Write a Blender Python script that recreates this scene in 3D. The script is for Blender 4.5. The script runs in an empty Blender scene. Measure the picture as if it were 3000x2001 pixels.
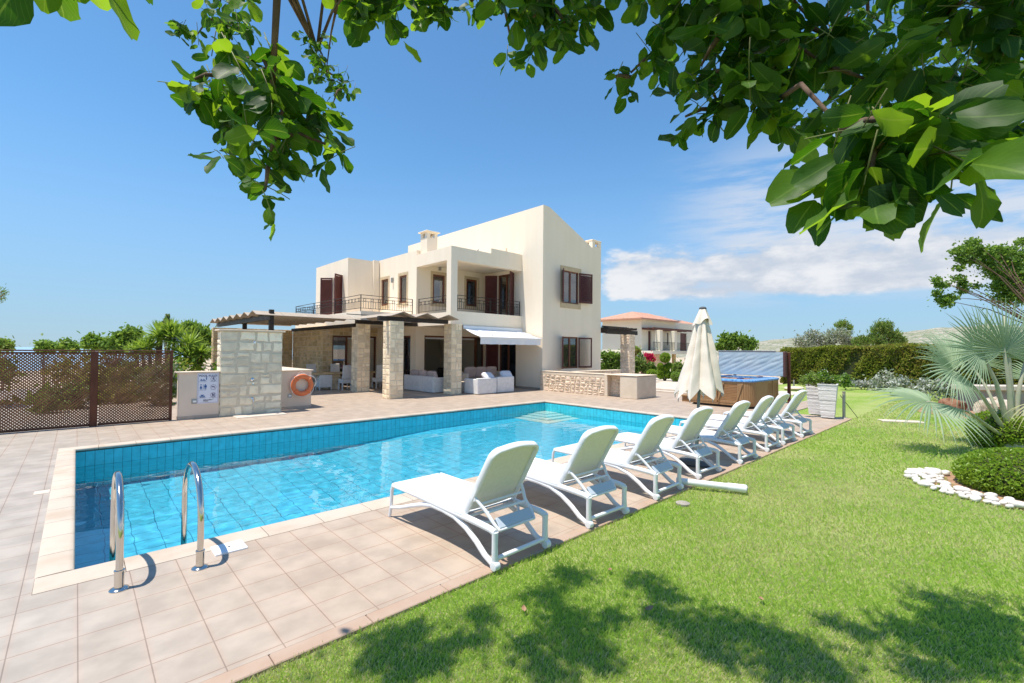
import bpy, math, random
import numpy as np
from mathutils import Vector, Matrix, Euler
sc = bpy.context.scene
R = math.radians
rnd = random.Random(11)
rng = np.random.default_rng(11)
ORG = {}

def link(o):
    sc.collection.objects.link(o)
    return o

# ------------------------------------------------------------------ materials
def nodes(name):
    m = bpy.data.materials.new(name)
    m.use_nodes = True
    nt = m.node_tree
    return m, nt, nt.nodes['Principled BSDF']

def N(nt, typ, **kw):
    n = nt.nodes.new(typ)
    for k, v in kw.items():
        if k.startswith('i_'):
            key = k[2:].replace('_', ' ')
            n.inputs[key].default_value = v
        else:
            setattr(n, k, v)
    return n

def L(nt, a, b):
    nt.links.new(a, b)

def mixc(nt, fac, a, b, mode='MIX'):
    n = nt.nodes.new('ShaderNodeMix')
    n.data_type = 'RGBA'
    n.blend_type = mode
    for sock, val in ((n.inputs[0], fac), (n.inputs[6], a), (n.inputs[7], b)):
        if hasattr(val, 'is_linked'):
            nt.links.new(val, sock)
        elif isinstance(val, (int, float)):
            sock.default_value = val
        else:
            sock.default_value = (*val[:3], 1)
    return n.outputs[2]

def coords(nt, kind='Object', scale=None):
    tc = nt.nodes.new('ShaderNodeTexCoord')
    out = tc.outputs[kind]
    if scale:
        mp = nt.nodes.new('ShaderNodeMapping')
        mp.inputs['Scale'].default_value = scale
        L(nt, out, mp.inputs[0])
        out = mp.outputs[0]
    return out

def ramp(nt, fac, lo, hi, a=0.0, b=1.0):
    n = nt.nodes.new('ShaderNodeMapRange')
    n.interpolation_type = 'SMOOTHSTEP'
    n.inputs[1].default_value = lo
    n.inputs[2].default_value = hi
    n.inputs[3].default_value = a
    n.inputs[4].default_value = b
    L(nt, fac, n.inputs[0])
    return n.outputs[0]

def noise(nt, co, scale, detail=4, rough=.55):
    n = nt.nodes.new('ShaderNodeTexNoise')
    n.inputs['Scale'].default_value = scale
    n.inputs['Detail'].default_value = detail
    n.inputs['Roughness'].default_value = rough
    L(nt, co, n.inputs['Vector'])
    return n.outputs['Fac']

def mat(name, col, col2=None, rough=.6, scale=2.0, bump=0.0, bscale=60.0, metal=0.0, spec=.4,
        island=0.0, stretch=None, lo=.35, hi=.65, bdist=.01):
    m, nt, p = nodes(name)
    co = coords(nt, 'Object', stretch)
    c = None
    if col2:
        c = mixc(nt, ramp(nt, noise(nt, co, scale, 6), lo, hi), col, col2)
    if island:
        g = nt.nodes.new('ShaderNodeNewGeometry')
        v = ramp(nt, g.outputs['Random Per Island'], 0, 1, 1 - island, 1 + island)
        hsv = nt.nodes.new('ShaderNodeHueSaturation')
        L(nt, v, hsv.inputs['Value'])
        if c is None:
            hsv.inputs['Color'].default_value = (*col, 1)
        else:
            L(nt, c, hsv.inputs['Color'])
        c = hsv.outputs[0]
    if c is None:
        p.inputs['Base Color'].default_value = (*col, 1)
    else:
        L(nt, c, p.inputs['Base Color'])
    p.inputs['Roughness'].default_value = rough
    p.inputs['Metallic'].default_value = metal
    p.inputs['Specular IOR Level'].default_value = spec
    if bump:
        b = nt.nodes.new('ShaderNodeBump')
        b.inputs['Strength'].default_value = bump
        b.inputs['Distance'].default_value = bdist
        L(nt, noise(nt, co, bscale, 5), b.inputs['Height'])
        L(nt, b.outputs[0], p.inputs['Normal'])
    return m

def leafmat(name, col, col2, trans, tw=.35, rough=.45, spec=.35, veins=False, scale=.8):
    """leaf: a glossy upper skin plus light passing through; leaves differ from one another"""
    m, nt, p = nodes(name)
    g = nt.nodes.new('ShaderNodeNewGeometry')
    f = ramp(nt, g.outputs['Random Per Island'], 0, 1)
    c = mixc(nt, f, col, col2)
    L(nt, c, p.inputs['Base Color'])
    p.inputs['Roughness'].default_value = rough
    p.inputs['Specular IOR Level'].default_value = spec
    t = nt.nodes.new('ShaderNodeBsdfTranslucent')
    tcol = mixc(nt, f, trans, tuple(x * .75 for x in trans))
    L(nt, tcol, t.inputs[0])
    mx = nt.nodes.new('ShaderNodeMixShader')
    mx.inputs[0].default_value = tw
    L(nt, p.outputs[0], mx.inputs[1])
    L(nt, t.outputs[0], mx.inputs[2])
    L(nt, mx.outputs[0], nt.nodes['Material Output'].inputs[0])
    return m

M = {}
M['plaster'] = mat('cream_plaster', (.90, .78, .62), (.87, .75, .59), rough=.85, scale=1.3, stretch=(1.6, 1.6, .22), bump=.25, bscale=45, spec=.2, bdist=.004)
M['plaster_low'] = mat('beige_plaster', (.74, .62, .50), (.69, .57, .45), rough=.85, scale=.9, bump=.2, bscale=60, spec=.2, bdist=.004)
M['trim'] = mat('sandstone_trim', (.60, .47, .30), (.53, .41, .26), rough=.8, scale=6, bump=.15, bscale=90, bdist=.003)
M['stone'] = mat('limestone_block', (.90, .74, .51), (.78, .61, .40), rough=.9, scale=5, bump=.8, bscale=28, island=.16, spec=.15, bdist=.015)
M['stone_grey'] = mat('grey_limestone_block', (.92, .81, .60), (.74, .65, .48), rough=.9, scale=4, bump=.7, bscale=24, island=.15, spec=.15, bdist=.015)
M['stone_gold'] = mat('golden_limestone_block', (.74, .57, .34), (.62, .46, .25), rough=.9, scale=4, bump=.7, bscale=24, island=.16, spec=.15, bdist=.015)
M['stone_pink'] = mat('pink_limestone_block', (.82, .66, .52), (.68, .52, .38), rough=.9, scale=6, bump=.9, bscale=22, island=.14, spec=.15, bdist=.02)
M['mortar'] = mat('mortar', (.76, .63, .46), (.68, .55, .39), rough=.95, scale=12, bump=.4, bscale=80, bdist=.004)
M['mortar_grey'] = mat('grey_mortar', (.68, .60, .46), (.60, .52, .39), rough=.95, scale=12, bump=.4, bscale=80, bdist=.004)
M['capstone'] = mat('cap_stone', (.72, .60, .46), (.66, .54, .40), rough=.75, scale=4, bump=.1, bscale=80, bdist=.003)
M['darkwood'] = mat('dark_stained_timber', (.022, .016, .013), (.035, .026, .021), rough=.6, scale=3, stretch=(1, 1, 6), bump=.2, bscale=50, bdist=.003)
M['greywood'] = mat('weathered_grey_timber', (.44, .37, .29), (.34, .28, .22), rough=.75, scale=4, stretch=(1, 6, 6), bump=.2, bscale=40, bdist=.003)
M['bluewood'] = mat('weathered_dark_beam', (.075, .08, .085), (.12, .125, .13), rough=.7, scale=4, bump=.2, bscale=40, bdist=.003)
M['brownwood'] = mat('red_brown_timber', (.12, .035, .018), (.085, .026, .014), rough=.5, scale=5, stretch=(5, 5, 1), bump=.1, bscale=60, bdist=.002)
M['framewood'] = mat('varnished_frame_timber', (.16, .050, .018), (.12, .036, .014), rough=.4, scale=5, stretch=(6, 6, 1), spec=.5)
M['shutter'] = mat('maroon_shutter_paint', (.105, .028, .026), (.085, .022, .02), rough=.5, scale=3)
M['lattice'] = mat('lattice_timber', (.25, .12, .06), (.17, .08, .04), rough=.75, scale=5, island=.2)
M['fencepost'] = mat('fence_post_timber', (.125, .042, .02), (.09, .028, .013), rough=.7, scale=3, stretch=(4, 4, 1), bump=.25, bscale=30, bdist=.004)
M['iron'] = mat('wrought_iron', (.020, .015, .012), rough=.5, metal=.3)
M['alu'] = mat('grey_metal', (.32, .34, .35), rough=.35, metal=.8)
M['steel'] = mat('polished_steel', (.62, .60, .56), rough=.13, metal=1.0)
M['chrome'] = mat('chrome', (.75, .76, .78), rough=.08, metal=1.0)
M['white_plastic'] = mat('white_resin', (.80, .81, .82), rough=.38, spec=.5)
M['white_fabric'] = mat('white_textilene', (.80, .80, .79), (.77, .77, .75), rough=.75, scale=30, bump=.2, bscale=900, bdist=.001)
M['back_fabric'] = mat('cream_textilene', (.80, .77, .67), (.76, .73, .63), rough=.8, scale=30, bump=.2, bscale=900, bdist=.001)
M['bluegrey_plastic'] = mat('pale_grey_resin', (.50, .56, .62), rough=.4)
M['wicker'] = mat('white_wicker', (.78, .76, .73), (.70, .68, .65), rough=.75, scale=8, bump=.6, bscale=260, bdist=.003)
M['wicker_cream'] = mat('cream_wicker', (.70, .64, .55), (.63, .57, .48), rough=.75, scale=8, bump=.6, bscale=260, bdist=.003)
M['cushion_mauve'] = mat('mauve_cushion', (.52, .41, .38), (.47, .37, .34), rough=.9, scale=4, bump=.2, bscale=200, bdist=.002)
M['cushion_white'] = mat('white_cushion', (.72, .70, .72), rough=.9, bump=.15, bscale=200, bdist=.002)
M['canvas'] = mat('ecru_canvas', (.72, .64, .54), (.67, .59, .49), rough=.85, scale=3, bump=.2, bscale=300, bdist=.001)
M['awning'] = mat('white_awning_cloth', (.82, .82, .83), (.79, .79, .80), rough=.8, scale=3, bump=.15, bscale=300, bdist=.001)
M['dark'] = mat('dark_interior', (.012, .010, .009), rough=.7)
M['room'] = mat('interior_plaster', (.52, .46, .36), rough=.9)
M['blackleather'] = mat('black_leather', (.012, .011, .011), rough=.4)
M['blind_or_dark_back'] = mat('roller_blind', (.55, .47, .36), rough=.9)
M['orange'] = mat('orange_plastic', (.72, .19, .065), (.66, .17, .06), rough=.45, scale=6)
M['cord'] = mat('white_cord', (.72, .66, .60), rough=.8)
M['signwhite'] = mat('white_sign_panel', (.70, .72, .80), rough=.35)
M['signblue'] = mat('sign_blue_ink', (.01, .10, .32), rough=.5)
M['signnavy'] = mat('sign_navy_ink', (.03, .035, .14), rough=.5)
M['signpurple'] = mat('sign_purple_ink', (.13, .02, .13), rough=.5)
M['signblack'] = mat('sign_black_ink', (.02, .02, .02), rough=.5)
M['signgreen'] = mat('sign_green_ink', (.12, .45, .08), rough=.5)
M['planter'] = mat('whitewashed_planter', (.80, .77, .74), (.68, .65, .62), rough=.8, scale=5, stretch=(1, 1, 9), bump=1.0, bscale=9, bdist=.02)
M['soil'] = mat('garden_soil', (.30, .17, .10), (.42, .27, .17), rough=1, scale=3, bump=.6, bscale=25, bdist=.03)
M['rock'] = mat('pale_rock', (.58, .50, .40), (.40, .31, .22), rough=.95, scale=3, bump=1, bscale=7, bdist=.05)
M['rockred'] = mat('red_brown_rock', (.28, .14, .08), (.18, .08, .045), rough=.95, scale=4, bump=1, bscale=9, bdist=.05)
M['pebble'] = mat('white_pebble', (.70, .66, .60), (.62, .57, .51), rough=.7, scale=9, island=.08, spec=.3)
M['paleslab'] = mat('pale_paving_slab', (.62, .54, .45), (.55, .47, .39), rough=.85, scale=3, bump=.2, bscale=40)
M['tubwood'] = mat('hot_tub_timber', (.38, .22, .10), (.30, .165, .07), rough=.5, scale=4, stretch=(9, 9, 1), bump=.3, bscale=20, bdist=.004)
M['tubwood_dark'] = mat('hot_tub_panel_timber', (.35, .18, .07), (.27, .135, .052), rough=.5, scale=4, stretch=(1, 1, 9))
M['tubshell'] = mat('blue_marbled_acrylic', (.06, .22, .55), (.20, .42, .72), rough=.15, scale=14, spec=.6)
M['tubcover'] = mat('silver_blue_vinyl', (.42, .49, .53), (.34, .43, .49), rough=.45, scale=2.2, spec=.6, bump=.25, bscale=6, bdist=.02)
M['vinyl_brown'] = mat('brown_vinyl', (.10, .04, .035), rough=.5)
M['concrete'] = mat('grey_concrete', (.36, .33, .29), (.29, .26, .23), rough=.95, scale=2, bump=.3, bscale=30)
M['bark'] = mat('grey_brown_bark', (.16, .10, .065), (.09, .055, .035), rough=.95, scale=8, stretch=(3, 3, 1), bump=.8, bscale=20)
M['palmstem'] = mat('silver_green_petiole', (.34, .37, .25), (.42, .40, .30), rough=.6, scale=4)
M['pole_grey'] = mat('grey_green_pole', (.13, .16, .155), rough=.4, metal=.3)
M['pole_white'] = mat('white_pole', (.74, .75, .74), rough=.45)
M['basewhite'] = mat('dark_parasol_base', (.11, .12, .13), rough=.5)
M['solar'] = mat('solar_glass', (.22, .30, .38), (.17, .25, .33), rough=.12, scale=.8, spec=.8)
M['shadewall'] = mat('shaded_ivory_plaster', (.63, .64, .52), (.60, .61, .49), rough=.9, scale=.6)  # unused darker copy of the ivory plaster, shade put into its colour
M['creamwall'] = mat('ivory_plaster', (.78, .74, .60), (.75, .71, .57), rough=.9, scale=.6)
M['skirting'] = mat('skirting_tile', (.50, .40, .32), (.45, .36, .28), rough=.6, scale=6)

# glass: dark clear panes that mirror the sky
def glass(name, col=(.05, .06, .07), tr=.55):
    m, nt, p = nodes(name)
    p.inputs['Base Color'].default_value = (*col, 1)
    p.inputs['Roughness'].default_value = .03
    p.inputs['Specular IOR Level'].default_value = .6
    t = nt.nodes.new('ShaderNodeBsdfTransparent')
    t.inputs[0].default_value = (.75, .8, .8, 1)
    mx = nt.nodes.new('ShaderNodeMixShader')
    mx.inputs[0].default_value = tr
    L(nt, p.outputs[0], mx.inputs[1])
    L(nt, t.outputs[0], mx.inputs[2])
    gl = nt.nodes.new('ShaderNodeBsdfGlossy')
    gl.inputs['Roughness'].default_value = .01
    fr = nt.nodes.new('ShaderNodeFresnel')
    fr.inputs[0].default_value = 2.6
    m2 = nt.nodes.new('ShaderNodeMixShader')
    L(nt, fr.outputs[0], m2.inputs[0])
    L(nt, mx.outputs[0], m2.inputs[1])
    L(nt, gl.outputs[0], m2.inputs[2])
    L(nt, m2.outputs[0], nt.nodes['Material Output'].inputs[0])
    return m
M['glass'] = glass('window_glass')
M['glass_clear'] = glass('clear_glass', (.02, .02, .02), .85)

# ------------------------------------------------------------------ mesh builder
class MB:
    def __init__(s):
        s.v = []
        s.f = []
        s.m = []
        s.cur = 0

    def add(s, vs, fs, T=None):
        n = len(s.v)
        if T is not None:
            vs = [tuple(T @ Vector(v)) for v in vs]
        s.v.extend([tuple(v) for v in vs])
        s.f.extend([tuple(i + n for i in f) for f in fs])
        s.m.extend([s.cur] * len(fs))
        return s

    def box(s, a, b, T=None):
        x0, y0, z0 = a
        x1, y1, z1 = b
        return s.add([(x0, y0, z0), (x1, y0, z0), (x1, y1, z0), (x0, y1, z0), (x0, y0, z1), (x1, y0, z1), (x1, y1, z1), (x0, y1, z1)],
                     [(0, 3, 2, 1), (4, 5, 6, 7), (0, 1, 5, 4), (1, 2, 6, 5), (2, 3, 7, 6), (3, 0, 4, 7)], T)

    def bbox(s, a, b, e=.01, T=None):
        """box with chamfered edges"""
        lo = Vector(a)
        hi = Vector(b)
        c = (lo + hi) / 2
        h = (hi - lo) / 2
        e = min(e, min(h) * .9)
        vs = []
        idx = {}
        for sx in (-1, 1):
            for sy in (-1, 1):
                for sz in (-1, 1):
                    for ax in range(3):
                        d = [h[i] - (0 if i == ax else e) for i in range(3)]
                        idx[(sx, sy, sz, ax)] = len(vs)
                        vs.append((c[0] + sx * d[0], c[1] + sy * d[1], c[2] + sz * d[2]))
        fs = []
        g = lambda q, ax: idx[(q[0], q[1], q[2], ax)]
        for ax in range(3):
            o = [i for i in range(3) if i != ax]
            for sg in (-1, 1):
                loop = []
                for (p, q) in ((-1, -1), (1, -1), (1, 1), (-1, 1)):
                    k = [0, 0, 0]
                    k[ax] = sg
                    k[o[0]] = p
                    k[o[1]] = q
                    loop.append(g(k, ax))
                fs.append(tuple(loop))
        for ax in range(3):
            o = [i for i in range(3) if i != ax]
            for p in (-1, 1):
                for q in (-1, 1):
                    k = [0, 0, 0]
                    k[o[0]] = p
                    k[o[1]] = q
                    k0 = list(k)
                    k0[ax] = -1
                    k1 = list(k)
                    k1[ax] = 1
                    fs.append((g(k0, o[0]), g(k1, o[0]), g(k1, o[1]), g(k0, o[1])))
        for sx in (-1, 1):
            for sy in (-1, 1):
                for sz in (-1, 1):
                    fs.append(tuple(idx[(sx, sy, sz, ax)] for ax in range(3)))
        return s.add(vs, fs, T)

    def tube(s, pts, r, n=8, closed=False, T=None, caps=True, flat=1.0):
        pts = [Vector(p) for p in pts]
        k = len(pts)
        rs = r if isinstance(r, (list, tuple)) else [r] * k
        vs = []
        up = None
        for i in range(k):
            if closed:
                d = pts[(i + 1) % k] - pts[i - 1]
            else:
                d = pts[min(i + 1, k - 1)] - pts[max(i - 1, 0)]
            d.normalize()
            if up is None:
                up = Vector((0, 0, 1)) if abs(d.z) < .95 else Vector((1, 0, 0))
            a = d.cross(up)
            if a.length < 1e-5:
                a = d.orthogonal()
            a.normalize()
            b = a.cross(d)
            up = b
            for j in range(n):
                t = 2 * math.pi * j / n
                vs.append(pts[i] + rs[i] * (a * math.cos(t) + b * math.sin(t) * flat))
        fs = []
        for i in range(k if closed else k - 1):
            for j in range(n):
                p = (i + 1) % k
                fs.append((i * n + j, i * n + (j + 1) % n, p * n + (j + 1) % n, p * n + j))
        if caps and not closed:
            fs.append(tuple(range(n))[::-1])
            fs.append(tuple((k - 1) * n + j for j in range(n)))
        return s.add(vs, fs, T)

    def lathe(s, prof, n=24, T=None):
        vs = []
        fs = []
        for (r, z) in prof:
            for j in range(n):
                t = 2 * math.pi * j / n
                vs.append((r * math.cos(t), r * math.sin(t), z))
        for i in range(len(prof) - 1):
            for j in range(n):
                fs.append((i * n + j, i * n + (j + 1) % n, (i + 1) * n + (j + 1) % n, (i + 1) * n + j))
        fs.append(tuple(range(n))[::-1])
        fs.append(tuple((len(prof) - 1) * n + j for j in range(n)))
        return s.add(vs, fs, T)

    def prism(s, poly, z0, z1, T=None):
        n = len(poly)
        vs = [(p[0], p[1], z0) for p in poly] + [(p[0], p[1], z1) for p in poly]
        fs = [tuple(range(n))[::-1], tuple(range(n, 2 * n))]
        for i in range(n):
            j = (i + 1) % n
            fs.append((i, j, n + j, n + i))
        return s.add(vs, fs, T)

    def surf(s, fn, nu, nv, T=None, wrapu=False):
        vs = [fn(i / nu, j / nv) for i in range(nu + (0 if wrapu else 1)) for j in range(nv + 1)]
        fs = []
        for i in range(nu):
            for j in range(nv):
                p = (i + 1) % nu if wrapu else i + 1
                fs.append((i * (nv + 1) + j, p * (nv + 1) + j, p * (nv + 1) + j + 1, i * (nv + 1) + j + 1))
        return s.add(vs, fs, T)

    def build(s, name, mats, parent=None, smooth=False, label=None, loc=None, angle=None):
        o0 = Vector(ORG.get(parent.name, (0, 0, 0))) if parent else Vector(loc or (0, 0, 0))
        me = bpy.data.meshes.new(name)
        V = np.array(s.v, dtype=np.float64).reshape(-1, 3) - np.array(o0)
        me.from_pydata(V.tolist(), [], s.f)
        if not isinstance(mats, (list, tuple)):
            mats = [mats]
        for m in mats:
            me.materials.append(m)
        if len(mats) > 1:
            me.polygons.foreach_set('material_index', s.m)
        if smooth:
            me.polygons.foreach_set('use_smooth', [True] * len(me.polygons))
            if angle:
                me.set_sharp_from_angle(angle=R(angle))
        me.update()
        o = link(bpy.data.objects.new(name, me))
        if parent:
            o.parent = parent
        else:
            o.location = o0
        ORG[o.name] = tuple(o0)
        if label:
            o['label'] = label
        return o

def tag(o, label, cat, group=None):
    o['label'] = label
    o['category'] = cat
    if group:
        o['group'] = group
    return o

def thing(name, label, cat, loc=(0, 0, 0), group=None):
    o = link(bpy.data.objects.new(name, None))
    o.location = loc
    o.empty_display_size = .2
    ORG[o.name] = tuple(loc)
    return tag(o, label, cat, group)

def struct(o, kind='structure'):
    o['kind'] = kind
    return o

def copy_tree(o, parent=None):
    c = o.copy()
    link(c)
    c.parent = parent
    for ch in list(o.children):
        copy_tree(ch, c)
    return c

def T3(loc=(0, 0, 0), rz=0, rx=0, ry=0, sc_=1.0):
    return Matrix.Translation(loc) @ Euler((rx, ry, rz)).to_matrix().to_4x4() @ Matrix.Scale(sc_, 4)

# ------------------------------------------------------------------ walls and stone
def wall(mb, axis, c0, c1, u0, u1, z0, z1, holes=()):
    """slab normal to axis ('x': c along x, u along y; 'y': c along y, u along x) with rectangular holes (u0,u1,z0,z1)"""
    us = sorted({u0, u1, *[h for q in holes for h in q[:2]]})
    zs = sorted({z0, z1, *[h for q in holes for h in q[2:]]})
    us = [u for u in us if u0 <= u <= u1]
    zs = [z for z in zs if z0 <= z <= z1]
    nu, nz = len(us) - 1, len(zs) - 1
    def solid(i, j):
        if i < 0 or j < 0 or i >= nu or j >= nz:
            return False
        um, zm = (us[i] + us[i + 1]) / 2, (zs[j] + zs[j + 1]) / 2
        return not any(h[0] < um < h[1] and h[2] < zm < h[3] for h in holes)
    P = (lambda c, u, z: (c, u, z)) if axis == 'x' else (lambda c, u, z: (u, c, z))
    for i in range(nu):
        for j in range(nz):
            if not solid(i, j):
                continue
            a, b, c, d = us[i], us[i + 1], zs[j], zs[j + 1]
            mb.add([P(c0, a, c), P(c0, b, c), P(c0, b, d), P(c0, a, d)], [(0, 1, 2, 3)])
            mb.add([P(c1, a, c), P(c1, b, c), P(c1, b, d), P(c1, a, d)], [(0, 3, 2, 1)])
            if not solid(i - 1, j):
                mb.add([P(c0, a, c), P(c1, a, c), P(c1, a, d), P(c0, a, d)], [(0, 1, 2, 3)])
            if not solid(i + 1, j):
                mb.add([P(c0, b, c), P(c1, b, c), P(c1, b, d), P(c0, b, d)], [(0, 3, 2, 1)])
            if not solid(i, j - 1):
                mb.add([P(c0, a, c), P(c1, a, c), P(c1, b, c), P(c0, b, c)], [(0, 3, 2, 1)])
            if not solid(i, j + 1):
                mb.add([P(c0, a, d), P(c1, a, d), P(c1, b, d), P(c0, b, d)], [(0, 1, 2, 3)])
    return mb

def stones(mb, O, U, V, w, h, nrm, cw=.36, chh=.24, gap=.012, dep=.022, jit=.012, seed=1, holes=()):
    """irregular ashlar blocks standing proud of a mortar face"""
    q = random.Random(seed)
    O, U, V, nrm = Vector(O), Vector(U), Vector(V), Vector(nrm)
    cells = []
    def split(x0, x1, y0, y1):
        W, H = x1 - x0, y1 - y0
        if W <= cw * q.uniform(.75, 1.35) and H <= chh * q.uniform(.75, 1.3):
            cells.append((x0, x1, y0, y1))
            return
        if W / cw > H / chh:
            t = x0 + W * q.uniform(.34, .66)
            split(x0, t, y0, y1)
            split(t, x1, y0, y1)
        else:
            t = y0 + H * q.uniform(.34, .66)
            split(x0, x1, y0, t)
            split(x0, x1, t, y1)
    nrow = max(1, round(h / (chh * 1.6)))
    ys = [0] + sorted((k + q.uniform(-.18, .18)) * h / nrow for k in range(1, nrow)) + [h]
    for a, b in zip(ys, ys[1:]):
        split(0, w, a, b)
    for (x0, x1, y0, y1) in cells:
        if any(x1 > hh[0] and x0 < hh[1] and y1 > hh[2] and y0 < hh[3] for hh in holes):
            continue
        c = []
        for (x, y, sx, sy) in ((x0, y0, 1, 1), (x1, y0, -1, 1), (x1, y1, -1, -1), (x0, y1, 1, -1)):
            c.append((x + sx * (gap * q.uniform(.35, 1) + (q.uniform(0, jit) if 0 < x < w else 0)),
                      y + sy * (gap * q.uniform(.35, 1) + (q.uniform(0, jit) if 0 < y < h else 0))))
        # extra mid points give each block a slightly wavy outline
        ring = []
        for k in range(4):
            a, b = c[k], c[(k + 1) % 4]
            ring.append(a)
            t = q.uniform(.35, .65)
            e = q.uniform(-.3, .6) * jit
            mx, my = a[0] + (b[0] - a[0]) * t, a[1] + (b[1] - a[1]) * t
            cx, cy = (x0 + x1) / 2, (y0 + y1) / 2
            l = math.hypot(cx - mx, cy - my) or 1
            ring.append((mx + (cx - mx) / l * e, my + (cy - my) / l * e))
        d = dep * q.uniform(.6, 1.25)
        cx, cy = sum(p[0] for p in ring) / 8, sum(p[1] for p in ring) / 8
        ins = min(.018, (x1 - x0) * .15, (y1 - y0) * .15)
        vs = []
        for p in ring:
            vs.append(O + U * p[0] + V * p[1] - nrm * .004)
        for p in ring:
            l = math.hypot(cx - p[0], cy - p[1]) or 1
            vs.append(O + U * (p[0] + (cx - p[0]) / l * ins) + V * (p[1] + (cy - p[1]) / l * ins) + nrm * (d * q.uniform(.75, 1.1)))
        vs.append(O + U * cx + V * cy + nrm * d * q.uniform(1.0, 1.35))
        fs = []
        for k in range(8):
            j = (k + 1) % 8
            fs.append((k, j, 8 + j, 8 + k))
            fs.append((8 + k, 8 + j, 16))
        mb.add(vs, fs)
    return mb

def stone_block(mb, a, b, cw=.36, chh=.24, seed=1, dep=.02, sides='xXyY', jit=.012, gap=.012, core=0):
    """box of masonry: mortar core (material slot 0) and blocks on the chosen sides (slot 1)"""
    x0, y0, z0 = a
    x1, y1, z1 = b
    mb.cur = 0
    mb.box(a, b)
    mb.cur = 1
    if 'x' in sides:
        stones(mb, (x0, y1, z0), (0, -1, 0), (0, 0, 1), y1 - y0, z1 - z0, (-1, 0, 0), cw, chh, gap, dep, jit, seed)
    if 'X' in sides:
        stones(mb, (x1, y0, z0), (0, 1, 0), (0, 0, 1), y1 - y0, z1 - z0, (1, 0, 0), cw, chh, gap, dep, jit, seed + 1)
    if 'y' in sides:
        stones(mb, (x0, y0, z0), (1, 0, 0), (0, 0, 1), x1 - x0, z1 - z0, (0, -1, 0), cw, chh, gap, dep, jit, seed + 2)
    if 'Y' in sides:
        stones(mb, (x1, y1, z0), (-1, 0, 0), (0, 0, 1), x1 - x0, z1 - z0, (0, 1, 0), cw, chh, gap, dep, jit, seed + 3)
    return mb

# ------------------------------------------------------------------ foliage
def quads_mesh(name, P, A, B, mats, parent=None, loc=None, tri=None, mi=None, fold=0.0, Nn=None):
    """many small leaves: P centre, A half-length vector, B half-width vector (arrays n x 3); six-point folded leaf"""
    n = len(P)
    C = np.cross(A, B)
    C /= (np.linalg.norm(C, axis=1, keepdims=True) + 1e-9)
    w = np.linalg.norm(B, axis=1, keepdims=True)
    pts = np.stack([P - A, P - .25 * A + B + C * w * fold, P + .45 * A + .8 * B + C * w * fold, P + A, P + .45 * A - .8 * B + C * w * fold, P - .25 * A - B + C * w * fold], 1)
    V = pts.reshape(-1, 3)
    o0 = np.array(ORG.get(parent.name, (0, 0, 0)) if parent else (loc or (0, 0, 0)), float)
    V = V - o0
    me = bpy.data.meshes.new(name)
    base = (np.arange(n) * 6)[:, None]
    f = np.concatenate([base + np.array([[0, 1, 2, 3]]), base + np.array([[0, 3, 4, 5]])], 1).reshape(-1, 4)
    me.vertices.add(len(V))
    me.vertices.foreach_set('co', V.ravel())
    me.loops.add(f.size)
    me.loops.foreach_set('vertex_index', f.ravel().astype(np.int32))
    me.polygons.add(len(f))
    me.polygons.foreach_set('loop_start', (np.arange(len(f)) * 4).astype(np.int32))
    if not isinstance(mats, (list, tuple)):
        mats = [mats]
    for m in mats:
        me.materials.append(m)
    if mi is not None:
        me.polygons.foreach_set('material_index', np.repeat(mi, 2).astype(np.int32))
    me.update(calc_edges=True)
    me.validate()
    o = link(bpy.data.objects.new(name, me))
    if parent:
        o.parent = parent
    else:
        o.location = tuple(o0)
    ORG[o.name] = tuple(o0)
    return o

def unit(a):
    return a / (np.linalg.norm(a, axis=-1, keepdims=True) + 1e-9)

def leaves_around(cent, rad, n, size, up=.3, flat=1.0, shell=.0, g=rng, aspect=.5):
    """n random leaves in an ellipsoid; returns P, A, B"""
    cent = np.array(cent, float)
    rad = np.array(rad, float) if np.ndim(rad) else np.array([rad] * 3, float)
    d = unit(g.normal(size=(n, 3)))
    r = np.where(g.random((n, 1)) < .55, (shell + (1 - shell) * g.random((n, 1))) ** .5, np.abs(g.normal(0, .72, (n, 1))))
    P = cent + d * r * rad
    a = unit(d * .45 + g.normal(size=(n, 3)) * .8 + np.array([0, 0, up]))
    b = unit(np.cross(a, unit(g.normal(size=(n, 3)))))
    s = size * g.uniform(.6, 1.3, (n, 1))
    return P, a * s, b * s * aspect

def crown(name, clumps, n, size, mats, parent, up=.3, aspect=.5, weights=None, fold=.2, shell=.25):
    """crown of many clumps [(x,y,z,rx,ry,rz)]; leaves vary by clump"""
    vol = np.array([c[3] * c[4] * c[5] for c in clumps]) ** .67
    vol /= vol.sum()
    Ps, As, Bs, mi = [], [], [], []
    for c, v in zip(clumps, vol):
        k = max(6, int(n * v))
        P, A, B = leaves_around(c[:3], c[3:6], k, size, up, shell=shell, aspect=aspect)
        Ps.append(P)
        As.append(A)
        Bs.append(B)
        if isinstance(mats, (list, tuple)):
            mi.append(rng.choice(len(mats), k, p=weights))
    mi = np.concatenate(mi) if mi else None
    return quads_mesh(name, np.concatenate(Ps), np.concatenate(As), np.concatenate(Bs), mats, parent, mi=mi, fold=fold)

def random_clumps(c, r, k, cr, seed, flat=1.0):
    q = random.Random(seed)
    out = []
    for i in range(k):
        while True:
            d = Vector((q.uniform(-1, 1), q.uniform(-1, 1), q.uniform(-1, 1)))
            if .25 < d.length < 1:
                break
        s = q.uniform(.6, 1.3)
        out.append((c[0] + d.x * r[0], c[1] + d.y * r[1], c[2] + d.z * r[2], cr * s, cr * s, cr * s * flat))
    return out

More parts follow.
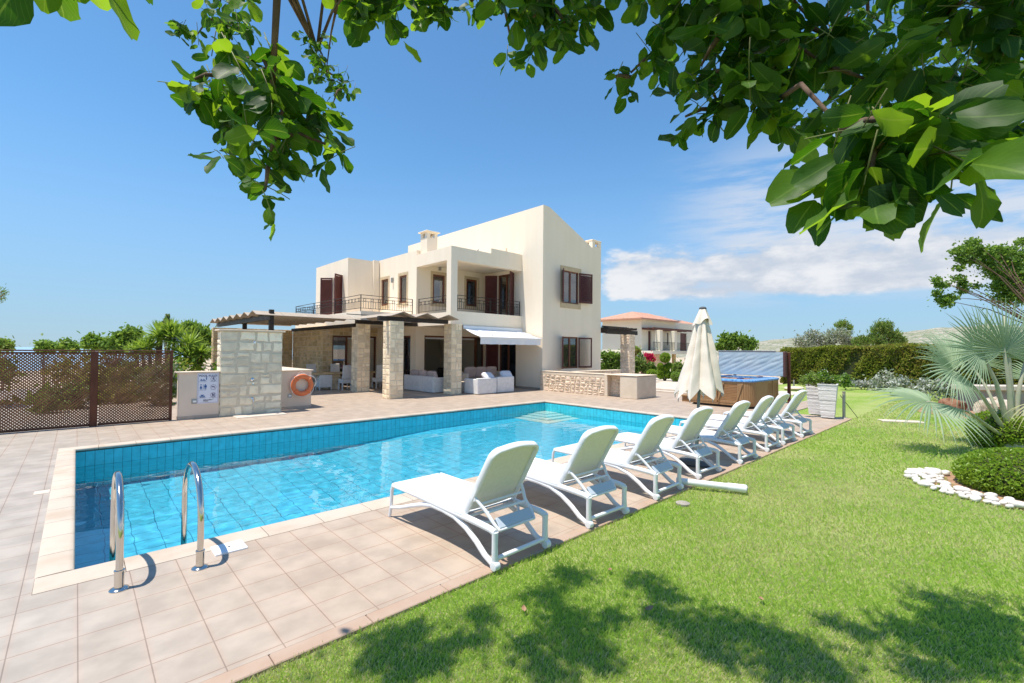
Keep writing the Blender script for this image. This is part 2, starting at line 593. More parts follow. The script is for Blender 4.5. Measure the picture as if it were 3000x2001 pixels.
F = {}
F['carob'] = leafmat('dark_leathery_leaf', (.028, .080, .014), (.045, .115, .02), (.16, .36, .012), .36, .38, .5)
F['mid'] = leafmat('mid_green_leaf', (.09, .18, .035), (.13, .23, .045), (.26, .44, .04), .42, .5, .3)
F['light'] = leafmat('light_green_leaf', (.17, .30, .05), (.23, .35, .07), (.40, .58, .07), .45, .5, .3)
F['hedge'] = leafmat('cypress_hedge_leaf', (.20, .25, .035), (.27, .31, .05), (.42, .46, .06), .40, .7, .15)
F['hedge_brown'] = leafmat('browned_hedge_leaf', (.31, .25, .07), (.26, .25, .06), (.44, .36, .09), .38, .7, .15)
F['olive'] = leafmat('olive_leaf', (.26, .30, .19), (.34, .38, .25), (.30, .36, .16), .3, .6, .3)
F['pine'] = leafmat('pine_needle', (.18, .25, .06), (.24, .30, .08), (.30, .38, .08), .38, .6, .2)
F['box'] = leafmat('box_leaf', (.17, .29, .025), (.25, .38, .04), (.42, .60, .05), .45, .4, .4)
F['yucca'] = leafmat('yucca_blade', (.20, .33, .045), (.28, .41, .07), (.42, .58, .06), .42, .4, .4)
F['palm'] = leafmat('silver_blue_fan', (.27, .38, .25), (.36, .46, .30), (.42, .54, .26), .35, .55, .3)
F['palm_dry'] = leafmat('yellowing_fan', (.46, .46, .25), (.54, .52, .30), (.52, .50, .2), .35, .6, .3)
F['boug'] = leafmat('magenta_bract', (.50, .014, .07), (.58, .025, .11), (.7, .04, .10), .4, .6, .2)
F['flower'] = leafmat('white_pink_petal', (.75, .62, .62), (.80, .78, .74), (.7, .6, .6), .3, .6, .2)
F['grey'] = leafmat('silver_grey_leaf', (.44, .46, .41), (.52, .53, .48), (.42, .44, .36), .25, .7, .2)
F['grass'] = leafmat('grass_blade', (.36, .54, .07), (.52, .66, .14), (.60, .80, .12), .5, .5, .3)
F['grass_dry'] = leafmat('dry_grass_blade', (.64, .62, .27), (.74, .69, .36), (.74, .70, .3), .45, .6, .2)
F['scrub'] = leafmat('dry_scrub_leaf', (.20, .15, .06), (.16, .14, .05), (.18, .14, .04), .25, .8, .1)
# ------------------------------------------------------------------ camera, light, sky
SUN = Vector((-.29, .085, 1)).normalized()
FW = Vector((.68534, .72779, .01963))
cam = bpy.data.cameras.new('camera')
cam.lens = 16.24
cam.sensor_width = 36
cam.clip_start = .02
cam.clip_end = 90000
co = link(bpy.data.objects.new('camera', cam))
yaw, pit, rol = R(46.71816), R(1.1247), R(.46174)
f = Vector((math.cos(pit) * math.cos(yaw), math.cos(pit) * math.sin(yaw), math.sin(pit)))
r = Vector((math.sin(yaw), -math.cos(yaw), 0))
u = r.cross(f)
r2 = math.cos(rol) * r + math.sin(rol) * u
u2 = -math.sin(rol) * r + math.cos(rol) * u
mw = Matrix((r2, u2, -f)).transposed().to_4x4()
mw.translation = (0, 0, 1.85)
co.matrix_world = mw
sc.camera = co

sun = bpy.data.lights.new('sun', 'SUN')
sun.energy = 3.7
sun.angle = R(.5)
sun.color = (1, .935, .84)
sun.cycles.is_caustics_light = True
so = link(bpy.data.objects.new('sun', sun))
so.rotation_euler = (-SUN).to_track_quat('-Z', 'Y').to_euler()
so.location = (0, 0, 30)

w = bpy.data.worlds.new('World')
sc.world = w
w.use_nodes = True
nt = w.node_tree
bg = nt.nodes['Background']
sky = nt.nodes.new('ShaderNodeTexSky')
sky.sky_type = 'NISHITA'
sky.sun_disc = False
sky.sun_elevation = math.asin(SUN.z)
sky.sun_rotation = math.atan2(SUN.x, SUN.y)
sky.altitude = 0
sky.air_density = 1.0
sky.dust_density = .0
sky.ozone_density = 2.0
bg.inputs[1].default_value = .116
tc = nt.nodes.new('ShaderNodeTexCoord')
d = tc.outputs['Generated']
sep = nt.nodes.new('ShaderNodeSeparateXYZ')
L(nt, d, sep.inputs[0])
dot = nt.nodes.new('ShaderNodeVectorMath')
dot.operation = 'DOT_PRODUCT'
L(nt, d, dot.inputs[0])
dot.inputs[1].default_value = (.728, -.686, 0)
lat = dot.outputs['Value']
def wm(op, a, b):
    n = nt.nodes.new('ShaderNodeMath')
    n.operation = op
    n.use_clamp = False
    for i, q in enumerate((a, b)):
        if isinstance(q, (int, float)):
            n.inputs[i].default_value = q
        elif q is not None:
            L(nt, q, n.inputs[i])
    return n.outputs[0]
z = sep.outputs['Z']
# pale blue air towards the horizon
hz = ramp(nt, z, -.02, .42, 1, 0)
tint = mixc(nt, 1.0, sky.outputs[0], (.57, .85, .96), 'MULTIPLY')
air = mixc(nt, wm('MULTIPLY', hz, .80), tint, (1.62, 2.30, 3.38))
# clouds: a cumulus bank low on the right and thin streaks above it
mp = nt.nodes.new('ShaderNodeMapping')
mp.inputs['Scale'].default_value = (1, 1, 2.6)
L(nt, d, mp.inputs[0])
n1 = noise(nt, mp.outputs[0], 7.5, 9, .58)
n2 = noise(nt, mp.outputs[0], 2.6, 3, .5)
cum = wm('ADD', wm('MULTIPLY', n1, .75), wm('MULTIPLY', n2, .55))
band = wm('MULTIPLY', ramp(nt, z, .085, .125), ramp(nt, z, .17, .285, 1, 0))
side = wm('MULTIPLY', ramp(nt, lat, .13, .24), 1.0)
cm = wm('MULTIPLY', band, side)
cfac = ramp(nt, wm('ADD', cum, wm('MULTIPLY', cm, .36)), .815, .97)
cfac = wm('MULTIPLY', cfac, ramp(nt, cm, .02, .3))
mp2 = nt.nodes.new('ShaderNodeMapping')
mp2.inputs['Scale'].default_value = (1, 1, 7)
mp2.inputs['Location'].default_value = (3.1, .4, 1.7)
L(nt, d, mp2.inputs[0])
n3 = noise(nt, mp2.outputs[0], 4.2, 8, .6)
band2 = wm('MULTIPLY', wm('MULTIPLY', ramp(nt, z, .07, .14), ramp(nt, z, .26, .44, 1, 0)), ramp(nt, lat, .24, .50))
sfac = wm('MULTIPLY', wm('MULTIPLY', ramp(nt, n3, .34, .60), band2), .9)
ccol = mixc(nt, ramp(nt, n1, .38, .62), (2.9, 3.25, 3.8), (4.3, 4.4, 4.6))
c1 = mixc(nt, sfac, air, (3.5, 3.8, 4.3))
c2 = mixc(nt, cfac, c1, ccol)
L(nt, c2, bg.inputs[0])
sc.view_settings.view_transform = 'Standard'
sc.view_settings.look = 'None'
sc.view_settings.exposure = .78
sc.view_settings.gamma = 1
sc.cycles.max_bounces = 10
sc.cycles.transparent_max_bounces = 24
sc.cycles.transmission_bounces = 8
sc.cycles.sample_clamp_indirect = 6
sc.cycles.use_denoising = True

# ------------------------------------------------------------------ terrain
def smooth(a, b, x):
    t = min(1, max(0, (x - a) / (b - a)))
    return t * t * (3 - 2 * t)

def gh(x, y):
    h = -.14
    h -= smooth(16.5, 60, y) * 4.2 * smooth(26, 8, x)
    h -= smooth(24, 42, x) * 1.15
    dd = math.hypot(x, y)
    h -= smooth(120, 900, dd) * 34 * smooth(.75, .45, math.atan2(x, y) / 1.57)
    return h

def gridcuts(lo, hi):
    return lo, hi
xs = [-9000, -3000, -1200, -500, -200, -90, -50, -30, -18, -10, -5, -.6, 13.1, 16, 19.4, 24, 27, 30, 34, 38, 42, 50, 60, 75, 100, 150, 220, 320, 450, 650, 900, 1300, 2500, 6000]
ys = [-6000, -1500, -400, -150, -70, -35, -18, -9, -4, 0, 3, 4.6, 12.2, 16.5, 20, 25, 30, 35, 40, 46, 53, 62, 75, 100, 140, 200, 300, 450, 620]
g = MB()
idx = {}
for i, x in enumerate(xs):
    for j, y in enumerate(ys):
        idx[i, j] = len(g.v)
        g.v.append((x, y, gh(x, y)))
for i in range(len(xs) - 1):
    for j in range(len(ys) - 1):
        if xs[i] == -.6 and ys[j] == 4.6:
            continue
        g.f.append((idx[i, j], idx[i + 1, j], idx[i + 1, j + 1], idx[i, j + 1]))
        g.m.append(0)
m, nt, p = nodes('dry_ground')
cc = coords(nt, 'Object')
c = mixc(nt, ramp(nt, noise(nt, cc, .35, 8), .42, .6), (.60, .47, .38), (.48, .38, .26))
c = mixc(nt, ramp(nt, noise(nt, cc, 1.6, 5), .52, .66), c, (.10, .13, .04))
L(nt, c, p.inputs['Base Color'])
p.inputs['Roughness'].default_value = 1
struct(g.build('ground', m, smooth=True))

m, nt, p = nodes('sea_water')
p.inputs['Base Color'].default_value = (.30, .46, .60, 1)  # pale base colour stands in for haze over the far water
p.inputs['Roughness'].default_value = .35
s = MB()
s.add([(-60000, 500, -34), (60000, 500, -34), (60000, 60000, -34), (-60000, 60000, -34)], [(0, 1, 2, 3)])
struct(s.build('sea', m))

# dry hills to the right
prof = [(1500, 0), (1700, 8), (2000, 24), (2190, 38), (2320, 47), (2420, 50), (2520, 60), (2690, 78), (2900, 94), (3200, 100), (3700, 60), (4500, 20)]
def ptop(px):
    for (a, b), (c_, d_) in zip(prof, prof[1:]):
        if a <= px <= c_:
            return b + (d_ - b) * (px - a) / (c_ - a)
    return 0
h = MB()
na, nd = 150, 16
def hill(u_, v_):
    px = 1500 + 3000 * u_
    a = math.atan2(px - 1500, 1353)
    dist = 330 + 620 * v_
    th = yaw - a
    top = ptop(px) / math.hypot(1353, px - 1500)
    rise = smooth(0, 1, v_)
    nz = .5 * math.sin(px * .013 + v_ * 9) + .3 * math.sin(px * .041 + 2 * v_) + .25 * math.sin(px * .09 - 7 * v_)
    return (dist * math.cos(th), dist * math.sin(th), -2.5 + top * dist * rise * 1.0 + nz * (1.0 + 1.2 * rise) * smooth(0, .2, top * 20))
h.surf(hill, na, nd)
m, nt, p = nodes('dry_hillside')
cc = coords(nt, 'Object')
c = mixc(nt, ramp(nt, noise(nt, cc, .03, 6), .4, .6), (.42, .36, .30), (.30, .28, .18))
c = mixc(nt, ramp(nt, noise(nt, cc, .22, 4), .44, .54), c, (.15, .18, .10))
c = mixc(nt, ramp(nt, noise(nt, cc, .09, 3), .58, .66), c, (.52, .46, .42))
L(nt, c, p.inputs['Base Color'])
p.inputs['Roughness'].default_value = 1
struct(h.build('hills', m, smooth=True))

# ------------------------------------------------------------------ pool deck, coping
PX0, PX1, PY0, PY1 = .02, 12.52, 5.29, 11.50
CX0, CX1, CY0, CY1 = -.21, 12.78, 4.97, 11.76

def slab(mb, x0, x1, y0, y1, z0, z1, holes=()):
    P = []
    k = len(mb.v)
    wall(mb, 'y', 0, 1, x0, x1, y0, y1, holes)
    for i in range(k, len(mb.v)):
        x, c_, y = mb.v[i]
        mb.v[i] = (x, y, z0 if c_ == 1 else z1)
    return mb

def tilemat(name, bw, bh, ox, oy, c1, c2, cm, mort, edge=None, edgew=.03, rough=.6, spec=.35, axis='xy', msm=.1, bump=.4, offset=0.0, shift=None, cs=3.0):
    m, nt, p = nodes(name)
    co_ = coords(nt, 'Object')
    sp = nt.nodes.new('ShaderNodeSeparateXYZ')
    L(nt, co_, sp.inputs[0])
    cb = nt.nodes.new('ShaderNodeCombineXYZ')
    for k, a in enumerate(axis):
        ad = nt.nodes.new('ShaderNodeMath')
        ad.operation = 'ADD'
        ad.inputs[1].default_value = (-ox, -oy)[k] + 400 * (bw, bh)[k]
        L(nt, sp.outputs['XYZ'['xyz'.index(a)]], ad.inputs[0])
        L(nt, ad.outputs[0], cb.inputs[k])
    def brick(mo, sm):
        b = nt.nodes.new('ShaderNodeTexBrick')
        b.offset = offset
        b.inputs['Scale'].default_value = 1
        b.inputs['Brick Width'].default_value = bw
        b.inputs['Row Height'].default_value = bh
        b.inputs['Mortar Size'].default_value = mo
        b.inputs['Mortar Smooth'].default_value = sm
        b.inputs['Color1'].default_value = (*c1, 1)
        b.inputs['Color2'].default_value = (*c2, 1)
        b.inputs['Mortar'].default_value = (*cm, 1)
        L(nt, cb.outputs[0], b.inputs[0])
        return b
    b = brick(mort, msm)
    nz = ramp(nt, noise(nt, co_, cs, 6), .3, .7, .86, 1.10)
    base = b.outputs['Color']
    if edge:
        e = brick(edgew, 1)
        base = mixc(nt, e.outputs['Fac'], base, edge)
        base = mixc(nt, b.outputs['Fac'], base, cm)
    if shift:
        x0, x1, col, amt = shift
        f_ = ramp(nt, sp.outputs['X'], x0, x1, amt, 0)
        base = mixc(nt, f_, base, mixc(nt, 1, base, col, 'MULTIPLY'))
    hs = nt.nodes.new('ShaderNodeHueSaturation')
    L(nt, nz, hs.inputs['Value'])
    L(nt, base, hs.inputs['Color'])
    L(nt, hs.outputs[0], p.inputs['Base Color'])
    p.inputs['Roughness'].default_value = rough
    p.inputs['Specular IOR Level'].default_value = spec
    if bump:
        bp = nt.nodes.new('ShaderNodeBump')
        bp.inputs['Strength'].default_value = bump
        bp.inputs['Distance'].default_value = .004
        inv = wm2(nt, 'SUBTRACT', 1, b.outputs['Fac'])
        nn = wm2(nt, 'ADD', inv, wm2(nt, 'MULTIPLY', noise(nt, co_, 25, 4), .35))
        L(nt, nn, bp.inputs['Height'])
        L(nt, bp.outputs[0], p.inputs['Normal'])
    return m

def wm2(nt, op, a, b):
    n = nt.nodes.new('ShaderNodeMath')
    n.operation = op
    for i, q in enumerate((a, b)):
        if isinstance(q, (int, float)):
            n.inputs[i].default_value = q
        else:
            L(nt, q, n.inputs[i])
    return n.outputs[0]

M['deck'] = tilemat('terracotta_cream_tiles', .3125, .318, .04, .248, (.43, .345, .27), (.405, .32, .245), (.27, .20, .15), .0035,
                    edge=(.435, .325, .245), edgew=.035, rough=.55, shift=(-.6, 1.6, (.93, 1.03, 1.14), 1.0))  # cooler light towards the left end is mixed into the tile colour
d_ = MB()
slab(d_, -14, 16.0, 3.06, 29.5, -.10, 0, [(CX0, CX1, CY0, CY1)])
slab(d_, 16.0, 19.4, 5.25, 15.0, -.10, 0)
slab(d_, 16.0, 21.0, 4.55, 5.25, -.10, 0)
struct(d_.build('pool_deck', M['deck']))
b_ = MB()
x = -14.0
while x < 16.0:
    l_ = .62
    b_.bbox((x + .002, 2.935, -.10), (min(x + l_, 16.02) - .002, 3.058, .004), .006)
    x += l_
M['border'] = mat('terracotta_edge_tile', (.39, .27, .195), (.42, .31, .235), rough=.7, scale=3, bump=.2, bscale=40, bdist=.003)
struct(b_.build('deck_border', M['border']))

# rounded cream coping stones
c_ = MB()
def copstone(x0, x1, y0, y1, inner):
    e = .003
    if inner in 'yY':
        a, b = (y0, y1) if inner == 'Y' else (y1, y0)
        sg = 1 if b > a else -1
        prof_ = [(a, -.06), (a, .004), (a + sg * .02, .010), (b - sg * .04, .013), (b - sg * .012, .010), (b, -.002), (b + sg * .004, -.018), (b, -.034), (b - sg * .03, -.045), (b - sg * .05, -.06)]
        vs = [(x0 + e, q[0], q[1]) for q in prof_] + [(x1 - e, q[0], q[1]) for q in prof_]
    else:
        a, b = (x0, x1) if inner == 'X' else (x1, x0)
        sg = 1 if b > a else -1
        prof_ = [(a, -.06), (a, .004), (a + sg * .02, .010), (b - sg * .04, .013), (b - sg * .012, .010), (b, -.002), (b + sg * .004, -.018), (b, -.034), (b - sg * .03, -.045), (b - sg * .05, -.06)]
        vs = [(q[0], y0 + e, q[1]) for q in prof_] + [(q[0], y1 - e, q[1]) for q in prof_]
    n = len(prof_)
    fs = [tuple(range(n))[::-1], tuple(range(n, 2 * n))] + [(i, (i + 1) % n, n + (i + 1) % n, n + i) for i in range(n)]
    c_.add(vs, fs)
k = 24
for i in range(k):
    a, b = CX0 + (CX1 - CX0) * i / k, CX0 + (CX1 - CX0) * (i + 1) / k
    copstone(a, b, CY0, PY0, 'Y')
    copstone(a, b, PY1, CY1, 'y')
k = 12
for i in range(k):
    a, b = PY0 + (PY1 - PY0) * i / k, PY0 + (PY1 - PY0) * (i + 1) / k
    copstone(CX0, PX0, a, b, 'X')
    copstone(PX1, CX1, a, b, 'x')
M['coping'] = mat('cream_coping_stone', (.53, .45, .365), (.46, .36, .27), rough=.7, scale=2.2, bump=.15, bscale=60, island=.04, lo=.4, hi=.75)
struct(c_.build('pool_coping', M['coping'], smooth=True, angle=40))

# basin
tk = dict(rough=.25, spec=.5, bump=.2, cs=6.0)
tA, tB, tM = (.05, .58, .66), (.075, .62, .70), (.02, .22, .28)
M['tile_x'] = tilemat('turquoise_wall_tile', .131, .33, .021, .0, tA, tB, tM, .004, axis='xz', **tk)
M['tile_y'] = tilemat('turquoise_end_tile', .131, .33, .021, .0, tA, tB, tM, .004, axis='yz', **tk)
M['tile_f'] = tilemat('turquoise_floor_tile', .31, .31, .021, .0, (.075, .54, .70), (.095, .57, .73), (.02, .24, .36), .006, axis='xy', **tk)
bs = MB()
bs.cur = 0
bs.box((PX0 - .15, PY0 - .15, -2.5), (PX1 + .15, PY0, -.06))
bs.box((PX0 - .15, PY1, -2.5), (PX1 + .15, PY1 + .15, -.06))
bs.cur = 1
bs.box((PX0 - .15, PY0, -2.5), (PX0, PY1, -.06))
bs.box((PX1, PY0, -2.5), (PX1 + .15, PY1, -.06))
bs.cur = 2
fl = [(PX0, -2.0), (4.4, -2.0), (7.6, -1.15), (PX1, -1.05)]
vs = [(a, y, b) for y in (PY0, PY1) for a, b in fl] + [(a, y, b - .2) for y in (PY0, PY1) for a, b in fl]
fs = [(i, i + 1, 5 + i, 4 + i) for i in range(3)] + [(8 + i, 12 + i, 13 + i, 9 + i) for i in range(3)]
bs.add(vs, fs)
bo = struct(bs.build('pool_basin', [M['tile_x'], M['tile_y'], M['tile_f']]))
bo.cycles.is_caustics_receiver = True
st = MB()
for k, (e, zt) in enumerate(((.62, -.40), (.95, -.60), (1.28, -.80), (1.62, -1.0))):
    st.bbox((PX1 - e, PY1 - e, zt - .2 if k < 3 else -1.3), (PX1 - .001, PY1 - .001, zt), .02)
M['stepstone'] = mat('pale_step_stone', (.60, .68, .58), (.55, .63, .53), rough=.6, scale=3)
o = struct(st.build('pool_steps', M['stepstone']))
o.cycles.is_caustics_receiver = True
dr = MB()
dr.lathe([(.15, -1.998), (.15, -1.985), (.13, -1.98), (.001, -1.975)], 24, T3((1.25, 6.95, 0)))
o = dr.build('floor_drain', M['white_plastic'], loc=(1.25, 6.95, -2))
o.cycles.is_caustics_receiver = True
tag(o, 'round white drain cover on the pool floor by the ladder', 'drain')

# water
m, nt, p = nodes('pool_water')
p.inputs['Base Color'].default_value = (.90, .985, 1, 1)
p.inputs['Transmission Weight'].default_value = 1
p.inputs['IOR'].default_value = 1.33
p.inputs['Roughness'].default_value = 0
nx, ny = 420, 210
X, Y = np.meshgrid(np.linspace(PX0 - .02, PX1 + .02, nx + 1), np.linspace(PY0 - .02, PY1 + .02, ny + 1), indexing='ij')
Z = np.full_like(X, -.33)
q = np.random.default_rng(3)
for k in range(34):
    lam = q.uniform(.10, .55)
    th = q.normal(.9, .9)
    Z += .0006 * lam * np.sin(2 * np.pi / lam * (X * math.cos(th) + Y * math.sin(th)) + q.uniform(0, 6.3)) * (.7 + .5 * np.sin(X * q.uniform(.3, 1.2) + Y * q.uniform(.3, 1.2) + k))
V = np.stack([X, Y, Z], -1).reshape(-1, 3)
I = np.arange((nx + 1) * (ny + 1)).reshape(nx + 1, ny + 1)
fa = np.stack([I[:-1, :-1], I[1:, :-1], I[1:, 1:], I[:-1, 1:]], -1).reshape(-1, 4)
me = bpy.data.meshes.new('pool_water')
me.vertices.add(len(V))
me.vertices.foreach_set('co', V.ravel())
me.loops.add(fa.size)
me.loops.foreach_set('vertex_index', fa.ravel().astype(np.int32))
me.polygons.add(len(fa))
me.polygons.foreach_set('loop_start', (np.arange(len(fa)) * 4).astype(np.int32))
me.polygons.foreach_set('use_smooth', np.ones(len(fa), bool))
me.materials.append(m)
me.update(calc_edges=True)
o = struct(link(bpy.data.objects.new('pool_water', me)))
o.cycles.is_caustics_caster = True

# small things set in the deck
o = MB().bbox((.93, 4.80, -.02), (1.19, 5.03, .018), .006).build('skimmer_lid', M['white_plastic'], loc=(1.06, 4.9, 0))
tag(o, 'square white skimmer lid set in the deck by the ladder', 'lid')
fh = MB().lathe([(.012, .0182), (.012, .0195), (.0001, .0197)], 12, T3((1.06, 4.915, 0)))
fh.build('finger_hole', M['signblack'], o)
o = MB().bbox((-.36, 8.29, -.02), (-.21 - .005, 8.47, .006), .003).build('deck_marker', M['paleslab'], loc=(-.28, 8.4, 0))
tag(o, 'small white plate set in the tiles left of the pool', 'plate')

# steel handrails of the ladder
def handrail(x, label):
    t = thing('pool_handrail', label, 'handrail', (x, 4.645, 0), 'curved steel handrails of the pool ladder')
    pts = [(x, 4.645, .0), (x, 4.645, .2), (x, 4.645, .38)]
    for k in range(0, 17):
        a = math.pi * k / 16
        pts.append((x, 5.045 - .40 * math.cos(a), .40 + .39 * math.sin(a)))
    pts += [(x, 5.445, .1), (x, 5.445, -.4), (x, 5.445, -1.3)]
    MB().tube(pts, .0245, 16).build('rail', M['steel'], t, smooth=True, angle=50)
    MB().lathe([(.031, .0), (.031, .135), (.034, .14), (.034, .15), (.026, .152)], 20, T3((x, 4.645, 0))).build('sleeve', M['steel'], t, smooth=True, angle=40)
    MB().lathe([(.062, .0), (.062, .006), (.055, .014), (.035, .02), (.03, .022)], 24, T3((x, 4.645, 0))).build('flange', M['steel'], t, smooth=True, angle=40)
    return t
handrail(.27, 'curved steel handrail nearer the left end of the pool')
handrail(.79, 'curved steel handrail beside the white skimmer lid')
for k, zz in enumerate((-.62, -.90, -1.18)):
    o = MB().bbox((.30, 5.41, zz), (.76, 5.49, zz + .03), .008).build('ladder_tread', M['steel'], loc=(.53, 5.45, zz))
    tag(o, ['uppermost', 'middle', 'lowest'][k] + ' steel ladder tread between the handrails underwater', 'ladder tread', 'ladder treads')

# ------------------------------------------------------------------ lawn
m, nt, p = nodes('lawn_turf')
cc = coords(nt, 'Object')
c = mixc(nt, ramp(nt, noise(nt, cc, .55, 5), .40, .62), (.20, .32, .055), (.40, .42, .18))
c = mixc(nt, ramp(nt, noise(nt, cc, 55, 3), .35, .65, 0, .8), c, (.34, .48, .10))
c = mixc(nt, ramp(nt, noise(nt, cc, 23, 2), .58, .72, 0, .75), c, (.56, .52, .28))
L(nt, c, p.inputs['Base Color'])
p.inputs['Roughness'].default_value = 1
p.inputs['Specular IOR Level'].default_value = .05
bp = nt.nodes.new('ShaderNodeBump')
bp.inputs['Strength'].default_value = 1
bp.inputs['Distance'].default_value = .05
L(nt, noise(nt, cc, 45, 4), bp.inputs['Height'])
L(nt, bp.outputs[0], p.inputs['Normal'])
l_ = MB()
slab(l_, -16, 16.0, -14, 2.93, -.12, -.022)
slab(l_, 16.02, 31.4, -14, 4.55, -.12, -.026)
slab(l_, 21.02, 31.4, 4.55, 5.27, -.12, -.024)
slab(l_, 19.42, 31.4, 5.27, 8.98, -.12, -.024)
struct(l_.build('lawn', m))

def patch(x, y):
    return (np.sin(x * .9 + 1.1 * np.sin(y * .7)) + np.sin(y * 1.7 - .6 * x + 2) + .7 * np.sin(2.3 * x + 1.9 * y) + .5 * np.sin(4.1 * x - 3.3 * y + 1)) / 3.2

n = 520000
q = np.random.default_rng(5)
rr = np.exp(q.uniform(math.log(1.9), math.log(30), n))
th = yaw + q.uniform(-R(58), R(46), n)
x, y = rr * np.cos(th), rr * np.sin(th)
ok = (y < 2.93 + q.normal(0, .018, n)) & ((x < 16.0) | (y < 4.55)) & (x < 31) & (np.hypot(x - 9.6, y + .35) > .95)
x2, y2, r2_ = x[ok], y[ok], rr[ok]
k = len(x2)
hgt = .0145 * q.uniform(.55, 1.6, k) * (1 + .02 * r2_)
az = q.uniform(0, 6.283, k)
lean = q.uniform(.15, 1.1, k)
A = np.stack([np.cos(az) * lean, np.sin(az) * lean, np.ones(k)], 1)
A = unit(A) * hgt[:, None]
wd = (.0014 + .00042 * r2_) * q.uniform(.7, 1.3, k)
B = unit(np.cross(A, np.stack([np.cos(az + 1.2), np.sin(az + 1.2), q.normal(0, .3, k)], 1))) * wd[:, None]
P = np.stack([x2, y2, -.022 + A[:, 2]], 1)
dry = q.random(k) < np.clip(.36 + .52 * patch(x2, y2) + .14 * np.clip((r2_ - 3.5) / 4, 0, 1), .06, .8)
o = quads_mesh('grass', P, A, B, [F['grass'], F['grass_dry']], mi=dry.astype(int))
struct(o, 'stuff')
tag(o, 'short sunlit grass of the lawn with dry yellow patches', 'grass')
# ------------------------------------------------------------------ villa
V = thing('villa', 'cream two-storey villa with maroon shutters beyond the pool', 'house', (16.12, 15.0, 0))
XM = 16.12
mw_ = MB()
# tall volume on the right, roof falling away from its left wall
wall(mw_, 'x', XM, XM + .3, 15.0, 27.4, 0, 8.84, [(17.0, 18.24, 3.42, 5.80), (16.83, 18.10, 0.0, 2.46)])
wall(mw_, 'y', 15.0, 15.3, XM + .3, 20.76, 0, 7.1, [(17.56, 18.82, 4.25, 5.90), (17.54, 18.80, .97, 2.57)])
gp = [(XM + .3, 7.1), (20.76, 7.1), (20.76, 7.38), (19.98, 7.38), (16.70, 8.77), (16.58, 8.82), (XM + .3, 8.84)]
n_ = len(gp)
mw_.add([(a, 15.0, b) for a, b in gp] + [(a, 15.3, b) for a, b in gp], [tuple(range(n_)), tuple(range(n_, 2 * n_))[::-1]] + [(i, (i + 1) % n_, n_ + (i + 1) % n_, n_ + i) for i in range(1, n_ - 1)])
wall(mw_, 'x', 20.46, 20.76, 15.3, 27.4, 0, 7.3)
wall(mw_, 'y', 27.1, 27.4, XM + .3, 20.46, 0, 7.0)
rp = [(XM + .3, 8.6), (16.6, 8.7), (20.0, 7.28), (20.46, 7.1), (20.46, 6.7), (XM + .3, 6.7)]
n_ = len(rp)
mw_.add([(a, 15.3, b) for a, b in rp] + [(a, 27.1, b) for a, b in rp], [tuple(range(n_)), tuple(range(n_, 2 * n_))[::-1]] + [(i, (i + 1) % n_, n_ + (i + 1) % n_, n_ + i) for i in range(n_)])
# middle volume
wall(mw_, 'x', 11.8, 12.1, 19.24, 23.1, 0, 6.64, [(20.14, 20.86, 4.17, 5.57), (22.01, 22.75, 4.17, 5.57), (19.73, 22.60, 0, 2.54)])
wall(mw_, 'y', 19.24, 19.54, 12.1, XM, 0, 6.60, [(12.72, 13.45, 4.17, 5.60), (14.79, 15.53, 4.17, 5.60), (12.28, 16.02, 0, 2.555)])
mw_.box((12.1, 19.54, 6.25), (XM, 27.1, 6.45))
mw_.box((12.1, 19.54, 2.78), (XM, 27.1, 3.40))
mw_.box((12.1, 26.8, 0), (XM, 27.1, 2.78))
mw_.box((12.1, 26.8, 3.4), (XM, 27.1, 6.25))
# left wing upstairs
wall(mw_, 'y', 23.1, 23.4, 10.1, 11.8, 3.42, 6.58)
wall(mw_, 'x', 10.1, 10.4, 23.4, 27.45, 3.42, 6.58, [(23.72, 24.96, 3.44, 5.74)])
mw_.box((10.4, 23.4, 6.3), (12.1, 27.15, 6.48))
mw_.box((10.4, 27.15, 3.42), (12.1, 27.45, 6.58))
mw_.box((11.46, 22.96, 3.42), (11.77, 23.1, 6.62))
mw_.build('wall', M['plaster'], V)

po = MB()
# portico: roof beams, slab, corner column, floor
po.box((11.8, 16.43, 5.82), (XM, 16.76, 6.41))
po.box((11.8, 16.76, 5.82), (12.145, 19.24, 6.41))
po.box((12.145, 16.76, 5.98), (XM, 19.24, 6.36))
po.box((14.085, 16.432, 6.41), (XM, 16.74, 6.65))
po.box((11.8, 16.43, 3.40), (12.145, 16.76, 5.82))
po.box((11.8, 16.43, 2.96), (XM, 19.24, 3.40))
po.box((12.145, 16.43, 3.40), (XM, 16.60, 3.57))
po.box((11.8, 16.76, 3.40), (11.96, 19.24, 3.52))
po.build('portico', M['plaster'], V)
ba = MB()
ba.box((9.03, 19.26, 2.985), (11.8, 23.1, 3.42))
ba.box((9.03, 23.1, 2.985), (11.8, 27.6, 3.42))
ba.box((9.03, 19.26, 3.42), (9.2, 27.6, 3.55))
ba.box((9.2, 19.26, 3.42), (11.8, 19.42, 3.55))
ba.build('balcony', M['plaster'], V)

# ground floor masonry under the balcony
sw = MB()
sw.cur = 0
wall(sw, 'y', 23.1, 23.4, 8.85, 11.8, 0, 2.985, [(9.35, 11.72, 0, 2.545)])
wall(sw, 'x', 8.85, 9.15, 23.4, 27.4, 0, 2.985)
sw.cur = 1
stones(sw, (8.85, 23.1, 0), (1, 0, 0), (0, 0, 1), .5, 2.98, (0, -1, 0), .3, .26, seed=41, dep=.015)
stones(sw, (9.35, 23.1, 2.55), (1, 0, 0), (0, 0, 1), 2.45, .43, (0, -1, 0), .5, .4, seed=42, dep=.015)
stones(sw, (8.85, 27.4, 0), (0, -1, 0), (0, 0, 1), 4.3, 2.98, (-1, 0, 0), .34, .30, seed=43, dep=.015)
sw.build('stone_wall', [M['mortar'], M['stone_gold']], V)

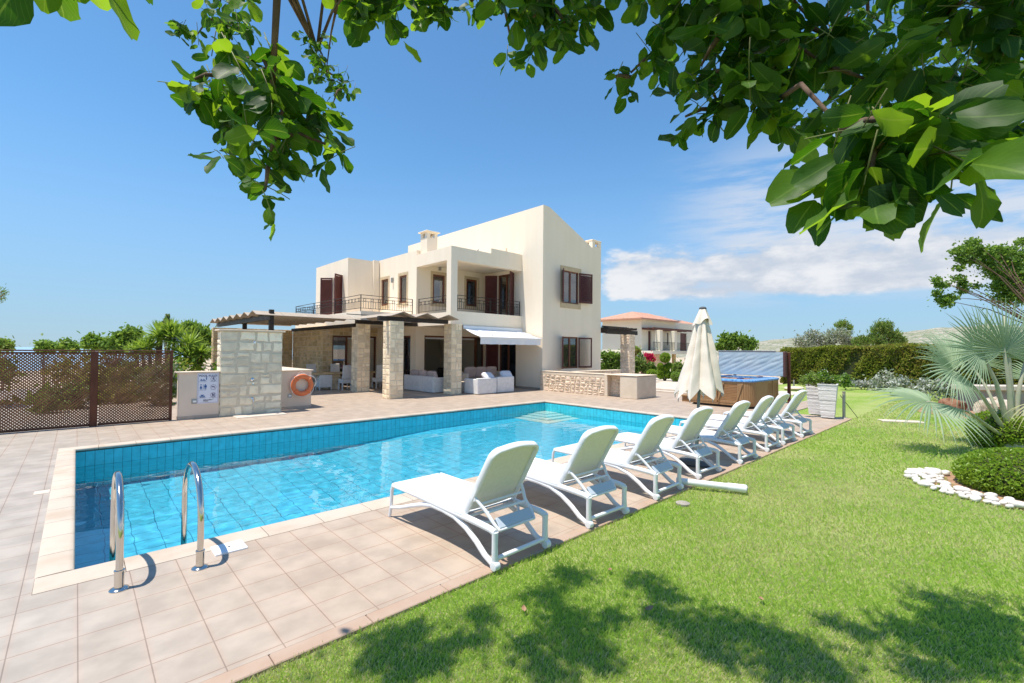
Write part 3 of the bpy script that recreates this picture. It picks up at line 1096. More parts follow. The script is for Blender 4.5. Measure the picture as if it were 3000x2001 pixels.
# rooms behind the ground-floor openings
rm = MB()
rm.box((12.1, 19.54, -.02), (XM, 26.8, .012))
rm.box((9.15, 23.4, -.02), (12.1, 27.1, .012))
rm.box((12.1, 23.5, .012), (XM, 23.6, 2.78))
rm.box((9.15, 26.9, .012), (12.1, 27.1, 2.985))
rm.box((11.72, 23.4, .012), (12.09, 26.9, 2.985))
rm.build('interior', M['room'], V)
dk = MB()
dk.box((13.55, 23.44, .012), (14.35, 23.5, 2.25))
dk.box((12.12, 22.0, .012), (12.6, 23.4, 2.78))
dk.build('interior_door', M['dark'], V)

# big glazed openings: dark red frames, blinds, dark glass
def opening(axis, c, u0, u1, z1, posts, panes, blind_or_dark_back=True, name='patio_door', depth=.12):
    fr_ = MB()
    bx = (lambda a, b, q0, q1, w0, w1: fr_.box((c + w0, a, q0), (c + w1, b, q1))) if axis == 'x' else (lambda a, b, q0, q1, w0, w1: fr_.box((a, c + w0, q0), (b, c + w1, q1)))
    bx(u0, u1, z1 - .085, z1 - .002, .04, .16)
    for k in (u0, u1 - .07):
        bx(k + .001, k + .069, 0, z1 - .085, .04, .16)
    for q in posts:
        bx(q - .045, q + .045, 0, z1 - .085, .05, .15)
    o = fr_.build(name, M['framewood'], V)
    pn = MB()
    for (a, b) in panes:
        if axis == 'x':
            pn.box((c + .09, a, .06), (c + .1, b, z1 - .09))
        else:
            pn.box((a, c + .09, .06), (b, c + .1, z1 - .09))
    if panes:
        pn.build('pane', M['glass'], o)
    if blind_or_dark_back:
        bl = MB()
        if axis == 'x':
            bl.box((c + .17, u0 + .07, z1 - .16), (c + .25, u1 - .07, z1 - .086))
        else:
            bl.box((u0 + .07, c + .17, z1 - .16), (u1 - .07, c + .25, z1 - .086))
        bl.build('blind_or_dark_back', M['awning'], o)
    return o
opening('y', 19.24, 12.28, 16.02, 2.555, [15.53], [(15.58, 15.95)])
opening('x', 11.8, 19.73, 22.6, 2.54, [21.2], [(19.8, 21.15), (21.25, 22.5)])
o = opening('y', 23.1, 9.35, 11.72, 2.545, [10.1], [(9.42, 10.05)])
MB().box((10.2, 23.25, .4), (11.65, 23.262, 2.38)).build('curtain', M['blind_or_dark_back'], o)
opening('x', XM, 16.83, 18.10, 2.46, [17.45], [(16.9, 17.4), (17.5, 18.03)], blind_or_dark_back=False)

def shutter(hinge, dirv, wdt, z0, z1, open_slats=1.05, mt='shutter'):
    s_ = MB()
    T = T3((hinge[0], hinge[1], z0), math.atan2(dirv[1], dirv[0]))
    hh = z1 - z0
    fw_ = .07
    s_.bbox((0, -.02, 0), (fw_, .02, hh), .006, T)
    s_.bbox((wdt - fw_, -.02, 0), (wdt, .02, hh), .006, T)
    s_.bbox((fw_, -.019, 0), (wdt - fw_, .019, fw_ * 1.2), .005, T)
    s_.bbox((fw_, -.019, hh - fw_ * 1.2), (wdt - fw_, .019, hh), .005, T)
    zz = fw_ * 1.2 + .03
    while zz < hh - fw_ * 1.2 - .01:
        s_.box((fw_, -.028, -.004), (wdt - fw_, .028, .004), T @ T3((0, 0, zz), 0, open_slats))
        zz += .052
    return s_.build('shutter', M[mt], V)

def door_up(c, u0, u1, z0, z1):
    fr_ = MB()
    fr_.box((c + .05, u0, z1 - .09), (c + .15, u1, z1 - .002))
    for k in (u0 + .001, u1 - .08):
        fr_.box((c + .05, k, z0), (c + .15, k + .079, z1 - .09))
    mdl = (u0 + u1) / 2
    fr_.box((c + .06, mdl - .05, z0), (c + .14, mdl + .05, z1 - .09))
    fr_.box((c + .06, u0 + .08, z0 + .001), (c + .14, mdl - .05, z0 + .18))
    fr_.box((c + .06, mdl + .05, z0 + .001), (c + .14, u1 - .08, z0 + .18))
    o = fr_.build('balcony_door', M['framewood'], V)
    MB().box((c + .095, u0 + .08, z0 + .18), (c + .1, u1 - .08, z1 - .09)).build('pane', M['glass'], o)
    MB().box((c + .32, u0 - .1, z0), (c + .34, u0 + .35, z1)).build('curtain', M['blind_or_dark_back'], o)
    return o
door_up(XM, 17.0, 18.24, 3.42, 5.80)
door_up(10.1, 23.72, 24.96, 3.44, 5.74)
shutter((XM - .03, 18.26), (-.728, .686), .64, 3.44, 5.79)
shutter((XM - .03, 16.98), (-.88, -.47), .60, 3.44, 5.79)
shutter((10.07, 24.98), (-.728, .686), .66, 3.46, 5.73)
shutter((10.07, 23.70), (-.86, -.51), .62, 3.46, 5.73)
shutter((XM - .03, 18.12), (-.80, .60), .66, .03, 2.45)

def window(axis, c, u0, u1, z0, z1, trim=.125, mull=False, fw_=.10):
    fr_ = MB()
    b3 = (lambda m_, a, b, q0, q1, w0, w1: m_.box((c + w0, a, q0), (c + w1, b, q1))) if axis == 'x' else (lambda m_, a, b, q0, q1, w0, w1: m_.box((a, c + w0, q0), (b, c + w1, q1)))
    b3(fr_, u0 + .002, u1 - .002, z1 - fw_, z1 - .002, .03, .11)
    b3(fr_, u0 + .002, u1 - .002, z0 + .002, z0 + fw_, .03, .11)
    b3(fr_, u0 + .002, u0 + fw_, z0 + fw_, z1 - fw_, .03, .11)
    b3(fr_, u1 - fw_, u1 - .002, z0 + fw_, z1 - fw_, .03, .11)
    if mull:
        mm = u0 + (u1 - u0) * .5
        b3(fr_, mm - .055, mm + .055, z0 + fw_, z1 - fw_, .035, .105)
    o = fr_.build('window', M['framewood'], V)
    pn = MB()
    b3(pn, u0 + fw_, u1 - fw_, z0 + fw_, z1 - fw_, .065, .075)
    pn.build('pane', M['glass'], o)
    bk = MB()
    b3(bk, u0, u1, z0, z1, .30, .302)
    bk.build('blind_or_dark_back', M['dark'], o)  # near-black sheet closes the window, standing in for the unlit room
    if trim:
        t = MB()
        b3(t, u0 - trim, u1 + trim, z1 + .001, z1 + trim * 1.1, -.018, .05)
        b3(t, u0 - trim, u1 + trim, z0 - trim * 1.3, z0 - .001, -.022, .05)
        b3(t, u0 - trim, u0 - .001, z0 - .001, z1 + .001, -.018, .05)
        b3(t, u1 + .001, u1 + trim, z0 - .001, z1 + .001, -.018, .05)
        t.build('trim', M['trim'], o)
    return o
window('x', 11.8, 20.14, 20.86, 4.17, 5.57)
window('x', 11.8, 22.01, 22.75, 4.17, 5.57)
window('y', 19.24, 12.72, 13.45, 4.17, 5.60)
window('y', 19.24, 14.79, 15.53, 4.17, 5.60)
window('y', 15.0, 17.56, 18.82, 4.25, 5.90, trim=.19, mull=True, fw_=.07)
window('y', 15.0, 17.54, 18.80, .97, 2.57, trim=0, mull=True, fw_=.08)
shutter((18.83, 14.97), (.965, -.26), .86, 4.33, 5.88)
shutter((17.55, 14.97), (-.72, -.69), .60, 4.27, 5.88)
shutter((18.81, 14.97), (.965, -.26), .86, .99, 2.55, .0)
shutter((17.53, 14.97), (-.72, -.69), .60, .98, 2.56, .3)

# railings
def railing(p0, p1, z, h=.70, ends=(1, 1)):
    b = MB()
    p0, p1 = Vector(p0), Vector(p1)
    D = p1 - p0
    Ln = D.length
    D.normalize()
    rz = math.atan2(D.y, D.x)
    T = T3((p0.x, p0.y, z), rz)
    b.bbox((-.02, -.02, h - .022), (Ln + .02, .02, h), .004, T)
    b.box((0, -.009, h - .16), (Ln, .009, h - .142), T)
    b.box((0, -.009, h - .30), (Ln, .009, h - .285), T)
    b.box((0, -.011, .10), (Ln, .011, .12), T)
    k = max(2, round(Ln / .115))
    for i in range(1, k):
        x = Ln * i / k
        b.box((x - .006, -.006, .12), (x + .006, .006, h - .142 if i % 3 else h - .30), T)
    for i in range(1, k, 3):
        x = Ln * (i + .5) / k
        ring = [(x + .055 * math.cos(2 * math.pi * j / 14), 0, h - .222 + .055 * math.sin(2 * math.pi * j / 14)) for j in range(14)]
        b.tube(ring, .006, 5, True, T)
    npost = max(1, round(Ln / 2.4))
    for i in range(npost + 1):
        if (i == 0 and not ends[0]) or (i == npost and not ends[1]):
            continue
        x = Ln * i / npost
        b.box((x - .016, -.016, -.04), (x + .016, .016, h - .022), T)
    return b.build('balcony_railing', M['iron'], V)
railing((9.04, 19.30), (11.62, 19.30), 3.56)
railing((9.04, 19.34), (9.04, 27.55), 3.56, ends=(0, 1))
railing((9.08, 27.55), (11.0, 27.55), 3.56, ends=(0, 1))
railing((11.86, 19.10), (11.86, 16.80), 3.53, .74, ends=(1, 0))
railing((12.18, 16.47), (16.0, 16.47), 3.58, .71)

def chimney(x0, x1, y0, y1, z0, z1, hz0, hz1, cap=.07):
    c_ = MB()
    w_ = .1
    mx, my = (x0 + x1) / 2, (y0 + y1) / 2
    hx, hy = (x1 - x0) * .2, (y1 - y0) * .2
    wall(c_, 'y', y0, y0 + w_, x0, x1, z0, z1, [(mx - hx, mx + hx, hz0, hz1)])
    wall(c_, 'y', y1 - w_, y1, x0, x1, z0, z1, [(mx - hx, mx + hx, hz0, hz1)])
    wall(c_, 'x', x0, x0 + w_, y0 + w_, y1 - w_, z0, z1, [(my - hy, my + hy, hz0, hz1)])
    wall(c_, 'x', x1 - w_, x1, y0 + w_, y1 - w_, z0, z1, [(my - hy, my + hy, hz0, hz1)])
    o = c_.build('chimney', M['plaster'], V)
    MB().bbox((x0 - cap, y0 - cap, z1 + .001), (x1 + cap, y1 + cap, z1 + .045), .01).build('chimney_cap', M['plaster'], o)
chimney(19.98, 20.76, 15.0, 15.75, 7.38, 7.80, 7.48, 7.74, .03)
chimney(11.97, 12.55, 18.62, 19.20, 6.412, 7.46, 7.20, 7.40, .10)

# lamps and aerials
for (x, y, zz, ax_) in ((11.8, 21.50, 5.42, 'x'), (13.1, 19.24, 5.94, 'y')):
    l = MB()
    if ax_ == 'x':
        l.bbox((x - .11, y - .05, zz - .13), (x - .001, y + .05, zz + .13), .01)
    else:
        l.bbox((x - .05, y - .11, zz - .13), (x + .05, y - .001, zz + .13), .01)
    l.build('wall_lamp', M['alu'], V)
T = T3((14.2, 17.8, 6.55), 2.6, 0, 1.0)
dish = MB().lathe([(.02, -.09), (.18, -.075), (.32, -.02), (.36, .02), (.355, .025), (.31, -.01), (.17, -.06), (.001, -.075)], 22, T)
dish.tube([(14.2, 17.8, 6.36), (14.2, 17.8, 6.5)], .02)
dish.build('satellite_dish', M['alu'], V, smooth=True)
a_ = MB()
a_.box((15.0, 17.4, 6.36), (15.35, 17.6, 6.78))
a_.tube([(15.75, 17.2, 6.36), (15.75, 17.2, 6.82)], .012)
a_.bbox((15.71, 17.16, 6.82), (15.79, 17.24, 7.05), .01)
a_.build('aerial_unit', M['plaster_low'], V)

# skirting along the terrace walls
sk = MB()
sk.box((XM - .012, 15.0, 0), (XM, 16.83, .085))
sk.box((XM - .012, 18.10, 0), (XM, 19.24, .085))
sk.box((XM + .0, 14.988, 0), (20.76, 15.0, .085))
sk.build('skirting', M['skirting'], V)

# awning over the sitting corner
aw = thing('awning', 'white retractable awning stretched out over the terrace sofas', 'awning', (14.2, 16.4, 2.8))
def aws(u_, v_):
    x0, x1 = 12.48 + (12.30 - 12.48) * v_, 16.06 + (15.98 - 16.06) * v_
    sag = -.035 * math.sin(math.pi * v_) + .028 * abs(math.sin(u_ * math.pi * 3)) * v_ * (1 - v_) * 3.0 * -1
    return (x0 + (x1 - x0) * u_, 16.36 - 1.36 * v_, 2.83 - .405 * v_ + sag)
b = MB()
b.surf(aws, 36, 14)
oc = b.build('canopy', M['awning'], aw, smooth=True)
def val(u_, v_):
    x = 12.30 + 3.68 * u_
    wv = .022 * math.sin(u_ * 21) * v_ + .012 * math.sin(u_ * 47 + 1) * v_
    return (x, 14.985 + wv, 2.40 - .285 * v_ - .004 * math.cos(u_ * 40) * v_)
b = MB()
b.surf(val, 90, 6)
b.build('valance', M['awning'], aw, smooth=True)
b = MB()
b.tube([(12.28, 14.985, 2.415), (16.0, 14.985, 2.415)], .03, 10)
b.bbox((12.45, 16.33, 2.79), (16.10, 16.425, 2.95), .02)
b.build('cassette', M['white_plastic'], aw)
for x in (13.0, 15.4):
    b = MB()
    b.tube([(x, 16.33, 2.78), (x + .5, 15.6, 2.62)], .025, 8)
    b.tube([(x + .5, 15.6, 2.62), (x - .1, 15.02, 2.41)], .022, 8)
    b.build('folding_arm', M['white_plastic'], aw)
# ------------------------------------------------------------------ pergola and stone pillars
pg = thing('pergola', 'dark timber pergola on three stone pillars along the villa terrace', 'pergola', (9.1, 19.4, 0))
def pillar(x0, y0, w_, h_, seed, parent, m='stone', cw=.36, chh=.33):
    b = MB()
    stone_block(b, (x0, y0, 0), (x0 + w_, y0 + w_, h_), cw, chh, seed, dep=.011, gap=.008, jit=.016)
    return b.build('pillar', [M['mortar'], M[m]], parent)
pillar(8.82, 19.10, .58, 2.96, 5, pg)
pillar(8.50, 15.64, .56, 2.93, 15, pg)
pillar(11.36, 15.74, .54, 2.945, 25, pg)
def beam(a, b, parent, m='darkwood', nm='beam'):
    return MB().bbox(a, b, .008).build(nm, M[m], parent)
beam((8.12, 15.78, 2.935), (11.22, 15.96, 3.10), pg)
beam((8.75, 19.06, 2.965), (11.78, 19.24, 3.13), pg)
beam((8.72, 19.26, 2.82), (8.84, 27.3, 2.975), pg)
beam((5.20, 19.20, 2.95), (5.36, 27.70, 3.13), pg, 'bluewood')
for y in (19.36, 23.25):
    MB().bbox((5.37, y - .08, 0), (5.53, y + .08, 3.36), .01).build('post', M['darkwood'], pg)
# folded shade boards: tilted left-to-right boards over the long bay, tilted boards towards the pool over the near bay
def board(p, q, r, th=.018):
    b = MB()
    p, q, r = Vector(p), Vector(q), Vector(r)          # edge p-q, run r
    nn = (q - p).cross(r).normalized() * th
    if nn.z > 0:
        nn = -nn
    vs = [p, q, q + r, p + r]
    b.add([tuple(v) for v in vs] + [tuple(v + nn) for v in vs], [(0, 1, 2, 3), (7, 6, 5, 4), (0, 4, 5, 1), (1, 5, 6, 2), (2, 6, 7, 3), (3, 7, 4, 0)])
    return b.build('slat', M['greywood'], pg)
for k in range(7):
    y = 19.10 + 1.19 * k
    for i in range(4):
        x0, x1 = 4.86 + i * .973, 4.86 + (i + 1) * .973 - .012
        board((x0, y, 3.135), (x1, y, 3.135), (0, .58, .175))
        board((x0, y + .60, 3.31), (x1, y + .60, 3.31), (0, .58, -.175))
for k in range(3):
    x = 8.72 + 1.03 * k - .28
    for i in range(3):
        y0, y1 = 15.45 + i * 1.2, 15.45 + (i + 1) * 1.2 - .012
        board((x, y0, 3.115), (x, y1, 3.115), (.50, 0, .175))
        board((x + .515, y0, 3.29), (x + .515, y1, 3.29), (.50, 0, -.175))
MB().box((8.3, 19.02, 3.33), (11.4, 19.07, 3.36)).build('batten', M['darkwood'], pg)

# stone garden wall closing the terrace
b = MB()
stone_block(b, (5.02, 27.42, 0), (8.84, 27.75, 2.90), .34, .30, 61, dep=.018, sides='yx')
o = b.build('garden_wall', [M['mortar'], M['stone_gold']])
tag(o, 'tall golden stone wall closing the far end of the pergola terrace', 'wall')

# ------------------------------------------------------------------ shower wall, sign wall, ring wall
sh = thing('shower_wall', 'pale stone shower wall with a cream cap beside the pool', 'shower wall', (3.6, 14.6, 0))
b = MB()
stone_block(b, (2.83, 14.44, 0), (4.37, 14.86, 2.32), .52, .34, 71, dep=.014, sides='yxX', jit=.04, gap=.010)
b.build('masonry', [M['mortar_grey'], M['stone_grey']], sh)
MB().bbox((2.76, 14.37, 2.322), (4.44, 14.93, 2.37), .01).build('cap', M['capstone'], sh)
b = MB()
b.tube([(3.60, 14.42, 2.07), (3.60, 14.34, 2.08), (3.60, 14.27, 2.05)], .013, 10)
b.lathe([(.016, .03), (.05, -.01), (.05, -.025), (.001, -.026)], 18, T3((3.60, 14.25, 2.03), 0, .5))
b.build('shower_head', M['chrome'], sh, smooth=True, angle=40)
b = MB()
b.lathe([(.045, 0), (.045, .012), (.02, .03), (.018, .06), (.001, .061)], 18, T3((3.60, 14.42, .98), 0, R(90)))
b.lathe([(.03, 0), (.03, .03), (.001, .031)], 16, T3((3.61, 14.42, .87), 0, R(90)))
b.build('mixer_tap', M['chrome'], sh, smooth=True, angle=40)
b = MB()
b.lathe([(.03, 0), (.03, .01), (.014, .02), (.014, .07), (.001, .071)], 16, T3((3.60, 14.42, .45), 0, R(90)))
b.tube([(3.60, 14.36, .45), (3.61, 14.34, .40), (3.615, 14.335, .36)], .012, 10)
b.build('foot_tap', M['chrome'], sh, smooth=True, angle=40)
# shallow tray kerb at the foot of the shower
b = MB()
b.bbox((3.12, 13.86, -.02), (4.36, 14.41, .02), .01)
o = b.build('shower_tray', M['paleslab'], loc=(3.7, 14.1, 0))
tag(o, 'low pale stone shower tray on the tiles below the shower taps', 'shower tray')

sg = thing('sign_wall', 'low beige rendered wall carrying the pool rules sign', 'wall', (2.4, 14.6, 0))
MB().box((1.92, 14.47, .085), (2.815, 14.75, 1.20)).build('wall', M['plaster_low'], sg)
MB().bbox((1.86, 14.43, 1.201), (2.82, 14.80, 1.235), .008).build('cap', M['capstone'], sg)
MB().box((1.91, 14.458, 0), (2.818, 14.76, .084)).build('skirting', M['skirting'], sg)
rw = thing('ring_wall', 'beige rendered low wall where the orange ring buoy hangs', 'wall', (4.9, 15.2, 0))
MB().box((4.375, 14.94, .085), (5.40, 18.2, 1.165)).build('wall', M['plaster_low'], rw)
MB().bbox((4.376, 14.90, 1.166), (5.45, 18.24, 1.20), .008).build('cap', M['capstone'], rw)
MB().box((4.376, 14.928, 0), (5.412, 18.21, .084)).build('skirting', M['skirting'], rw)

def step_light(x, y, zz, label):
    t = thing('wall_light', label, 'wall light', (x, y, zz), 'recessed lights in the low walls')
    MB().bbox((x - .06, y - .012, zz - .062), (x + .06, y, zz + .062), .004).build('frame', M['alu'], t)
    MB().bbox((x - .026, y - .016, zz - .028), (x + .044, y - .010, zz + .022), .003).build('lens', M['white_plastic'], t)
step_light(2.255, 14.468, .46, 'square recessed light beside the pool rules sign')
step_light(4.76, 14.938, .42, 'square recessed light under the orange ring buoy')

# pool rules sign
SX0, SX1, SZ0, SZ1, SY = 2.315, 2.80, .385, 1.195, 14.466
sn = thing('pool_rules_sign', 'white pool rules sign with six blue and purple pictograms', 'sign', (2.56, SY, .8))
MB().bbox((SX0, SY - .006, SZ0), (SX1, SY, SZ1), .002).build('panel', M['signwhite'], sn)
b = MB()
fy0, fy1 = SY - .0085, SY - .007
for (a0, a1, c0, c1) in ((SX0 + .02, SX1 - .02, SZ1 - .024, SZ1 - .019), (SX0 + .02, SX1 - .02, SZ0 + .019, SZ0 + .024), (SX0 + .0155, SX0 + .02, SZ0 + .019, SZ1 - .019), (SX1 - .02, SX1 - .0155, SZ0 + .019, SZ1 - .019)):
    b.box((a0, fy0, c0), (a1, fy1, c1))
b.build('border', M['signpurple'], sn)
def text(s_, x, zz, size, m, nm='lettering', width=None, bold=0.0):
    cu = bpy.data.curves.new(nm, 'FONT')
    cu.body = s_
    cu.size = size
    cu.align_x = 'CENTER'
    cu.offset = bold
    to = bpy.data.objects.new('tmp', cu)
    link(to)
    bpy.context.view_layer.update()
    dg = bpy.context.evaluated_depsgraph_get()
    me = bpy.data.meshes.new_from_object(to.evaluated_get(dg))
    bpy.data.objects.remove(to)
    xs_ = [v.co.x for v in me.vertices]
    wd = max(xs_) - min(xs_)
    k_ = (width / wd) if width else 1
    mx = (max(xs_) + min(xs_)) / 2
    for v in me.vertices:
        v.co = Vector((x + (v.co.x - mx) * k_, SY - .0095, zz + v.co.y)) - Vector(ORG[sn.name])
    me.name = nm
    me.materials.clear()
    me.materials.append(m)
    o = link(bpy.data.objects.new(nm, me))
    o.parent = sn
    return o
text('POOL RULES', 2.5575, 1.095, .068, M['signnavy'], width=.405, bold=.0012)
text('aphrodite', 2.545, .468, .042, M['signblack'], width=.19, bold=.001)
text('rentals', 2.505, .440, .034, M['signblack'], width=.115, bold=.001)
for (s_, x, zz, wdt) in (('Watch Your Children', 2.435, .955, .19), ('No Running', 2.675, .955, .145), ('Use Restrooms', 2.435, .735, .16), ('No Diving', 2.675, .735, .115), ('Take a Shower Before', 2.435, .530, .175), ('No Rough Play', 2.675, .530, .175)):
    text(s_, x, zz, .018, M['signnavy'], width=wdt)
def flat(polys, m, nm='pictogram'):
    b = MB()
    for p_ in polys:
        n_ = len(p_)
        b.add([(q[0], SY - .0095, q[1]) for q in p_] + [(q[0], SY - .0072, q[1]) for q in p_], [tuple(range(n_)), tuple(range(n_, 2 * n_))[::-1]] + [(i, (i + 1) % n_, n_ + (i + 1) % n_, n_ + i) for i in range(n_)])
    return b.build(nm, m, sn)
def disc(x, zz, r_, n_=16):
    return [(x + r_ * math.cos(2 * math.pi * i / n_), zz + r_ * math.sin(2 * math.pi * i / n_)) for i in range(n_)]
def bar(x0, z0, x1, z1, t):
    dx, dz = x1 - x0, z1 - z0
    l_ = math.hypot(dx, dz)
    nx_, nz_ = -dz / l_ * t / 2, dx / l_ * t / 2
    return [(x0 + nx_, z0 + nz_), (x0 - nx_, z0 - nz_), (x1 - nx_, z1 - nz_), (x1 + nx_, z1 + nz_)]
def wave(x0, x1, zz, t=.007):
    n_ = 14
    top = [(x0 + (x1 - x0) * i / n_, zz + .005 * math.sin(i * 1.6) + t / 2) for i in range(n_ + 1)]
    bot = [(a_, b_ - t) for a_, b_ in top]
    return [[top[i], top[i + 1], bot[i + 1], bot[i]] for i in range(n_)]
bl = M['signblue']
flat(wave(2.37, 2.50, 1.0) + wave(2.37, 2.50, .985) + [disc(2.40, 1.025, .010), disc(2.455, 1.025, .010), bar(2.39, 1.012, 2.42, 1.012, .012), bar(2.445, 1.012, 2.475, 1.012, .012), disc(2.515, 1.085, .010), bar(2.515, 1.072, 2.515, 1.03, .02), bar(2.515, 1.04, 2.515, 1.008, .012)], bl)
flat([disc(2.395, .885, .013), [(2.395, .87), (2.365, .79), (2.425, .79)], bar(2.385, .79, 2.385, .757, .010), bar(2.405, .79, 2.405, .757, .010), bar(2.445, .89, 2.445, .755, .007), disc(2.495, .885, .013), bar(2.495, .868, 2.495, .81, .036), bar(2.484, .81, 2.484, .757, .013), bar(2.506, .81, 2.506, .757, .013), bar(2.472, .865, 2.468, .81, .009), bar(2.518, .865, 2.522, .81, .009)], bl)
flat(wave(2.37, 2.49, .585, .009) + wave(2.37, 2.49, .568, .009) + wave(2.37, 2.49, .553, .009) + [disc(2.445, .615, .011), bar(2.40, .60, 2.455, .60, .02), bar(2.395, .63, 2.42, .60, .008)], bl)
def ring(x, zz, r_):
    out = []
    n_ = 28
    for i in range(n_):
        a, b = 2 * math.pi * i / n_, 2 * math.pi * (i + 1) / n_
        out.append([(x + r_ * math.cos(a), zz + r_ * math.sin(a)), (x + r_ * math.cos(b), zz + r_ * math.sin(b)), (x + (r_ - .005) * math.cos(b), zz + (r_ - .005) * math.sin(b)), (x + (r_ - .005) * math.cos(a), zz + (r_ - .005) * math.sin(a))])
    return out
for k, zz in enumerate((1.03, .815, .605)):
    x = 2.675
    flat(ring(x, zz, .066) + [bar(x - .046, zz + .046, x + .046, zz - .046, .004)], M['signpurple'], 'prohibition_ring')
    if k == 0:
        pl = [disc(x + .005, zz + .042, .010), bar(x + .003, zz + .032, x - .004, zz - .002, .017), bar(x - .004, zz - .002, x + .022, zz - .018, .010), bar(x + .022, zz - .018, x + .02, zz - .05, .009), bar(x - .004, zz - .002, x - .02, zz - .035, .010), bar(x - .02, zz - .035, x - .042, zz - .036, .008), bar(x, zz + .025, x + .03, zz + .012, .008), bar(x, zz + .025, x - .028, zz + .01, .008)]
    elif k == 1:
        pl = [disc(x - .028, zz + .012, .010), bar(x - .02, zz + .012, x + .022, zz + .022, .015), bar(x + .022, zz + .022, x + .012, zz - .006, .012), bar(x + .012, zz - .006, x + .036, zz - .014, .010), bar(x - .02, zz + .01, x - .036, zz - .016, .008), bar(x - .03, zz + .002, x - .046, zz + .004, .008)]
    else:
        pl = [disc(x - .02, zz + .036, .010), disc(x + .02, zz + .036, .010), bar(x - .02, zz + .026, x - .018, zz - .008, .018), bar(x + .02, zz + .026, x + .018, zz - .008, .018), bar(x - .018, zz - .008, x - .03, zz - .046, .010), bar(x - .018, zz - .008, x - .004, zz - .042, .010), bar(x + .018, zz - .008, x + .03, zz - .046, .010), bar(x + .018, zz - .008, x + .004, zz - .042, .010), bar(x - .018, zz + .02, x + .018, zz + .012, .008)]
    flat(pl, M['signnavy'])
flat([disc(2.665, .490, .010), bar(2.66, .488, 2.68, .503, .008)], M['signgreen'], 'logo_leaf')

# orange ring buoy
rb = thing('ring_buoy', 'orange ring buoy with white rope hanging on the beige low wall', 'ring buoy', (5.09, 14.86, .73))
def tor(u_, v_):
    a, b_ = 2 * math.pi * u_, 2 * math.pi * v_
    rr_ = .265 + .075 * math.cos(b_)
    return (5.09 + rr_ * math.cos(a), 14.85 + .055 * math.sin(b_), .735 + rr_ * math.sin(a))
MB().surf(tor, 48, 14, wrapu=True).build('ring', M['orange'], rb, smooth=True)
rp_ = MB()
pts = []
for k in range(5):
    a0 = R(132 + k * 72)
    for j in range(9):
        t = j / 8
        a = a0 + R(72) * t
        rr_ = .345 + .05 * math.sin(math.pi * t) * (1.6 if k == 3 else .35)
        pts.append((5.09 + rr_ * math.cos(a), 14.82 - .02 * math.sin(math.pi * t), .735 + rr_ * math.sin(a) - .01))
rp_.tube(pts, .0085, 7, True)
rp_.tube([(4.86, 14.83, .97), (5.05, 14.90, 1.145), (5.08, 14.90, 1.155), (5.30, 14.83, .985)], .006, 6)
rp_.build('rope', M['cord'], rb, smooth=True)
for k in range(4):
    bd = MB()
    a = R(40 + 90 * k)
    T = T3((5.09 + .265 * math.cos(a), 14.85, .735 + .265 * math.sin(a)), 0, 0, -a)
    bd.bbox((-.082, -.062, -.03), (.082, .062, .03), .02, T)
    bd.build('band', M['orange'], rb)

# ------------------------------------------------------------------ lattice fence
fe = thing('lattice_fence', 'brown diagonal lattice fence panel run along the pool terrace', 'fence', (0, 14.6, 0))
def lat_panel(x0, x1):
    b = MB()
    z0, z1 = .05, 1.70
    wd, pit_ = .025, .064
    for sgn, yy in ((1, 14.585), (-1, 14.603)):
        s_ = x0 - (z1 - z0)
        while s_ < x1 + (z1 - z0):
            # line x = s + sgn*(z - z0)
            if sgn > 0:
                t0, t1 = max(0, x0 - s_), min(z1 - z0, x1 - s_)
                A0, A1 = (s_ + t0, z0 + t0), (s_ + t1, z0 + t1)
            else:
                t0, t1 = max(0, s_ - x1), min(z1 - z0, s_ - x0)
                A0, A1 = (s_ - t0, z0 + t0), (s_ - t1, z0 + t1)
            if t1 - t0 > .03:
                h_ = wd * .7071
                if sgn > 0:
                    poly = [(A0[0] - h_ / 1, A0[1]), (A0[0] + h_, A0[1]), (A1[0] + h_, A1[1]), (A1[0] - h_, A1[1])]
                else:
                    poly = [(A0[0] - h_, A0[1]), (A0[0] + h_, A0[1]), (A1[0] + h_, A1[1]), (A1[0] - h_, A1[1])]
                b.add([(p_[0], yy - .008, p_[1]) for p_ in poly] + [(p_[0], yy + .008, p_[1]) for p_ in poly], [(0, 1, 2, 3), (7, 6, 5, 4), (0, 4, 5, 1), (1, 5, 6, 2), (2, 6, 7, 3), (3, 7, 4, 0)])
            s_ += pit_
    b.build('lattice_panel', M['lattice'], fe)
    MB().bbox((x0, 14.565, 1.70), (x1, 14.625, 1.735), .005).build('panel_rail', M['fencepost'], fe)
    MB().bbox((x0, 14.565, .012), (x1, 14.625, .055), .005).build('panel_rail', M['fencepost'], fe)
lat_panel(.385, 1.74)
lat_panel(-1.5, .24)
lat_panel(-3.4, -1.64)
for x in (.31, -1.57, -3.47):
    MB().bbox((x - .07, 14.53, 0), (x + .07, 14.67, 1.752), .008).build('post', M['fencepost'], fe)
MB().bbox((1.742, 14.555, 0), (1.80, 14.635, 1.752), .006).build('post', M['fencepost'], fe)
MB().bbox((-3.55, 14.54, 1.755), (1.81, 14.65, 1.785), .006).build('top_rail', M['fencepost'], fe)

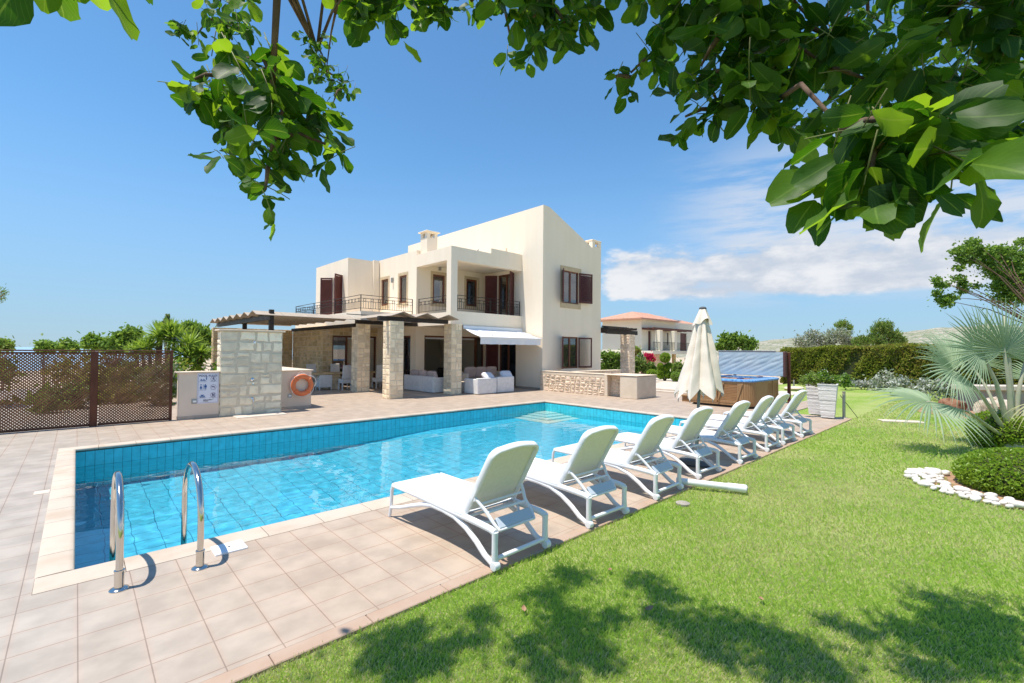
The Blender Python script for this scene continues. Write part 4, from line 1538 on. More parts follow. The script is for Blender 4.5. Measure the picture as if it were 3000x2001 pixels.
# ------------------------------------------------------------------ low stone walls on the right
lw = thing('stone_bench_wall', 'low pale rubble stone wall running from the villa corner towards the hot tub', 'wall', (16.1, 12, 0))
b = MB()
stone_block(b, (15.96, 11.32, 0), (16.28, 14.98, .74), .34, .20, 81, dep=.03, sides='xy', jit=.035)
stone_block(b, (16.20, 10.46, 0), (16.52, 11.31, .885), .26, .20, 85, dep=.035, sides='x', jit=.035)
b.build('rubble', [M['mortar'], M['stone_pink']], lw)
b = MB()
b.bbox((15.945, 11.30, .742), (16.30, 15.0 - .01, .885), .012)
b.bbox((15.935, 11.17, 0), (16.22, 11.33, .88), .012)
b.bbox((15.76, 9.68, 0), (17.20, 10.455, .87), .015)
b.bbox((15.94, 14.6, 0), (15.957, 14.98, .74), .004)
b.build('block', M['capstone'], lw)
b = MB()
b.bbox((15.93, 11.2, .886), (16.33, 14.985, .915), .01)
b.bbox((15.74, 9.66, .886), (17.24, 11.2, .915), .01)
b.build('coping', M['capstone'], lw)
o = MB()
stone_block(o, (16.9, 13.5, 0), (20.4, 13.8, .87), .34, .22, 91, dep=.02, sides='yxX')
o.cur = 2
o.bbox((16.86, 13.46, .872), (20.44, 13.84, .91), .01)
o = o.build('planter_wall', [M['mortar'], M['stone_pink'], M['capstone']])
tag(o, 'low stone wall with a pale coping behind the bench wall under the villa window', 'wall')
o = MB()
o.bbox((19.36, 9.1, -.1), (27.4, 16.2, .075), .01)
o.bbox((19.70, 9.1, .075), (27.4, 16.2, .15), .01)
struct(o.build('raised_terrace', M['paleslab']))

# side pergola beyond the villa corner
sp_ = thing('side_pergola', 'dark timber side pergola on one stone pillar behind the villa', 'pergola', (22.9, 14.7, .15))
b = MB()
stone_block(b, (22.55, 14.35, .15), (23.13, 14.93, 2.80), .30, .24, 95, dep=.02)
b.build('pillar', [M['mortar'], M['stone_pink']], sp_)
beam((20.8, 14.55, 2.805), (23.75, 14.73, 3.04), sp_)
beam((20.8, 15.9, 2.92), (23.3, 16.05, 3.12), sp_)
for k in range(6):
    beam((20.95 + k * .42, 14.2, 3.045), (21.02 + k * .42, 17.4, 3.17), sp_, nm='slat')
beam((20.8, 14.9, 3.175), (23.2, 14.98, 3.25), sp_, nm='batten')

# ------------------------------------------------------------------ terrace furniture
def sofa(name, label, x0, x1, y0, y1, h_, back, arms, mat_='wicker', base=.0, group='white wicker seats on the terrace', seat=.36, bt=.13, cush=(), cm='cushion_mauve'):
    t = thing(name, label, 'sofa' if name == 'wicker_sofa' else 'armchair', ((x0 + x1) / 2, (y0 + y1) / 2, 0), group)
    b = MB()
    b.bbox((x0, y0, .02), (x1, y1, seat), .02)
    b.build('seat_base', M[mat_], t)
    bb = {'x': ((x0, y0, .02), (x0 + bt, y1, h_)), 'X': ((x1 - bt, y0, .02), (x1, y1, h_)), 'y': ((x0, y0, .02), (x1, y0 + bt, h_)), 'Y': ((x0, y1 - bt, .02), (x1, y1, h_))}
    e = .002
    q = bb[back]
    MB().bbox((q[0][0] - e, q[0][1] - e, .02), (q[1][0] + e, q[1][1] + e, h_), .02).build('backrest', M[mat_], t)
    for a in arms:
        q = bb[a]
        MB().bbox((q[0][0] - e * 2, q[0][1] - e * 2, .02), (q[1][0] + e * 2, q[1][1] + e * 2, h_ - .04 if a in arms else h_), .02).build('armrest', M[mat_], t)
    sx0, sx1, sy0, sy1 = x0 + .02, x1 - .02, y0 + .02, y1 - .02
    for a in list(arms) + [back]:
        if a == 'x': sx0 = x0 + bt + .01
        if a == 'X': sx1 = x1 - bt - .01
        if a == 'y': sy0 = y0 + bt + .01
        if a == 'Y': sy1 = y1 - bt - .01
    MB().bbox((sx0, sy0, seat + .001), (sx1, sy1, seat + .12), .04).build('seat_cushion', M['cushion_mauve'], t)
    return t

def pillow(c, size, rz, tilt, m, label, group=None, name='cushion'):
    b = MB()
    sx, sy, sz = size
    def fn(u_, v_):
        a = (u_ - .5) * math.pi
        bb_ = v_ * 2 * math.pi
        ca, cb_, sb_, sa = math.cos(a), math.cos(bb_), math.sin(bb_), math.sin(a)
        pw = lambda q, e: math.copysign(abs(q) ** e, q)
        return (sx * pw(ca, .45) * pw(cb_, .4), sy * pw(sa, .9) * 1.0, sz * pw(ca, .45) * pw(sb_, .4))
    b.surf(fn, 14, 24, T3(c, rz, tilt))
    o = b.build(name, m, smooth=True, loc=c)
    return tag(o, label, 'cushion', group)

sofa('wicker_sofa', 'white wicker sofa seen from behind between the two front pillars', 11.05, 11.98, 16.62, 19.02, .70, 'x', 'yY')
gC = 'cushions on the wicker seats'
for k, (y, lb) in enumerate(((18.45, 'mauve back cushion at the far end of the sofa between the pillars'), (17.75, 'middle mauve back cushion on the sofa between the pillars'), (17.05, 'mauve back cushion at the near end of the sofa between the pillars'))):
    pillow((11.32, y, .70), (.33, .10, .25), R(90), R(-14), M['cushion_mauve'], lb, gC)
sofa('wicker_armchair', 'white wicker armchair nearest the third stone pillar', 12.13, 13.18, 14.93, 15.85, .68, 'y', 'xX')
sofa('wicker_armchair', 'white wicker armchair next to the sunlit terrace edge under the awning', 13.28, 14.28, 15.0, 15.9, .70, 'y', 'xX')
sofa('wicker_sofa', 'cream wicker sofa facing the pool under the awning', 12.95, 15.55, 16.75, 17.65, .82, 'Y', 'xX', 'wicker_cream')
for k, (x, lb) in enumerate(((13.65, 'left mauve back cushion on the cream sofa'), (14.3, 'middle mauve back cushion on the cream sofa'), (14.95, 'right mauve back cushion on the cream sofa'))):
    pillow((x, 17.40, .80), (.34, .10, .27), 0, R(14), M['cushion_mauve'], lb, gC)
pillow((12.95, 15.25, .74), (.30, .11, .20), R(8), R(-50), M['cushion_white'], 'white cushion leaning in the armchair nearest the third pillar', gC)
pillow((14.05, 15.3, .76), (.30, .12, .20), R(-6), R(-40), M['cushion_white'], 'white cushion in the armchair at the terrace edge', gC)
t = thing('coffee_table', 'low cream wicker coffee table between sofa and armchairs', 'table', (12.6, 16.4, 0))
MB().bbox((12.2, 16.1, .0), (12.95, 16.6, .44), .02).build('base', M['wicker_cream'], t)
MB().bbox((12.17, 16.07, .441), (12.98, 16.63, .465), .006).build('top', M['capstone'], t)

# dining group
t = thing('dining_table', 'stone-topped dining table on a stone pedestal under the pergola', 'table', (9.1, 21.6, 0))
MB().bbox((7.5, 20.95, .70), (11.0, 22.1, .76), .015).build('table_top', M['stone_gold'], t)
for x in (8.55, 10.2):
    b = MB()
    stone_block(b, (x, 21.2, 0), (x + .42, 21.85, .699), .3, .25, int(x * 9), dep=.012)
    b.build('pedestal', [M['mortar'], M['stone']], t)
def dchair(x, y, rz, label, hh=1.13):
    t = thing('dining_chair', label, 'chair', (x, y, 0), 'white wicker dining chairs')
    T = T3((x, y, 0), rz)
    MB().bbox((-.23, -.23, .30), (.23, .23, .49), .02, T).build('seat', M['wicker'], t)
    b = MB()
    Tb = T @ T3((0, -.22, .49), 0, R(6))
    b.bbox((-.225, -.03, 0), (.225, .03, hh - .49), .02, Tb)
    b.build('backrest', M['wicker'], t)
    for sx in (-1, 1):
        for sy in (-1, 1):
            MB().bbox((sx * .2 - .025, sy * .2 - .025, 0), (sx * .2 + .025, sy * .2 + .025, .299), .004, T).build('leg', M['wicker'], t)
    return t
dchair(8.95, 20.62, 0, 'white high-back dining chair beside the first stone pillar')
dchair(10.58, 20.60, 0, 'white high-back dining chair seen between two stone pillars')
dchair(8.2, 22.45, R(180), 'white high-back dining chair in front of the stone wall')
dchair(9.35, 22.45, R(180), 'white high-back dining chair in front of the dark patio door')
ac = thing('low_armchair', 'low white wicker armchair behind the ring buoy wall', 'armchair', (8.2, 21.1, 0))
T = T3((8.2, 20.95, 0))
MB().bbox((-.29, -.05, .12), (.29, .0, .68), .02, T).build('backrest', M['wicker'], ac)
MB().bbox((-.29, .001, .12), (.29, .5, .42), .02, T).build('seat', M['wicker'], ac)
for sx in (-1, 1):
    MB().bbox((sx * .262 - .028, .001, .421), (sx * .262 + .028, .5, .62), .015, T).build('armrest', M['wicker'], ac)
    for yy in (.0, .45):
        MB().bbox((sx * .26 - .022, yy - .02, 0), (sx * .26 + .022, yy + .03, .119), .004, T).build('leg', M['wicker'], ac)
b = MB()
b.lathe([(.07, 0), (.09, .05), (.05, .14), (.045, .16), (.001, .161)], 18, T3((9.25, 21.4, .761)))
vz = thing('flower_vase', 'small vase of red flowers on the dining table', 'vase', (9.25, 21.4, .761))
b.build('vase', M['white_plastic'], vz, smooth=True)
P, A, B = leaves_around((9.25, 21.4, 1.0), (.14, .14, .10), 70, .045)
M['redpetal'] = leafmat('red_petal', (.35, .01, .015), (.45, .02, .02), (.5, .02, .02), .2, .6, .2)
quads_mesh('flowers', P, A, B, M['redpetal'], vz)
bk = thing('black_sofa', 'black leather sofa inside the villa behind the third pillar', 'sofa', (14.6, 21, 0), 'black seats inside the villa')
MB().bbox((13.9, 20.6, .05), (15.5, 21.4, .45), .06).build('seat', M['blackleather'], bk)
MB().bbox((13.9, 20.4, .05), (15.5, 20.6, .92), .08).build('backrest', M['blackleather'], bk)
bk = thing('black_armchair', 'black leather armchair inside the villa behind the wicker sofa', 'armchair', (12.8, 21, 0), 'black seats inside the villa')
MB().bbox((12.5, 20.7, .05), (13.2, 21.5, .45), .06).build('seat', M['blackleather'], bk)
MB().bbox((12.45, 20.5, .05), (13.2, 20.7, 1.05), .08).build('backrest', M['blackleather'], bk)
# clump centres (x, y, z, radius) of the planting, in metres
YUC = [(2.66, 24.96, 2.27, 0.55), (2.29, 25.32, 1.87, 0.48), (3.08, 24.57, 2.27, 0.51), (3.53, 24.15, 2.01, 0.53), (3.54, 24.15, 1.44, 0.55), (2.56, 25.05, 2.49, 0.4), (2.95, 24.68, 2.62, 0.4), (2.06, 25.54, 1.82, 0.4), (3.28, 24.39, 1.61, 0.44), (3.93, 23.79, 1.62, 0.4), (1.84, 25.75, 1.69, 0.35), (3.81, 23.91, 1.14, 0.4)]
TREEA = [(0.91, 54.08, 2.55, 0.53), (1.3, 53.72, 2.2, 0.62), (1.69, 53.36, 2.12, 0.53), (0.6, 54.39, 2.1, 0.44), (2.7, 52.39, 2.74, 0.53), (3.33, 51.78, 3.1, 0.53), (3.78, 51.36, 3.02, 0.48), (2.33, 52.76, 2.21, 0.53), (3.03, 52.09, 2.22, 0.62), (3.48, 51.67, 2.31, 0.53), (2.08, 53.0, 1.86, 0.53), (2.85, 52.28, 1.78, 0.53)]
EUPH = [(4.19, 29.0, 2.89, 0.37), (4.49, 28.72, 2.79, 0.37), (4.77, 28.46, 2.68, 0.32), (4.62, 28.61, 2.37, 0.37), (4.97, 28.29, 2.16, 0.26), (5.0, 28.25, 2.48, 0.21), (4.74, 28.51, 1.95, 0.37), (4.39, 28.83, 2.36, 0.37), (4.94, 28.33, 1.63, 0.32), (3.69, 29.48, 2.78, 0.32)]
PTIP = [(6.38, 55.73, 4.97, 0.18), (6.32, 55.8, 4.57, 0.28), (6.25, 55.87, 4.18, 0.34), (6.47, 55.67, 4.38, 0.3), (6.04, 56.08, 4.08, 0.3)]
SHL = [(-1.88, 51.23, 1.89, 0.48), (-1.48, 50.85, 1.82, 0.4), (-2.11, 51.45, 1.69, 0.32), (-0.56, 49.98, 1.99, 0.48), (-0.78, 50.2, 1.79, 0.4), (-0.21, 49.66, 1.79, 0.4), (-4.19, 53.4, 1.95, 0.48), (-3.9, 53.13, 1.87, 0.4), (-4.48, 53.67, 2.02, 0.4)]
PBR = [(-3.0, 37.1, 4.83, 0.28), (-2.88, 36.98, 4.72, 0.22), (-3.04, 37.14, 4.45, 0.28), (-3.24, 37.33, 4.61, 0.39)]
CAROB = [(30.97, 0.91, 7.22, 0.22), (30.86, 1.02, 6.97, 0.28), (30.64, 1.24, 6.81, 0.28), (31.21, 0.7, 6.76, 0.34), (31.44, 0.49, 6.42, 0.34), (30.88, 1.03, 6.29, 0.28), (30.42, 1.45, 6.75, 0.22), (30.56, 1.33, 6.41, 0.22), (31.82, 0.13, 6.86, 0.25), (31.96, 0.0, 6.67, 0.28), (32.23, -0.26, 6.77, 0.28), (32.01, -0.04, 6.3, 0.31), (32.47, -0.46, 6.15, 0.34), (31.56, 0.39, 5.98, 0.31), (31.91, 0.07, 5.71, 0.37), (32.36, -0.35, 5.68, 0.4), (32.26, -0.24, 5.21, 0.44), (31.92, 0.08, 5.12, 0.31), (32.66, -0.63, 5.22, 0.37), (30.5, 1.39, 5.97, 0.19), (29.74, 2.12, 5.37, 0.19), (29.9, 1.98, 5.13, 0.19), (30.08, 1.81, 5.16, 0.16), (30.51, 1.4, 5.44, 0.22), (30.67, 1.25, 5.17, 0.22), (29.77, 2.11, 4.75, 0.19), (29.94, 1.96, 4.44, 0.22), (30.12, 1.79, 4.23, 0.22), (30.23, 1.68, 4.54, 0.22), (31.13, 0.82, 5.11, 0.16), (30.68, 1.25, 4.86, 0.19), (32.61, -0.56, 4.6, 0.5), (32.78, -0.79, 7.24, 0.28), (32.77, -0.77, 6.56, 0.34), (32.16, -0.13, 4.59, 0.4), (32.93, -0.89, 5.69, 0.47)]
OLIVE = [(66.13, 17.37, 3.23, 0.9), (67.21, 16.33, 4.0, 0.9), (67.99, 15.61, 3.4, 0.9), (68.97, 14.68, 3.87, 1.05), (69.84, 13.85, 4.18, 0.9), (68.55, 15.1, 2.81, 0.9), (66.91, 16.65, 2.79, 0.75), (70.4, 13.35, 3.28, 0.9), (71.06, 12.73, 2.99, 0.75)]
PINE1 = [(74.39, 15.02, 5.62, 0.56), (74.86, 14.58, 5.78, 0.64), (75.45, 14.03, 5.31, 0.48), (74.53, 14.92, 4.82, 0.64), (75.24, 14.26, 4.5, 0.64)]
PINE2 = [(69.52, 10.0, 5.23, 0.57), (69.22, 10.3, 4.66, 0.57), (70.25, 9.32, 5.1, 0.64), (69.95, 9.62, 4.38, 0.71), (69.14, 10.4, 3.8, 0.71), (70.58, 9.03, 4.1, 0.64), (68.62, 10.9, 3.37, 0.71), (69.66, 9.92, 3.24, 0.71), (71.1, 8.54, 4.11, 0.57), (70.7, 8.94, 3.25, 0.64), (68.0, 11.48, 3.36, 0.64), (67.59, 11.87, 3.22, 0.57), (71.53, 8.16, 3.4, 0.57)]
MIDT = [(51.09, 20.55, 3.05, 0.63), (51.73, 19.95, 3.18, 0.69), (52.46, 19.26, 3.06, 0.63), (53.11, 18.66, 2.82, 0.57), (50.73, 20.9, 2.54, 0.5), (51.56, 20.12, 2.55, 0.63), (52.84, 18.92, 2.44, 0.63), (50.99, 20.63, 3.55, 0.31), (51.81, 19.86, 3.56, 0.31)]
BM1 = [(24.1, 17.15, 1.6, 0.25), (24.41, 16.86, 1.6, 0.28), (24.73, 16.57, 1.53, 0.25), (24.21, 17.06, 1.21, 0.28), (24.55, 16.74, 1.14, 0.28), (24.81, 16.5, 1.07, 0.21), (24.12, 17.16, 0.89, 0.28), (24.43, 16.86, 0.79, 0.25), (24.74, 16.57, 0.75, 0.21)]
BM2 = [(24.75, 15.17, 1.25, 0.21), (24.96, 14.99, 1.11, 0.24), (24.74, 15.2, 0.83, 0.24), (25.09, 14.87, 0.84, 0.27), (25.33, 14.64, 0.98, 0.24), (25.49, 14.5, 0.77, 0.21), (25.21, 14.76, 0.7, 0.21), (24.69, 15.25, 0.63, 0.17)]
BM3 = [(26.41, 13.62, 0.92, 0.24), (26.58, 13.46, 0.99, 0.24), (26.71, 13.34, 0.79, 0.21), (26.39, 13.65, 0.65, 0.21), (26.59, 13.46, 0.55, 0.21)]
TOPI = [(25.04, 13.52, 1.51, 0.3), (24.84, 13.72, 1.01, 0.17), (25.1, 13.48, 0.9, 0.21), (24.86, 13.72, 0.67, 0.19), (25.17, 13.43, 0.51, 0.22), (24.87, 13.71, 0.44, 0.17), (25.22, 13.36, 1.05, 0.17)]
DOME = [(23.59, 13.54, 0.63, 0.29)]
SMB = [(25.05, 12.85, 0.44, 0.28)]
BOUG = [(29.64, 17.44, 1.59, 0.18), (29.79, 17.3, 1.47, 0.28), (29.97, 17.13, 1.31, 0.18), (29.85, 17.24, 1.27, 0.24)]
REDS = [(30.01, 18.45, 1.95, 0.25), (29.96, 18.51, 1.66, 0.25), (30.11, 18.36, 1.66, 0.21), (29.92, 18.53, 2.12, 0.13)]
WFL = [(28.42, 17.2, 1.55, 0.2), (28.54, 17.1, 1.36, 0.16)]
PL1 = [(15.41, 3.78, 1.13, 0.17), (15.3, 3.89, 1.09, 0.14), (15.6, 3.6, 1.15, 0.17), (15.67, 3.53, 1.27, 0.11), (15.74, 3.47, 1.11, 0.15), (15.87, 3.35, 1.09, 0.14), (15.94, 3.28, 1.06, 0.09), (15.47, 3.72, 1.03, 0.14), (15.23, 3.95, 1.02, 0.11)]
PL2 = [(28.48, 5.5, 0.62, 0.24), (28.54, 5.45, 0.46, 0.24), (28.4, 5.57, 0.49, 0.21), (28.49, 5.5, 0.3, 0.24)]
GREY = [(29.39, 5.34, 0.27, 0.22), (29.62, 5.12, 0.28, 0.24), (29.82, 4.93, 0.25, 0.22), (29.98, 4.78, 0.23, 0.22)]
CL= [(0.27, 1.45, 2.56, 0.08, 6, 0.0675), (0.33, 1.32, 2.57, 0.09, 7, 0.07200000000000001), (0.31, 1.34, 2.44, 0.1, 8, 0.07650000000000001), (0.39, 1.26, 2.46, 0.09, 8, 0.07650000000000001), (0.35, 1.24, 2.35, 0.09, 7, 0.07650000000000001), (0.46, 1.27, 2.45, 0.07, 5, 0.0675), (0.29, 1.36, 2.33, 0.06, 4, 0.0675), (0.34, 1.25, 2.28, 0.05, 3, 0.0675), (0.32, 1.2, 2.19, 0.03, 2, 0.06300000000000001), (0.2, 1.44, 2.5, 0.04, 3, 0.07200000000000001), (0.46, 1.2, 2.34, 0.04, 2, 0.0675), (0.42, 2.31, 3.27, 0.13, 8, 0.06), (0.39, 2.61, 3.31, 0.11, 6, 0.055), (0.48, 2.25, 3.2, 0.13, 8, 0.06), (0.4, 1.79, 3.03, 0.12, 6, 0.07), (1.07, 2.79, 3.53, 0.14, 12, 0.055), (1.14, 2.73, 3.43, 0.12, 10, 0.055), (1.06, 2.93, 3.72, 0.13, 8, 0.055), (1.02, 2.58, 3.18, 0.1, 6, 0.055), (0.61, 1.45, 2.99, 0.09, 6, 0.075), (0.7, 1.37, 2.97, 0.1, 7, 0.075), (0.84, 1.37, 3.02, 0.09, 6, 0.075), (0.89, 1.32, 3.07, 0.09, 6, 0.07), (0.97, 1.25, 3.03, 0.05, 2, 0.07), (0.67, 1.4, 2.92, 0.07, 3, 0.075), (0.86, 1.36, 2.96, 0.05, 2, 0.07), (0.97, 1.11, 2.99, 0.08, 5, 0.075), (1.0, 1.02, 2.94, 0.11, 7, 0.07200000000000001), (1.03, 0.93, 2.87, 0.1, 7, 0.07200000000000001), (1.08, 0.88, 2.92, 0.09, 6, 0.07200000000000001), (0.99, 0.97, 2.81, 0.08, 5, 0.07200000000000001), (1.06, 0.9, 2.79, 0.07, 4, 0.0675), (1.08, 1.16, 2.87, 0.04, 1, 0.07), (1.14, 0.83, 2.88, 0.06, 3, 0.07200000000000001), (1.12, 0.7, 2.86, 0.08, 4, 0.07650000000000001), (1.08, 0.54, 2.73, 0.1, 6, 0.081), (1.11, 0.44, 2.66, 0.11, 9, 0.081), (1.19, 0.36, 2.68, 0.11, 8, 0.081), (1.12, 0.57, 2.68, 0.09, 6, 0.07650000000000001), (1.1, 0.46, 2.57, 0.11, 8, 0.081), (1.18, 0.38, 2.58, 0.11, 9, 0.081), (1.31, 0.33, 2.64, 0.09, 6, 0.081), (1.12, 0.51, 2.51, 0.08, 6, 0.07650000000000001), (1.13, 0.43, 2.47, 0.09, 6, 0.081), (1.2, 0.36, 2.48, 0.09, 7, 0.081), (1.27, 0.3, 2.5, 0.08, 6, 0.081), (1.18, 0.66, 2.66, 0.06, 4, 0.06300000000000001), (1.12, 0.71, 2.62, 0.05, 3, 0.0585), (1.12, 0.78, 2.64, 0.03, 1, 0.054), (1.14, 0.56, 2.42, 0.04, 1, 0.07200000000000001), (1.2, 0.5, 2.45, 0.05, 3, 0.0675), (1.19, 0.37, 2.41, 0.05, 3, 0.081), (1.5, 0.36, 2.44, 0.06, 4, 0.06300000000000001), (1.58, 0.42, 2.39, 0.05, 2, 0.06300000000000001), (3.59, 0.69, 3.79, 0.29, 26, 0.06), (3.79, 0.49, 3.88, 0.29, 24, 0.06), (3.56, 0.58, 3.55, 0.26, 22, 0.06), (3.67, 0.35, 3.52, 0.25, 22, 0.06), (3.95, 0.21, 3.82, 0.28, 22, 0.06), (3.99, 0.04, 3.65, 0.27, 20, 0.06), (3.62, 0.79, 4.01, 0.21, 12, 0.06), (3.69, 0.58, 4.06, 0.27, 18, 0.06), (1.58, 0.14, 2.76, 0.12, 6, 0.081), (1.54, 0.04, 2.68, 0.11, 6, 0.081), (1.6, -0.01, 2.6, 0.09, 6, 0.081), (1.61, 0.11, 2.65, 0.11, 6, 0.07650000000000001), (1.63, 0.03, 2.55, 0.1, 6, 0.07650000000000001), (1.42, 0.16, 2.46, 0.11, 7, 0.081), (1.5, 0.08, 2.45, 0.11, 8, 0.081), (1.71, 0.02, 2.47, 0.09, 6, 0.07200000000000001), (1.36, 0.22, 2.45, 0.09, 6, 0.081), (1.45, 0.26, 2.55, 0.08, 4, 0.07650000000000001), (0.92, 0.15, 2.19, 0.02, 2, 0.095), (0.96, 0.12, 2.19, 0.02, 2, 0.095), (1.0, 0.08, 2.19, 0.02, 2, 0.095), (0.94, 0.14, 2.15, 0.01, 2, 0.095), (0.99, 0.09, 2.14, 0.01, 2, 0.095), (0.91, 0.14, 2.1, 0.01, 1, 0.1), (0.98, 0.08, 2.09, 0.01, 1, 0.1), (0.97, 0.11, 2.16, 0.02, 2, 0.095), (0.96, 0.19, 2.21, 0.02, 2, 0.09), (1.1, 0.05, 2.2, 0.02, 2, 0.09), (1.75, -0.01, 2.4, 0.05, 3, 0.07200000000000001), (1.7, 0.03, 2.35, 0.04, 2, 0.07200000000000001), (1.77, -0.04, 2.46, 0.04, 2, 0.07200000000000001), (-0.03, 0.84, 2.33, 0.03, 2, 0.085), (0.01, 0.81, 2.33, 0.03, 2, 0.085)]
SH= [(-0.08, 3.0, 5.0, 0.19), (0.21, 3.12, 5.0, 0.16), (-0.02, 2.83, 5.0, 0.18), (1.3, 2.32, 5.0, 0.17), (1.5, 1.71, 5.0, 0.17), (1.62, 1.36, 5.0, 0.21), (3.18, 0.5, 5.0, 0.25), (2.99, 0.72, 5.0, 0.17), (0.64, 2.46, 5.0, 0.15), (0.05, 3.13, 5.0, 0.18), (0.14, 2.8, 5.0, 0.19), (0.42, 2.79, 5.0, 0.15), (1.19, 2.83, 5.0, 0.18), (1.57, 2.89, 5.0, 0.23), (1.04, 2.56, 5.0, 0.22), (0.94, 2.31, 5.0, 0.23), (0.87, 2.13, 5.0, 0.17), (1.93, 2.42, 5.0, 0.19), (1.88, 2.19, 5.0, 0.18), (1.59, 2.11, 5.0, 0.17), (1.62, 1.88, 5.0, 0.21), (1.82, 1.74, 5.0, 0.22), (1.88, 1.54, 5.0, 0.24), (1.89, 1.35, 5.0, 0.23), (2.41, 1.26, 5.0, 0.11), (2.4, 1.07, 5.0, 0.13), (2.65, 0.93, 5.0, 0.19), (2.63, 0.76, 5.0, 0.23), (2.99, 0.62, 5.0, 0.22), (2.85, 0.47, 5.0, 0.25), (2.53, 0.56, 5.0, 0.21), (0.6, 2.26, 5.0, 0.18), (1.8, 1.15, 5.0, 0.21), (1.46, 1.59, 5.0, 0.14), (2.23, 0.76, 5.0, 0.21)]
# ------------------------------------------------------------------ sun loungers
def make_lounger():
    t = thing('sun_lounger', 'x', 'sun lounger', (0, 0, 0), 'white sun loungers in a row along the pool')
    wp = M['white_plastic']
    b = MB()
    for x in (.028, .662):
        b.tube([(x, 1.66, .36), (x, 1.2, .352), (x, .7, .342), (x, .25, .332), (x, .06, .322), (x, .0, .308)], [.022, .026, .03, .03, .03, .03], 10)
    b.tube([(.05, 1.68, .355), (.64, 1.68, .355)], .02, 8)
    for y in (.42, 1.2):
        b.tube([(.05, y, .325), (.64, y, .325)], .016, 8)
    b.build('frame', wp, t, smooth=True, angle=50)
    for x in (.026, .664):
        MB().tube([(x, 1.655, .362), (x, 1.685, .30), (x, 1.70, .12), (x, 1.725, .002)], [.02, .019, .018, .016], 10).build('leg', wp, t, smooth=True, angle=50)
        MB().tube([(x, .0, .315), (x, .003, .2), (x, .0, .05), (x, -.005, .022)], [.029, .026, .03, .022], 10).build('leg', wp, t, smooth=True, angle=50)
        MB().tube([(x, 1.695, .105), (x, 1.5, .152), (x, 1.28, .225), (x, 1.08, .285), (x, .92, .318), (x, .74, .318), (x, .55, .30), (x, .38, .245), (x, .24, .165), (x, .13, .085), (x, .03, .04)],
                  [.017, .02, .023, .025, .026, .026, .026, .026, .025, .025, .024], 10).build('arched_rail', wp, t, smooth=True, angle=50)
        b = MB()
        b.lathe([(.012, -.03), (.036, -.028), (.038, -.01), (.038, .01), (.036, .028), (.012, .03)], 18, T3((x + (.03 if x > .3 else -.03) * .2, -.012, .038), 0, 0, R(90)))
        b.build('wheel', wp, t, smooth=True, angle=50)
    MB().tube([(.03, .005, .085), (.66, .005, .085)], .02, 10).build('crossbar', wp, t, smooth=True, angle=50)
    # seat sling, rolled over the front bar
    def sl(u_, v_):
        x = .036 + .618 * u_
        y = 1.70 - 1.30 * v_
        zz = .374 - .008 * v_ - .012 * math.sin(math.pi * u_) * math.sin(math.pi * min(1, v_ * 1.1))
        if v_ < .06:
            q_ = 1 - v_ / .06
            zz -= .045 * q_ ** 2
            y += -.012 * q_
        return (x, y, zz)
    b = MB()
    b.surf(sl, 14, 44)
    b.surf(lambda a, c: tuple(Vector(sl(a, c)) - Vector((0, 0, .008))), 14, 44)
    b.build('seat_sling', M['white_fabric'], t, smooth=True)
    b = MB()
    for x in (.018, .672):
        b.bbox((x - .016, .40, .338), (x + .016, 1.66, .374), .012)
    b.build('seat_edge', wp, t, smooth=True, angle=60)
    # backrest
    py, pz = .43, .365
    L_ = .745
    tilt = math.atan2(1.0 - pz, py - .055)
    Tb = Matrix.Translation((.345, py, pz)) @ Euler((R(180) - 0, 0, 0)).to_matrix().to_4x4() if False else None
    dv = Vector((0, -(py - .055), 1.0 - pz)).normalized()
    nv = Vector((0, dv.z, -dv.y))         # towards the sitter
    def bp(a, s_, n_=0):
        return Vector((.345 + a, py, pz)) + dv * s_ + nv * n_
    hw = .305
    ring_ = [(-hw, 0)]
    for k in range(9):
        ring_.append((-hw + .012 * (k / 8), .07 + .52 * k / 8))
    for k in range(1, 9):
        a = R(180 - 90 * k / 8)
        ring_.append((-hw + .012 + .10 + .10 * math.cos(a), .625 + .095 * math.sin(a)))
    for k in range(1, 8):
        q_ = k / 8
        ring_.append((-hw + .112 + (2 * hw - .224) * q_, .72 + .022 * math.sin(math.pi * q_)))
    for k in range(0, 9):
        a = R(90 - 90 * k / 8)
        ring_.append((hw - .112 + .10 * math.cos(a), .625 + .095 * math.sin(a)))
    for k in range(8, -1, -1):
        ring_.append((hw - .012 * (k / 8), .07 + .52 * k / 8))
    ring_.append((hw, 0))
    # flat deep frame section
    vs, fs = [], []
    m_ = len(ring_)
    for k, (a, s_) in enumerate(ring_):
        p0 = ring_[max(0, k - 1)]
        p1 = ring_[min(m_ - 1, k + 1)]
        tx, ts = p1[0] - p0[0], p1[1] - p0[1]
        l_ = math.hypot(tx, ts)
        ox, os_ = -ts / l_, tx / l_           # outward (left of travel)
        for (o_, n_) in ((.012, -.028), (.012, .012), (.004, .026), (-.014, .026), (-.022, .014), (-.022, -.028), (-.014, -.036), (.004, -.036)):
            vs.append(bp(a + ox * o_, s_ + os_ * o_, n_))
    for k in range(m_ - 1):
        for j in range(8):
            fs.append((k * 8 + j, k * 8 + (j + 1) % 8, (k + 1) * 8 + (j + 1) % 8, (k + 1) * 8 + j))
    fs.append(tuple(range(8))[::-1])
    fs.append(tuple((m_ - 1) * 8 + j for j in range(8)))
    MB().add(vs, fs).build('backrest_frame', wp, t, smooth=True, angle=45)
    b = MB()
    inner = [(a * .945, .02 + s_ * .965) for a, s_ in ring_]
